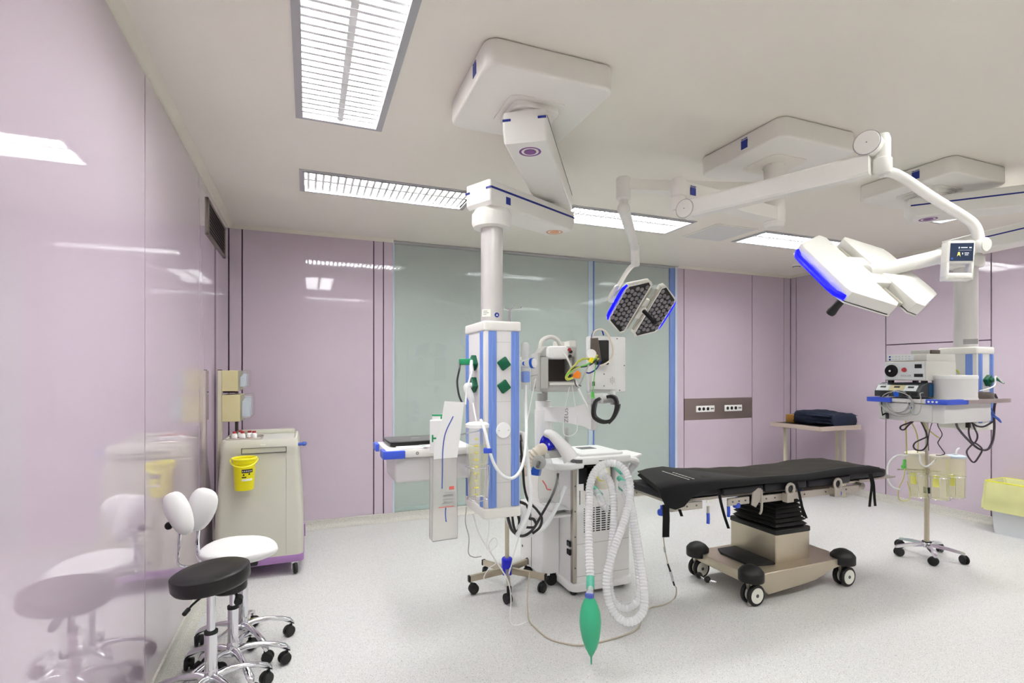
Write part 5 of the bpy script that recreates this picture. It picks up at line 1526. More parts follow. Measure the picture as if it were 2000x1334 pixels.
cable('regulator_lead', 'fine white lead stretched from regulator to module rack', 'cable_grey', [(1026, 733, 3.06), (1040, 734, 3.3), (1052, 731, 3.6)], 0.0025)

t = thing('floor_cable', 'beige cable snaking over the floor from the machine to the operating table', 'cable', P(1036, 1120, 3.5))
def FLR(u, v_, z=0.006):
    d_ = FPX * (EYE - z) / (v_ - HY)
    return P(u, v_, d_)
pts = [P(1035, 1115, 3.6), P(1031, 1150, 3.5), P(1030, 1180, 3.4), FLR(1034, 1212), FLR(1048, 1228), FLR(1070, 1246), FLR(1100, 1256), FLR(1135, 1260), FLR(1180, 1252), FLR(1225, 1238), FLR(1246, 1226), FLR(1254, 1205), FLR(1268, 1188), FLR(1300, 1180), FLR(1318, 1168)]
pts += [P(1321, 1150, 3.55), P(1317, 1143, 3.5)]
B = MB(); B.tube(pts, 0.0045, 8); B.build('lead', 'cable_beige', t)
B = MB(); B.tube([P(1317, 1143, 3.5), P(1314, 1134, 3.49)], 0.006, 8, smooth=False); B.tube([P(1309, 1115, 3.46), P(1304, 1101, 3.44)], 0.006, 8, smooth=False); B.build('plug_sleeve', 'black_rubber', t)
B = MB(); B.tube([P(1314, 1134, 3.49), P(1309, 1115, 3.46)], 0.0085, 10, smooth=False); B.build('coupling', 'chrome', t)
B = MB(); B.tube([P(1304, 1101, 3.44), P(1299, 1075, 3.41), P(1296, 1050, 3.38), P(1295, 1020, 3.36)], 0.004, 8); B.build('lead', 'cable_beige', t)
B = MB(); B.tube([P(1297.5, 1068, 3.4), P(1299, 1078, 3.41)], 0.007, 8, smooth=False); B.build('cable_clip', 'cable_grey', t)


# ------------------------------------------------------------------ operating table
OT = thing('operating_table', 'operating table with black cushions on a steel column and wheeled steel base', 'operating table', (3.3, 3.0, 0))
bx0, bx1, by0, by1 = 2.80, 3.735, 2.70, 3.265
XZ = Matrix(((1, 0, 0, 0), (0, 0, 1, 0), (0, 1, 0, 0), (0, 0, 0, 1)))
B = MB(); B.prism([(bx0, 0.2), (bx1, 0.21), (bx1, 0.165), (3.60, 0.145), (3.42, 0.09), (3.3, 0.075), (2.96, 0.052), (2.93, 0.075), (2.90, 0.115), (bx0, 0.135)], by0, by1, 0.004, 1, XZ); bs = B.build('base', 'steel_warm', OT)
wheel_def = [(bx0 + 0.02, by0 + 0.02), (bx1 - 0.02, by0 + 0.02), (bx0 + 0.02, by1 - 0.02), (bx1 - 0.02, by1 - 0.02)]
for (x, y) in wheel_def:
    B = MB(); B.lathe([(0.082, 0.165), (0.084, 0.17), (0.084, 0.222), (0.078, 0.232), (0.06, 0.252), (0.03, 0.268), (0.0, 0.272)], (x, y, 0), seg=28); B.build('corner_bumper', 'black_rubber', bs)
    for sy in (-1, 1):
        wy = y + sy * 0.028
        B = MB(); B.lathe([(0.052, -0.014), (0.068, -0.013), (0.072, -0.008), (0.072, 0.008), (0.068, 0.013), (0.052, 0.014)], (x + 0.012, wy, 0.072), (0, 1, 0), 28); wl = B.build('wheel', 'black_rubber', bs)
        B = MB(); B.lathe([(0.053, -0.0155), (0.052, 0.0155)], (x + 0.012, wy, 0.072), (0, 1, 0), 24); B.build('rim', 'print_white', wl)
        B = MB(); B.lathe([(0.012, -0.018), (0.012, 0.018)], (x + 0.012, wy, 0.072), (0, 1, 0), 14); B.build('axle_cap', 'dark_grey', wl)
    B = MB(); B.prism([(x - 0.04, 0.165), (x + 0.05, 0.165), (x + 0.02, 0.07), (x + 0.0, 0.05), (x - 0.03, 0.11)], y - 0.012, y + 0.012, 0.002, 1, XZ); B.build('fork', 'steel', bs)
B = MB(); B.tube([(bx0 - 0.05, by1 - 0.12, 0.055), (bx0 - 0.05, by0 + 0.36, 0.05), (bx0 - 0.02, by0 + 0.3, 0.05)], 0.009, 8); pdl = B.build('brake_bar', 'chrome', bs)
for y in (by1 - 0.12, by0 + 0.36):
    B = MB(); B.sphere((bx0 - 0.05, y, 0.055), 0.024, seg=14); B.build('brake_knob', 'black_rubber', pdl)
B = MB(); B.tube([(bx0 - 0.0, by0 + 0.02, 0.045), (bx0 - 0.012, by0 + 0.01, 0.02), (bx0 - 0.015, by0 + 0.0, 0.012)], 0.008, 8); B.sphere((bx0 - 0.015, by0, 0.016), 0.015, seg=10); B.build('brake_pedal', 'steel', bs)
B = MB(); B.prism([(2.93, 2.83), (3.13, 2.80), (3.15, 2.83), (3.15, 3.2), (2.98, 3.2), (2.93, 3.12)], 0.2, 0.216, 0.005, 2); B.build('foot_pad', 'black_rubber', bs)
cx0, cx1, cy0, cy1 = 3.15, 3.49, 2.81, 3.25
B = MB(); B.prism(rrect(cx0, cx1, cy0, cy1, 0.015), 0.2, 0.425, 0.003, 1); cl = B.build('column', 'steel_warm', OT)
B = MB(); B.prism(rrect(cx0 - 0.006, cx1 + 0.006, cy0 - 0.006, cy1 + 0.006, 0.02), 0.405, 0.44, 0.004, 1); B.build('column_rim', 'black_rubber', cl)
B = MB()
n = 9
for k in range(n):
    z = 0.44 + k * (0.30 / n)
    ins = 0.012 + 0.004 * k
    x0_, x1_, y0_, y1_ = cx0 + ins, cx1 - ins - 0.004 * k, cy0 + ins, cy1 - ins
    hh = 0.30 / n
    m_ = 0.022
    B.rings([[Vector((x, y, zz)) for x, y in ((x0_ + e, y0_ + e), (x1_ - e, y0_ + e), (x1_ - e, y1_ - e), (x0_ + e, y1_ - e))] for zz, e in ((z, m_), (z + hh * 0.5, 0), (z + hh, m_))])
B.build('bellows', 'black_rubber', OT)
B = MB(); B.box(3.12, 3.62, 2.86, 3.2, 0.725, 0.755, 0.006, 1); B.box(3.36, 3.80, 2.83, 3.15, 0.66, 0.735, 0.006, 1); bx = B.build('head_block', 'steel', OT)
B = MB(); B.box(3.40, 3.425, 2.828, 2.831, 0.685, 0.715); lg_ = B.build('logo_plate', 'bumper_blue', bx)
B = MB()
for k in range(5):
    B.box(3.445 + k * 0.018, 3.458 + k * 0.018, 2.8285, 2.831, 0.694, 0.708)
B.build('logo_print', 'dark_grey', bx)
# frame and side rails
B = MB(); B.box(2.22, 4.20, 2.83, 3.22, 0.715, 0.735, 0.003, 1); fr_ = B.build('top_frame', 'steel', OT)
for y in (2.79, 3.245):
    for x0_, x1_, z_ in ((2.20, 2.46, 0.71), (2.68, 2.87, 0.705), (2.97, 3.24, 0.70), (3.25, 3.98, 0.70)):
        B = MB(); B.box(x0_, x1_, y - 0.008, y + 0.008, z_ - 0.036, z_ + 0.014, 0.002, 1); sr = B.build('side_rail', 'steel', OT)
        for q in range(3):
            xq = x0_ + (x1_ - x0_) * (0.2 + 0.3 * q)
            B = MB(); B.cyl((xq, y - 0.012, z_ - 0.01), (xq, y + 0.012, z_ - 0.01), 0.006, seg=10); B.build('rail_bolt', 'dark_grey', sr)
B = MB(); B.box(4.0, 4.42, 2.79, 3.24, 0.735, 0.75, 0.004, 1); B.build('end_plate', 'steel', OT)
B = MB(); B.prism([(2.88, 0.66), (2.89, 0.745), (2.94, 0.775), (2.97, 0.77), (2.97, 0.70), (2.92, 0.64)], 2.772, 2.782, 0.002, 1, XZ); B.tube([(2.97, 2.772, 0.76), (2.97, 2.77, 0.66), (2.965, 2.77, 0.61), (2.95, 2.77, 0.59)], 0.008, 8); B.build('joint_bracket', 'steel', OT)
for x in (3.21, 3.69):
    B = MB(); B.ring((x, 2.742, 0.752), (0, 1, 0), 0.036, 0.010, 24, 8); B.box(x - 0.032, x + 0.032, 2.738, 2.785, 0.655, 0.722, 0.003, 1); cb = B.build('ring_clamp', 'steel', OT)
    B = MB(); B.lathe([(0.03, 0), (0.03, 0.006), (0, 0.007)], (x, 2.752, 0.752), (0, -1, 0), 20); B.build('clamp_core', 'pad_navy', cb)
for x in (2.21, 4.02):
    B = MB(); B.cyl((x, 2.78, 0.70), (x, 2.84, 0.70), 0.026, seg=18); B.build('pivot_knob', 'steel', OT)
for (x, y, z_, dx) in ((2.49, 2.775, 0.69, 0.0), (2.66, 2.77, 0.72, 0.0)):
    B = MB(); B.cyl((x, y - 0.01, z_), (x + dx, y - 0.01, z_ - 0.06), 0.009, seg=10); sp_ = B.build('lever', 'steel', OT)
    B = MB(); B.tube([(x + dx, y - 0.01, z_ - 0.045), (x + dx, y - 0.012, z_ - 0.08), (x + dx - 0.002, y - 0.012, z_ - 0.115)], 0.011, 10); B.build('lever_grip', 'bumper_blue', sp_)
for (x, z_) in ((2.14, 0.675), (2.77, 0.665), (3.77, 0.665)):
    B = MB(); B.lathe([(0.022, -0.018), (0.026, -0.008), (0.026, 0.008), (0.02, 0.018)], (x, 2.80, z_), (0, 0, 1), 16); B.cyl((x, 2.80, z_), (x, 2.80, 0.72), 0.008, seg=8); B.build('blue_knob', 'bumper_blue', OT)
# cushions
cush = [(2.17, 2.62, 0.745, 0.80, 2.80, 3.24), (2.63, 3.0, 0.74, 0.80, 2.775, 3.265), (3.01, 3.42, 0.735, 0.80, 2.775, 3.265), (3.43, 3.88, 0.735, 0.80, 2.775, 3.265), (3.89, 4.31, 0.752, 0.815, 2.79, 3.25)]
for x0_, x1_, z0_, z1_, y0_, y1_ in cush:
    B = MB(); B.box(x0_, x1_, y0_, y1_, z0_, z1_, 0.018, 3); B.build('cushion', 'pad_navy', OT)

# mattress overlay with ties
t = thing('mattress_overlay', 'dark quilted mattress overlay with ties draped over the operating table', 'mattress', (3.3, 3.0, 0.81))
ctrl = [(2.08, 0.846), (2.25, 0.862), (2.5, 0.868), (2.7, 0.856), (3.0, 0.842), (3.3, 0.832), (3.6, 0.838), (3.82, 0.853), (3.98, 0.858), (4.1, 0.85), (4.22, 0.828)]


def skew(x, y):
    return x + 0.20 * (y - 2.75) / 0.52 * max(0.0, (2.7 - x) / 0.62)


def zc(x):
    x = max(2.08, x)
    for (a, za), (b_, zb) in zip(ctrl[:-1], ctrl[1:]):
        if a <= x <= b_:
            f_ = (x - a) / (b_ - a)
            f_ = f_ * f_ * (3 - 2 * f_)
            return za + (zb - za) * f_
    return ctrl[-1][1]


B = MB()
N, NY = 60, 14
rr = []
for i in range(N + 1):
    x = 2.09 + (4.22 - 2.09) * i / N
    top, bot = [], []
    wl_ = 0.012 if x < 2.75 else 0.0
    for j in range(NY + 1):
        y = 2.765 - wl_ + (3.275 - 2.765 + wl_) * j / NY
        e = min(j, NY - j)
        edge = (0.026 if e == 0 else 0.006 if e == 1 else 0)
        rip = 0.0016 * math.sin(j * math.pi * 1.0 + 0.4 * math.sin(x * 5)) + 0.002 * math.sin(x * 17 + j)
        top.append(Vector((skew(x, y), y, zc(x) - edge + rip * (e > 0))))
    for v_ in top:
        bot.append(Vector((v_.x, v_.y, max(0.800, zc(x) - 0.05) if x > 2.24 else zc(x) - 0.03)))
    rr.append(top + list(reversed(bot)))
B.rings(rr); mo = B.build('quilt', 'sheet_dark', t, 60)
# black head end cover with near-side drape
B = MB()
rr = []
for x, drop, yo in ((2.085, 0.0, 0.0), (2.10, 0.04, -0.004), (2.13, 0.10, -0.012), (2.20, 0.13, -0.016), (2.27, 0.12, -0.014), (2.33, 0.07, -0.012), (2.42, 0.04, -0.008), (2.6, 0.03, -0.006), (2.9, 0.014, -0.003), (3.0, 0.012, -0.002), (3.4, 0.01, -0.002), (3.8, 0.012, -0.002), (4.1, 0.01, -0.002), (4.215, 0.008, -0.002)):
    z_ = zc(x) + 0.004
    y0_ = 2.752 + yo * 0.5
    ring = [Vector((x, y0_ - 0.004 + yo, z_ - 0.028 - drop)), Vector((x, y0_ + yo * 0.6, z_ - 0.028 - drop * 0.5)), Vector((x, y0_ + 0.004, z_ - 0.02)), Vector((x, y0_ + 0.028, z_ - 0.004))]
    far = 3.27 if x < 2.45 else max(2.80, 3.27 - (x - 2.45) * 1.1)
    for k in range(1, 6):
        y_ = y0_ + 0.028 + (far - y0_ - 0.028) * k / 5
        ring.append(Vector((x, y_, z_ + 0.001)))
    low = [Vector((v_.x, v_.y + (0.004 if i_ < 3 else 0), v_.z - (0.0 if i_ < 2 else 0.005))) for i_, v_ in enumerate(ring)]
    ring = [Vector((skew(v_.x, v_.y), v_.y, v_.z)) for v_ in ring]
    low = [Vector((skew(v_.x, v_.y), v_.y, v_.z)) for v_ in low]
    rr.append(ring + list(reversed(low)))
B.rings(rr); B.build('black_cover', 'black_fabric', t, 60)
B = MB()
for k, (x0_, n_) in enumerate(((2.36, 9), (2.40, 7))):
    for q in range(n_):
        y_ = 2.80 + q * 0.036
        B.box(x0_ + 0.08 * (y_ - 2.8), x0_ + 0.08 * (y_ - 2.8) + 0.008, y_, y_ + 0.024, zc(x0_) + 0.0055, zc(x0_) + 0.0075)
    o = B.build('lettering_line', 'print_white', t)
    o['kind'] = 'stuff'
    B = MB()
for (x, pts) in ((2.125, [(2.738, 0.74), (2.732, 0.66), (2.734, 0.60), (2.736, 0.535)]),):
    B = MB(); B.ribbon([Vector((x, y, z_)) for y, z_ in pts], (0.042, -0.012, 0), 0.008, 4); B.build('wide_strap', 'black_fabric', t)
for pts in ([(2.565, 2.75, 0.8), (2.57, 2.735, 0.72), (2.60, 2.732, 0.62), (2.635, 2.732, 0.535)], [(3.27, 2.75, 0.81), (3.29, 2.738, 0.72), (3.315, 2.735, 0.62), (3.36, 2.735, 0.53)], [(3.305, 2.735, 0.66), (3.32, 2.733, 0.58), (3.33, 2.73, 0.545)],
            [(4.05, 2.75, 0.80), (4.06, 2.738, 0.72), (4.04, 2.735, 0.62), (4.03, 2.735, 0.55)], [(4.07, 2.75, 0.80), (4.08, 2.738, 0.72), (4.085, 2.735, 0.62), (4.095, 2.735, 0.55)], [(2.235, 2.74, 0.70), (2.24, 2.735, 0.68), (2.25, 2.735, 0.655)]):
    B = MB(); B.ribbon([Vector(p_) for p_ in pts], (0.018, -0.006, 0), 0.004, 4); B.build('tie_strap', 'black_fabric', t)
B = MB(); B.box(2.46, 2.53, 2.742, 2.75, 0.722, 0.738); B.build('white_tag', 'print_white', t)


# ------------------------------------------------------------------ suction stand under the right shelf
SS = Vector((4.95, 2.87, 0))
t = thing('suction_stand', 'chrome five-wheeled suction stand below the right equipment shelf', 'suction stand', SS)
B = MB(); B.lathe([(0.03, 0.085), (0.036, 0.09), (0.036, 0.125), (0.028, 0.135)], SS, seg=20); B.build('hub', 'chrome', t)
B = MB(); B.ring(SS + Vector((0, 0, 0.132)), (0, 0, 1), 0.03, 0.006, 20, 8); B.build('hub_ring', 'black_rubber', t)
wh, hd_ = caster_mesh(0.036, 0.02)
for k in range(5):
    a = math.radians(152 + 72 * k)
    d = Vector((math.cos(a), math.sin(a), 0))
    mt = frame(SS, d, (0, 0, 1))
    B = MB(); B.rings([[mt @ Vector((x, y * s_, zc_ + z * s_)) for y, z in ((-0.018, -0.012), (0.018, -0.012), (0.012, 0.014), (-0.012, 0.014))] for x, zc_, s_ in ((0.02, 0.108, 1.0), (0.14, 0.1, 0.9), (0.235, 0.085, 0.8), (0.25, 0.08, 0.7))])
    B.build('leg', 'chrome', t)
    cm_ = T(*(d * 0.235 + Vector((0, 0, 0.045)))) @ RZ(a + 1.1 * k)
    inst('caster_wheel', wh, t, cm_)
    inst('caster_hood', hd_, t, cm_)
B = MB(); B.cyl(SS + Vector((0, 0, 0.12)), SS + Vector((0, 0, 0.57)), 0.0195, seg=18); B.build('lower_tube', 'steel_warm', t)
B = MB(); B.cyl(SS + Vector((0, 0, 0.55)), SS + Vector((0, 0, 0.60)), 0.024, seg=16); B.build('height_clamp', 'black_rubber', t)
B = MB(); B.cyl(SS + Vector((0, 0, 0.58)), SS + Vector((0, 0, 1.2)), 0.0125, seg=14); B.build('upper_tube', 'steel', t)
B = MB(); B.tube([P(1752, 917, 4.45), P(1800, 918, 4.48), P(1810, 919, 4.48), P(1838, 921, 4.42)], 0.006, 8, smooth=False); B.cyl(SS + Vector((0, 0, 0.715)), SS + Vector((0, 0, 0.765)), 0.022, seg=14); B.build('cross_arm', 'steel', t)

def on_cyl0(Bm, c_, ax_, r_, z0_, z1_):
    x_, y_, a_ = basis(ax_)
    d0 = Vector((-c_.x, -c_.y, 0)).normalized()
    s0 = a_.cross(d0).normalized()
    rr_ = []
    for q_ in range(7):
        an_ = -0.75 + 0.7 * q_ / 6
        d_ = d0 * math.cos(an_) + s0 * math.sin(an_)
        rr_.append([c_ + d_ * (r_ - 0.002) + a_ * z0_, c_ + d_ * r_ + a_ * z0_, c_ + d_ * r_ + a_ * z1_, c_ + d_ * (r_ - 0.002) + a_ * z1_])
    Bm.rings(rr_)


bl = [('left of the stand pole, with green tap', 1786, 4.46, 886, 968, -0.10, 'cream_plastic'), ('just right of the stand pole, with cream lid', 1835, 4.36, 893, 974, 0.0, 'cream_plastic'), ('furthest right, with pale blue lid', 1866, 4.44, 893, 970, 0.0, 'win_frame')]
for k, (lb, u, d, v0, v1, tilt, lid) in enumerate(bl):
    top, bot = P(u, v0, d), P(u + (9 if tilt else 1), v1, d)
    ax = (top - bot).normalized()
    Lb = (top - bot).length
    t = thing('suction_canister', 'yellowish suction canister ' + lb, 'suction bottle', bot, group='suction canisters on the stand')
    r = 0.066
    B = MB(); B.lathe([(r * 0.9, 0.0), (r * 0.95, 0.008), (r, Lb * 0.6), (r * 1.03, Lb)], bot, ax, 24, cap=False); B.lathe([(r * 0.9, 0), (0, 0.001)], bot, ax, 24, cap=False); B.build('canister', 'bottle_plastic', t)
    B = MB(); B.lathe([(r * 1.08, Lb - 0.004), (r * 1.09, Lb + 0.012), (r * 0.9, Lb + 0.018), (0, Lb + 0.02)], bot, ax, 24); B.build('lid', lid, t)
    B = MB(); B.ring(bot + ax * Lb * 0.52, ax, r * 1.06, 0.003, 24, 6); B.ring(bot - ax * 0.004, ax, r * 0.98, 0.003, 24, 6)
    x_, y_, _ = basis(ax)
    for q in range(6):
        a = 2 * math.pi * q / 6
        o_ = x_ * math.cos(a) + y_ * math.sin(a)
        B.tube([bot + o_ * r * 0.98 - ax * 0.012, bot + o_ * r * 1.06 + ax * Lb * 0.52], 0.0022, 6, smooth=False)
    if k == 0:
        B.tube([bot + ax * Lb * 0.52 + Vector((0.06, 0, 0)), SS + Vector((-0.01, 0, 0.74))], 0.005, 6, smooth=False)
    else:
        B.tube([bot + ax * Lb * 0.52 + Vector((-0.04, 0.06, 0)), SS + Vector((0.02, -0.005, 0.74))], 0.005, 6, smooth=False)
    B.build('wire_cage', 'chrome', t)
    B = MB(); on_cyl0(B, bot, ax, r * 1.01, Lb * 0.3, Lb * 0.56); B.build('yellow_label', 'lens_yellow', t)
    if k == 0:
        B = MB(); B.sphere(P(1765, 912, 4.40), 0.02, seg=10); B.cyl(P(1765, 912, 4.4), P(1767, 898, 4.42), 0.012, seg=8); B.build('green_tap', 'cable_green', t)
    if k == 2:
        B = MB(); B.cyl(top, top + Vector((0, 0, 0.03)), 0.02, seg=12); B.tube([top + Vector((0, 0, 0.02)), top + Vector((0.02, 0.0, 0.06)), top + Vector((0.05, 0, 0.075))], 0.007, 8); B.build('port', 'milky_plastic', t)
t = thing('suction_hose', 'white suction hose looping out left of the canister stand', 'hose', P(1740, 920, 4.4))
B = MB(); B.tube([P(1772, 890, 4.38), P(1752, 890, 4.36), P(1738, 902, 4.35), P(1733, 920, 4.35), P(1736, 940, 4.35), P(1745, 952, 4.35), P(1758, 956, 4.36)], 0.0075, 8); B.build('hose', 'hose_white', t)
t = thing('suction_hose', 'white suction hose linking canisters across the stand pole', 'hose', P(1810, 905, 4.4))
B = MB(); B.tube([P(1796, 888, 4.38), P(1798, 902, 4.36), P(1806, 911, 4.35), P(1818, 907, 4.34), P(1828, 896, 4.34), P(1832, 890, 4.34)], 0.0075, 8); B.build('hose', 'hose_white', t)
cable('catheter_tube', 'olive tube hanging from the right shelf to the left canister', 'tube_olive', [(1768, 818, 4.2), (1770, 850, 4.25), (1771, 887, 4.36)], 0.005, 'tube', 'tube')
cable('catheter_tube', 'pair-side olive tube running down beside the stand pole', 'tube_olive', [(1776, 818, 4.2), (1788, 840, 4.25), (1793, 862, 4.3), (1792, 884, 4.36)], 0.005, 'tube', 'tube')
cable('catheter_tube', 'olive tube slanting right from under the shelf', 'tube_olive', [(1800, 820, 4.15), (1812, 838, 4.2), (1826, 850, 4.24), (1836, 856, 4.26)], 0.005, 'tube', 'tube')
cable('catheter_tube', 'olive tube bundle trailing below the left canister', 'tube_olive', [(1768, 915, 4.36), (1764, 935, 4.36), (1755, 955, 4.36), (1756, 975, 4.36), (1770, 978, 4.36), (1778, 968, 4.37), (1772, 940, 4.37)], 0.004, 'tube', 'tube')
cable('mains_cable', 'dark cable loop at the left below the right shelf', 'cable_dark', [(1800, 820, 4.1), (1790, 820, 4.1), (1775, 826, 4.1), (1760, 832, 4.1), (1759, 838, 4.1), (1766, 839, 4.1), (1775, 830, 4.1), (1785, 822, 4.1)], 0.006)
cable('mains_cable', 'dark cable loop hanging before the suction stand pole', 'cable_dark', [(1797, 820, 4.15), (1806, 838, 4.18), (1810, 852, 4.2), (1800, 858, 4.2), (1788, 864, 4.2), (1784, 872, 4.2), (1790, 879, 4.2), (1802, 879, 4.2), (1810, 870, 4.2), (1812, 858, 4.2), (1808, 840, 4.18)], 0.006)
cable('sensor_lead', 'thin dark lead zigzagging down right of the stand pole', 'cable_dark', [(1831, 820, 4.05), (1832, 832, 4.08), (1840, 848, 4.1), (1834, 860, 4.12), (1832, 866, 4.12), (1840, 878, 4.14), (1845, 886, 4.15), (1838, 889, 4.15), (1828, 889, 4.16)], 0.0035)
cable('sensor_lead', 'thin violet lead falling just right of the stand pole', 'cable_dark', [(1823, 820, 4.1), (1817, 836, 4.12), (1813, 860, 4.14), (1814, 880, 4.16)], 0.003)
cable('mains_cable', 'black cable loop crossing itself below the right end of the shelf', 'cable_dark', [(1894, 825, 3.95), (1892, 845, 3.96), (1898, 862, 3.96), (1909, 868, 3.96), (1918, 878, 3.96), (1911, 893, 3.96), (1902, 903, 3.96), (1893, 895, 3.96), (1888, 882, 3.96), (1896, 871, 3.97), (1906, 862, 3.97), (1909, 850, 3.97), (1903, 836, 3.97), (1898, 824, 3.97)], 0.006)
cable('mains_cable', 'long black cable swinging down to the right from the shelf', 'cable_dark', [(1867, 824, 3.85), (1871, 836, 3.88), (1884, 852, 3.92), (1900, 868, 3.96), (1915, 878, 3.98), (1930, 877, 4.0), (1939, 860, 4.02), (1942, 835, 4.04), (1941, 810, 4.04), (1943, 790, 4.02), (1947, 780, 4.0), (1943, 770, 3.98)], 0.008)
cable('mains_cable', 'short black cable sagging under the right pendant foot', 'cable_dark', [(1897, 825, 4.0), (1908, 832, 4.0), (1922, 833, 4.0), (1938, 824, 4.02)], 0.007)
t = thing('foot_plug', 'small black plug hanging under the right shelf', 'plug', P(1891, 830, 3.95))
B = MB(); B.cbox(P(1891, 829, 3.95), (0.026, 0.026, 0.05), 0.004); B.build('body', 'black_rubber', t)
B = MB(); B.tube([P(1891, 823, 3.95), P(1892, 815, 3.95)], 0.006, 8, smooth=False); B.build('lead', 'cable_dark', t)
t = thing('handpiece_cable', 'coiled grey handpiece cable hanging over the right shelf front', 'cable', P(1760, 790, 3.9))
pts = []
for k in range(58):
    a = k / 58 * 2 * math.pi * 4.6
    cu_, cv_ = 1755 + 4 * math.sin(k * 0.7), 787 + 3 * math.cos(k * 0.5)
    R_ = 27 + 5 * math.sin(k * 0.33)
    pts.append(P(cu_ + R_ * math.cos(a), cv_ + R_ * 0.8 * math.sin(a), 3.98 + 0.0006 * k - (cu_ + R_ * math.cos(a) - 1755) * 0.0035))
B = MB(); B.tube(pts, 0.0042, 6, 3); B.build('coil', 'cable_grey', t)
B = MB(); B.tube([P(1771, 784, 3.88), P(1779, 800, 3.86), P(1784, 810, 3.85), P(1794, 808, 3.83), P(1799, 795, 3.8), P(1799, 780, 3.79), P(1797, 769, 3.8), P(1803, 767, 3.8)], 0.003, 6); B.build('lead', 'cable_grey', t)
B = MB(); B.lathe([(0.022, 0), (0.026, 0.014), (0.02, 0.03), (0, 0.032)], P(1752, 769, 4.02), (-0.8, -0.5, 0), 16); B.build('blue_plug', 'pump_blue', t)
t = thing('black_clip', 'black clamp dangling at the left end of the right shelf', 'clamp', P(1727, 800, 4.15))
B = MB(); B.tube([P(1722, 783, 4.1), P(1722, 800, 4.1), P(1724, 812, 4.1)], 0.004, 6); B.cbox(P(1733, 812, 4.08), (0.03, 0.02, 0.045), 0.004, rz=0.4); B.tube([P(1724, 810, 4.1), P(1733, 806, 4.09)], 0.006, 6, smooth=False); B.build('clamp', 'black_rubber', t)
cable('blue_cord', 'blue looped cord at the right end of the far pendant', 'rail_deep', [(1936, 805, 4.02), (1938, 812, 4.0), (1947, 818, 3.98), (1955, 825, 3.98), (1951, 818, 3.98), (1942, 811, 4.0), (1936, 797, 4.02)], 0.005, 'cord', 'loop')
cable('equipment_cable', 'black cables behind the light source running to the far pendant', 'cable_black', [(1856, 698, 4.2), (1864, 708, 4.22), (1872, 718, 4.24), (1880, 722, 4.26), (1886, 730, 4.26)], 0.007)
cable('equipment_cable', 'yellow cable loop behind the white drum', 'cable_yellow', [(1858, 725, 4.15), (1866, 722, 4.16), (1872, 727, 4.17), (1876, 735, 4.18)], 0.006)

# ------------------------------------------------------------------ bin with yellow liner
t = thing('waste_bin', 'white rectangular waste bin at the right wall', 'waste bin', (6.46, 2.76, 0))
B = MB()
rr = []
for z, g in ((0.0, 0.03), (0.02, 0.026), (0.5, 0.0)):
    rr.append([Vector((x, y, z)) for x, y in rrect(6.29 + g, 6.61 - g * 0.2, 2.40 + g, 3.10 - g, 0.03)])
B.rings(rr, True, False); B.build('body', 'bin_white', t)
B = MB(); B.prism(rrect(6.31, 6.59, 2.43, 3.07, 0.02), 0.001, 0.004); B.build('inside_floor', 'bin_white', t)
t = thing('bin_liner', 'bright yellow plastic liner folded over the waste bin rim', 'bin liner', (6.46, 2.76, 0.2))
B = MB()
rr = []
random.seed(3)
base = rrect(6.272, 6.615, 2.38, 3.12, 0.035, 6)
for z, g in ((0.235, -0.022), (0.30, -0.02), (0.4, -0.012), (0.49, -0.006), (0.512, 0.0), (0.514, 0.01), (0.49, 0.026), (0.42, 0.04), (0.36, 0.07)):
    ring = []
    for i, (x, y) in enumerate(base):
        dx, dy = 6.445 - x, 2.76 - y
        s_ = g + (0.005 * math.sin(i * 2.1 + z * 9) if z < 0.5 else 0.004 * math.sin(i * 1.7))
        f_ = min(1, abs(s_) * 4)
        ring.append(Vector((min(6.618, x + math.copysign(1, dx) * s_), y + math.copysign(1, dy) * s_, z + 0.006 * math.sin(i * 1.3) * (z < 0.3))))
    rr.append(ring)
B.rings(rr, False, False); B.build('liner', 'liner', t, 60)
B = MB(); B.tube([Vector((x, y, 0.513)) for x, y in base] + [Vector((base[0][0], base[0][1], 0.513))], 0.006, 6, smooth=False, cap=False); B.build('rim_fold', 'liner_edge', t)

# ------------------------------------------------------------------ corner table with drapes
t = thing('side_table', 'beige-edged black side table in the far right corner', 'table', (6.14, 4.84, 0))
tx0, tx1, ty0, ty1, tz = 5.76, 6.46, 4.5, 5.22, 0.92
B = MB(); B.box(tx0, tx1, ty0, ty1, tz - 0.012, tz, 0.002, 1); B.build('table_top', 'table_black', t)
B = MB()
for a in ((tx0 - 0.012, tx0 + 0.006, ty0, ty1), (tx1 - 0.006, tx1 + 0.012, ty0, ty1), (tx0, tx1, ty0 - 0.012, ty0 + 0.006), (tx0, tx1, ty1 - 0.006, ty1 + 0.012)):
    B.box(a[0], a[1], a[2], a[3], tz - 0.045, tz + 0.008, 0.002, 1)
B.build('edge_frame', 'table_beige', t)
for x, y in ((tx0 + 0.12, ty1 - 0.12), (tx1 - 0.1, ty0 + 0.14), (tx1 - 0.07, ty0 + 0.25), (tx0 + 0.12, ty0 + 0.14)):
    if (x, y) == (tx0 + 0.12, ty0 + 0.14):
        continue
    B = MB(); B.box(x - 0.018, x + 0.018, y - 0.018, y + 0.018, 0.0, tz - 0.012, 0.003, 1); B.build('leg', 'pole_cream', t)
t = thing('folded_drape', 'folded navy blue drapes piled on the side table', 'drape', (6.2, 4.85, tz))
B = MB()
rr = []
n = 22
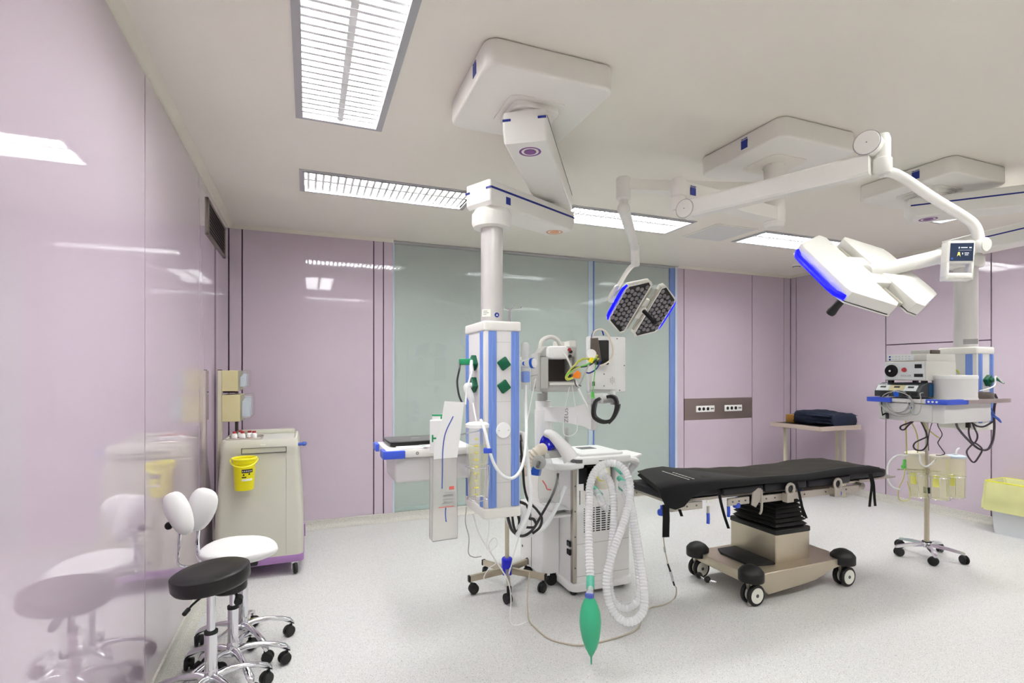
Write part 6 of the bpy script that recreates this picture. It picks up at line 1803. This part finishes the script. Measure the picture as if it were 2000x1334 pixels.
for i in range(n + 1):
    f_ = i / n
    y = 5.06 - f_ * 0.54
    hgt = 0.165 + 0.012 * math.sin(f_ * 7) - 0.05 * max(0, f_ - 0.75) * 4 * 0.4
    xw = 0.25 + 0.02 * math.sin(f_ * 5)
    if i in (0, n):
        hgt *= 0.75; xw *= 0.92
    ring = []
    for k in range(20):
        a = 2 * math.pi * k / 20
        ca, sa_ = math.cos(a), math.sin(a)
        x = math.copysign(abs(ca) ** 0.35, ca) * xw * (1 + 0.035 * math.sin(k * 2.4 + f_ * 9))
        z = (math.copysign(abs(sa_) ** 0.5, sa_) * 0.5 + 0.5) * hgt
        z += 0.006 * math.sin(k * 1.9 + f_ * 13) if z > 0.02 else 0
        ring.append(Vector((6.215 + x, y, tz + max(0.002, z))))
    rr.append(ring)
B.rings(rr); B.build('pile', 'drape_navy', t, 60)
B = MB()
for k in range(3):
    rr = []
    for y in (5.045, 4.8, 4.535):
        z_ = tz + 0.04 + k * 0.042
        rr.append([Vector((5.95 - 0.004 * k, y, z_)), Vector((6.02, y, z_ - 0.011)), Vector((6.38, y, z_ - 0.011)), Vector((6.47, y, z_)), Vector((6.38, y, z_ + 0.012)), Vector((6.02, y, z_ + 0.012))])
    B.rings(rr)
B.build('fold_layer', 'drape_navy', t, 60)
t = thing('ochre_box', 'small ochre box beside the folded navy drapes', 'box', (6.1, 5.13, tz))
B = MB(); B.box(6.0, 6.22, 5.07, 5.2, tz, tz + 0.105, 0.008, 2); B.build('carton', 'box_ochre', t)
B = MB(); B.box(6.0, 6.22, 5.13, 5.14, tz + 0.105, tz + 0.1065); B.build('tape_strip', 'bin_cream', t)

# ------------------------------------------------------------------ procedure cart at the left wall
CT = thing('procedure_cart', 'beige plastic procedure cart with purple base in the left corner', 'cart', (-0.35, 4.75, 0))
qx0, qx1, qy0, qy1 = -0.655, -0.03, 4.43, 5.12
B = MB()
rr = []
for z, g in ((0.155, 0.0), (0.2, 0.0), (0.5, 0.006), (0.92, 0.036), (0.96, 0.036)):
    rr.append([Vector((x, y, z)) for x, y in rrect(qx0 + g, qx1 - g, qy0 + g * 1.2, qy1 - g, 0.045, 5)])
B.rings(rr); cb = B.build('body', 'cart_grey', CT)
B = MB()
rr = []
for z, g in ((0.96, 0.034), (0.985, 0.034), (1.04, 0.038), (1.06, 0.046), (1.064, 0.06), (1.056, 0.07), (1.05, 0.075)):
    rr.append([Vector((x, y, z)) for x, y in rrect(qx0 + g, qx1 - g, qy0 + g * 1.2, qy1 - g, 0.045, 5)])
B.rings(rr); tpc = B.build('top', 'cart_grey', CT)
B = MB(); B.prism(rrect(qx0 + 0.08, qx1 - 0.07, qy0 + 0.09, qy1 - 0.07, 0.02), 1.05, 1.052); B.build('top_mat', 'cart_top', tpc)
B = MB(); B.prism(rrect(qx0 + 0.09, qx1 - 0.075, qy1 - 0.13, qy1 - 0.055, 0.02), 1.05, 1.088, 0.008, 2); B.build('rear_ledge', 'cart_grey', tpc)
B = MB()
for a in ((-0.47, -0.155, 0.9995, 1.002), (-0.47, -0.155, 0.957, 0.962)):
    B.box(a[0], a[1], qy0 + 0.034, qy0 + 0.05, a[2], a[3])
B.box(-0.472, -0.467, qy0 + 0.034, qy0 + 0.05, 0.957, 1.002); B.box(-0.158, -0.153, qy0 + 0.034, qy0 + 0.05, 0.957, 1.002)
B.build('grip_recess', 'dark_grey', tpc)
B = MB(); B.prism(rrect(-0.342, -0.302, 1.018, 1.027, 0.004), -(qy0 + 0.05), -(qy0 + 0.041), mtx=Matrix(((1, 0, 0, 0), (0, 0, -1, 0), (0, 1, 0, 0), (0, 0, 0, 1)))); B.build('badge', 'print_white', tpc)
for x in (-0.155,):
    B = MB()
    B.tube([(x, qy0 - 0.0015, 0.17), (x, qy0 + 0.008, 0.5), (x, qy0 + 0.042, 0.92)], 0.0022, 6, smooth=False); B.build('panel_groove', 'grey_plastic', cb)
B = MB(); B.prism(rrect(qx0 - 0.004, qx1 + 0.004, qy0 - 0.004, qy1 + 0.004, 0.045, 5), 0.10, 0.158, 0.006, 2); pb_ = B.build('purple_base', 'cart_purple', CT)
B = MB(); B.box(qx1 - 0.005, qx1 + 0.012, qy1 - 0.1, qy1 - 0.02, 0.12, 0.23, 0.004, 1); B.build('purple_guard', 'cart_purple', pb_)
for x, y in ((qx1 - 0.06, qy0 + 0.03), (qx1 - 0.06, qy1 - 0.06), (qx0 + 0.06, qy0 + 0.05), (qx0 + 0.06, qy1 - 0.06)):
    B = MB(); B.lathe([(0.036, -0.014), (0.048, -0.012), (0.05, -0.006), (0.05, 0.006), (0.048, 0.012), (0.036, 0.014)], (x, y, 0.05), (1, 0.2, 0), 22); wl = B.build('caster_wheel', 'black_rubber', pb_)
    B = MB(); B.lathe([(0.03, -0.016), (0.03, 0.016)], (x, y, 0.05), (1, 0.2, 0), 16); B.build('caster_hub', 'dark_grey', wl)
    B = MB(); B.box(x - 0.025, x - 0.02, y - 0.02, y + 0.02, 0.045, 0.105); B.box(x + 0.02, x + 0.025, y - 0.02, y + 0.02, 0.045, 0.105); B.box(x - 0.025, x + 0.025, y - 0.025, y + 0.025, 0.085, 0.105, 0.004, 1); B.build('caster_fork', 'chrome', pb_)
B = MB(); B.tube([(qx1 - 0.04, qy0 + 0.08, 1.01), (qx1 - 0.0, qy0 + 0.08, 1.012), (qx1 + 0.015, qy0 + 0.11, 1.012)], 0.013, 10); B.sphere((qx1 + 0.004, qy0 + 0.08, 1.012), 0.022, (1, 1.4, 0.8), 12); B.build('lock_lever', 'rail_deep', tpc)
# rear pole with tip-out bins
px_, py_ = -0.652, 4.70
B = MB(); B.box(px_ - 0.012, px_ + 0.016, py_ - 0.0, py_ + 0.045, 0.35, 1.60, 0.002, 1); pl_ = B.build('accessory_post', 'pole_cream', CT)
B = MB(); B.box(px_ - 0.012, px_ + 0.016, py_, py_ + 0.045, 1.60, 1.606); B.build('post_cap', 'print_black', pl_)
B = MB(); B.box(-0.585, -0.560, 5.08, 5.11, 1.0, 1.42, 0.002, 1); B.box(px_, -0.56, 4.9, 4.912, 1.415, 1.432); B.build('rear_post', 'brown_grey', CT)
for z0_, z1_, w_, tl in ((1.434, 1.60, 0.115, 0.062), (1.19, 1.405, 0.13, 0.08)):
    XZm = Matrix(((1, 0, 0, 0), (0, 0, 1, 0), (0, 1, 0, 0), (0, 0, 0, 1)))
    x0_ = px_ + 0.017
    B = MB(); B.box(x0_, x0_ + w_, py_, py_ + 0.32, z0_, z1_, 0.003, 1); bn = B.build('bin_housing', 'bin_cream', CT)
    B = MB(); B.prism([(x0_ + w_, z0_ + 0.002), (x0_ + w_ + tl, z0_ + 0.03), (x0_ + w_ + tl, z1_ + 0.004), (x0_ + w_, z1_ - 0.004)], py_ + 0.002, py_ + 0.318, 0.001, 1, XZm); B.build('tip_out_bin', 'clear_plastic', bn)
    for q in range(3):
        B = MB(); B.box(x0_ + w_ + 0.012, x0_ + w_ + tl - 0.012, py_ + 0.02 + q * 0.1, py_ + 0.05 + q * 0.1, z0_ + 0.035, z1_ - 0.05 + 0.012 * q, 0.003, 1); B.build('packet', 'win_frame', bn)

# sharps bucket hooked on the cart front
bkc = Vector((-0.44, qy0 - 0.062, 0))
t = thing('sharps_bucket', 'bright yellow sharps bucket with carry handle hooked on the cart front', 'bucket', (bkc.x, bkc.y, 0.7))
B = MB(); B.lathe([(0.062, 0.708), (0.066, 0.714), (0.074, 0.87), (0.076, 0.905), (0.081, 0.908), (0.083, 0.94)], bkc, seg=32, cap=False); B.lathe([(0.066, 0.712), (0, 0.713)], bkc, seg=32, cap=False); bk = B.build('body', 'bucket', t)
B = MB(); B.lathe([(0.083, 0.935), (0.089, 0.938), (0.089, 0.947), (0.082, 0.95), (0.079, 0.94)], bkc, seg=32, cap=False); B.build('rim', 'bucket_rim', t)
B = MB(); B.lathe([(0.08, 0.93), (0.05, 0.925), (0, 0.924)], bkc, seg=32, cap=False); B.build('inner_lid', 'bucket', t)
hp = []
for k in range(13):
    a = math.radians(180 + 15 * k)
    hp.append(bkc + Vector((0.092 * math.cos(a), 0.094 * math.sin(a) - 0.004, 0.935 - 0.046 * math.sin(math.pi * k / 12))))
B = MB(); B.tube(hp, 0.005, 8, 3); B.build('handle', 'bucket_rim', t)


def on_cyl(Bm, c, r, a0_, a1_, z0_, z1_, th=0.0012):
    n_ = 6
    rr_ = []
    for k_ in range(n_ + 1):
        a_ = math.radians(a0_ + (a1_ - a0_) * k_ / n_)
        d_ = Vector((math.cos(a_), math.sin(a_), 0))
        rr_.append([c + d_ * (r - 0.001) + Vector((0, 0, z0_)), c + d_ * (r + th) + Vector((0, 0, z0_)), c + d_ * (r + th) + Vector((0, 0, z1_)), c + d_ * (r - 0.001) + Vector((0, 0, z1_))])
    Bm.rings(rr_)


B = MB(); on_cyl(B, bkc, 0.0735, -98, -38, 0.842, 0.868); on_cyl(B, bkc, 0.0715, -98, -74, 0.806, 0.814)
on_cyl(B, bkc, 0.0725, -92, -84, 0.822, 0.834); on_cyl(B, bkc, 0.0725, -62, -54, 0.826, 0.838)
B.build('black_print', 'print_black', bk)
B = MB(); on_cyl(B, bkc, 0.071, -98, -38, 0.782, 0.797); B.build('white_band', 'print_white', bk)
B = MB()
for q in range(6):
    on_cyl(B, bkc, 0.0748, -94 + q * 9, -90 + q * 9, 0.85, 0.86)
o = B.build('white_lettering', 'print_white', bk); o['kind'] = 'stuff'
# tray and vials on the cart top
t = thing('steel_tray', 'small flat steel tray on the cart top holding the vials', 'tray', (-0.46, 4.68, 1.052))
B = MB(); B.prism(rrect(-0.60, -0.34, 4.57, 4.80, 0.02), 1.052, 1.057); B.build('tray_floor', 'steel', t)
B = MB(); B.tube([Vector((x, y, 1.064)) for x, y in rrect(-0.60, -0.34, 4.57, 4.80, 0.02)] + [Vector((-0.34, 4.78, 1.064))], 0.005, 6, smooth=False); B.build('tray_rim', 'steel', t)
vd = [(-0.535, 4.62, 'leftmost on the cart tray, with plain white label'), (-0.478, 4.615, 'second from left on the cart tray'), (-0.43, 4.64, 'third from left on the cart tray'), (-0.395, 4.615, 'rightmost on the cart tray, with red printed label'), (-0.50, 4.70, 'behind the front row on the cart tray')]
for x, y, lb in vd:
    t = thing('medicine_vial', 'red-capped white vial ' + lb, 'vial', (x, y, 1.057), group='vials on the cart')
    c = Vector((x, y, 1.057))
    B = MB(); B.lathe([(0.02, 0), (0.021, 0.002), (0.021, 0.034), (0.017, 0.042), (0.011, 0.046), (0.011, 0.05)], c, seg=18); b_ = B.build('glass', 'white_plastic', t)
    B = MB(); B.lathe([(0.014, 0.048), (0.0145, 0.05), (0.0145, 0.06), (0.012, 0.062), (0, 0.062)], c, seg=18); B.build('cap', 'vial_red', t)
    B = MB(); on_cyl(B, c, 0.021, -150, -60, 0.004, 0.01, 0.0005); B.build('label_band', 'vial_red', b_)


# ------------------------------------------------------------------ stools
def star_base(t, c, n0, hub_z=0.135, R=0.27):
    """five chrome arms with black twin casters around c (thing frame = translation to c)"""
    wh_, hd2 = caster_mesh(0.03, 0.021)
    for k in range(5):
        a = n0 + 2 * math.pi * k / 5
        d = Vector((math.cos(a), math.sin(a), 0))
        mt_ = frame(c, d, (0, 0, 1))
        B_ = MB()
        secs = []
        for x, z, wy_, hz in ((0.012, hub_z - 0.01, 0.022, 0.027), (0.06, hub_z + 0.004, 0.018, 0.019), (0.14, hub_z - 0.002, 0.015, 0.013), (0.21, hub_z - 0.022, 0.019, 0.015), (0.255, hub_z - 0.044, 0.02, 0.016), (R + 0.005, hub_z - 0.062, 0.013, 0.01)):
            secs.append([mt_ @ Vector((x, wy_ * math.cos(q * math.pi / 4), z + hz * math.sin(q * math.pi / 4))) for q in range(8)])
        B_.rings(secs); B_.build('base_arm', 'chrome', t, 60)
        cm2 = T(*(d * (R - 0.012) + Vector((0, 0, 0.038)))) @ RZ(a + 0.9 * k + 0.4)
        inst('caster_wheel', wh_, t, cm2)
        inst('caster_hood', hd2, t, cm2)
    B_ = MB(); B_.lathe([(0.026, hub_z - 0.03), (0.03, hub_z - 0.02), (0.03, hub_z + 0.03), (0.026, hub_z + 0.045)], c, seg=20); B_.build('hub', 'chrome', t)


# black round stool in front
c = Vector((-0.428, 2.84, 0))
t = thing('round_stool', 'black round swivel stool on chrome base, nearest at the left wall', 'stool', c)
star_base(t, c, 0.35)
B = MB(); B.cyl(c + Vector((0, 0, 0.16)), c + Vector((0, 0, 0.345)), 0.0275, seg=24); B.build('outer_column', 'chrome', t)
B = MB(); B.cyl(c + Vector((0, 0, 0.34)), c + Vector((0, 0, 0.352)), 0.03, seg=20); B.build('column_ring', 'black_rubber', t)
B = MB(); B.cyl(c + Vector((0, 0, 0.345)), c + Vector((0, 0, 0.57)), 0.0185, seg=20); B.build('gas_lift', 'chrome', t)
tl_ = Matrix.Translation(c + Vector((0, 0, 0.6))) @ Matrix.Rotation(math.radians(-5), 4, 'Y')
axz = tl_.to_3x3() @ Vector((0, 0, 1))
c6 = c + Vector((0, 0, 0.607))
B = MB(); B.lathe([(0.05, -0.045), (0.14, -0.043), (0.158, -0.036), (0.169, -0.02), (0.17, 0.016), (0.165, 0.032), (0.15, 0.04), (0.08, 0.043), (0, 0.043)], c6, axz, 48); st = B.build('seat', 'black_leather', t)
B = MB(); B.ring(c6 + axz * 0.029, axz, 0.1665, 0.0022, 48, 6); B.build('seam', 'black_rubber', st)
B = MB(); B.tube([c + Vector((-0.01, -0.02, 0.545)), c + Vector((-0.05, -0.13, 0.54)), c + Vector((-0.065, -0.165, 0.53)), c + Vector((-0.075, -0.19, 0.523))], lambda s_: 0.005 + 0.005 * (s_ > 0.6), 8); B.build('height_lever', 'black_rubber', t)


def saddle(cx, name, parent, zb, rx, ry, rz):
    """padded saddle seat, raised edges, pinched middle"""
    B_ = MB()
    rr_ = []
    nu, nv = 18, 28
    mt_ = T(*cx) @ RZ(rz)
    for i in range(nu + 1):
        f_ = i / nu
        ph = -math.pi / 2 + math.pi * f_
        rr_.append([mt_ @ Vector((rx * math.cos(ph) ** 0.55 * math.cos(q) * (1 - 0.10 * math.cos(q)), ry * math.cos(ph) ** 0.55 * math.sin(q) * (1 - 0.12 * math.cos(q) * 1.0),
                                  zb + 0.045 * math.sin(ph) + 0.03 * abs(math.cos(ph) * math.sin(q)) + (0.02 * math.cos(ph) * max(0, -math.cos(q))))) if 0 < i < nu else
                    mt_ @ Vector((0.002 * math.cos(q), 0.002 * math.sin(q), zb + 0.045 * math.sin(ph))) for q in [2 * math.pi * k / nv for k in range(nv)]])
    B_.rings(rr_)
    return B_.build(name, 'white_leather', parent, 80)


# low white saddle stool
c = Vector((-0.362, 3.07, 0))
t = thing('swivel_stool', 'low swivel stool almost hidden behind the black round seat, with black knob', 'stool', c)
star_base(t, c, 0.1)
B = MB(); B.cyl(c + Vector((0, 0, 0.16)), c + Vector((0, 0, 0.36)), 0.0255, seg=24); B.build('outer_column', 'chrome', t)
B = MB(); B.cyl(c + Vector((0, 0, 0.352)), c + Vector((0, 0, 0.366)), 0.028, seg=20); B.build('column_ring', 'black_rubber', t)
B = MB(); B.cyl(c + Vector((0, 0, 0.36)), c + Vector((0, 0, 0.45)), 0.017, seg=20); B.build('gas_lift', 'chrome', t)
B = MB(); B.cyl(c + Vector((0.035, -0.06, 0.425)), c + Vector((0.035, -0.10, 0.42)), 0.02, seg=14); B.cyl(c + Vector((0.01, -0.01, 0.44)), c + Vector((0.035, -0.08, 0.425)), 0.008, seg=8); B.build('tilt_knob', 'black_rubber', t)
B = MB(); B.lathe([(0.04, 0.442), (0.07, 0.445), (0.085, 0.455), (0.088, 0.47), (0.086, 0.49), (0.075, 0.5), (0, 0.502)], c + Vector((-0.02, 0, 0)), seg=36); B.build('seat', 'black_leather', t)

# white saddle chair with split backrest
c = Vector((-0.345, 3.36, 0))
t = thing('saddle_chair', 'white saddle chair with two-lobed backrest against the left wall', 'chair', c)
star_base(t, c, 0.22)
B = MB(); B.cyl(c + Vector((0, 0, 0.16)), c + Vector((0, 0, 0.40)), 0.0255, seg=24); B.build('outer_column', 'chrome', t)
B = MB(); B.cyl(c + Vector((0, 0, 0.40)), c + Vector((0, 0, 0.5)), 0.017, seg=20); B.build('gas_lift', 'chrome', t)
B = MB(); B.box(-0.08, 0.08, -0.06, 0.06, 0.478, 0.505, 0.006, 1, T(*c)); B.build('seat_plate', 'black_rubber', t)
saddle(c + Vector((0.0, 0.0, 0)), 'seat', t, 0.545, 0.205, 0.195, 0.05)
for (u, v_, su, sv, dd, an) in ((350, 1003, 23, 44, 2.62, -0.42), (393, 995, 27, 42, 2.80, 0.30)):
    cc = P(u, v_, dd)
    k_ = dd / FPX
    # pad: flattened egg facing +x, long axis vertical
    fx_ = Vector((0.93, -0.36, 0))
    up = (Vector((0, 0, 1)) * math.cos(an) + fx_ * math.sin(-an) * -1).normalized()
    up = (Vector((0, 0, 1)) * math.cos(an) + fx_ * math.sin(an)).normalized()
    mt_ = frame(cc, up, Vector((0.36, 0.93, 0)))
    B = MB()
    rr = []
    for i in range(15):
        ph = -math.pi / 2 + math.pi * i / 14
        r_ = max(0.02, math.cos(ph)) ** 0.7
        wgt = 1 + 0.18 * math.sin(ph)
        rr.append([mt_ @ Vector((sv * k_ * math.sin(ph), su * k_ * r_ * wgt * math.cos(q), 0.045 * r_ * math.sin(q))) for q in [2 * math.pi * k / 22 for k in range(22)]])
    B.rings(rr); B.build('backrest_pad', 'white_leather', t, 80)
B = MB()
B.tube([P(390, 1010, 2.83), P(386, 1040, 2.84), P(385, 1065, 2.85), P(388, 1085, 2.88), P(400, 1100, 2.95), c + Vector((-0.07, 0.0, 0.49))], 0.012, 10)
B.tube([P(352, 1020, 2.65), P(350, 1060, 2.68), P(348, 1085, 2.72), P(356, 1105, 2.82), c + Vector((-0.07, -0.03, 0.49))], 0.008, 10)
B.build('backrest_bar', 'chrome', t)
B = MB(); B.sphere(P(330, 1027, 2.62), 0.02, seg=12); B.cyl(P(330, 1027, 2.62), P(345, 1022, 2.64), 0.008, seg=8); B.build('backrest_knob', 'black_rubber', t)
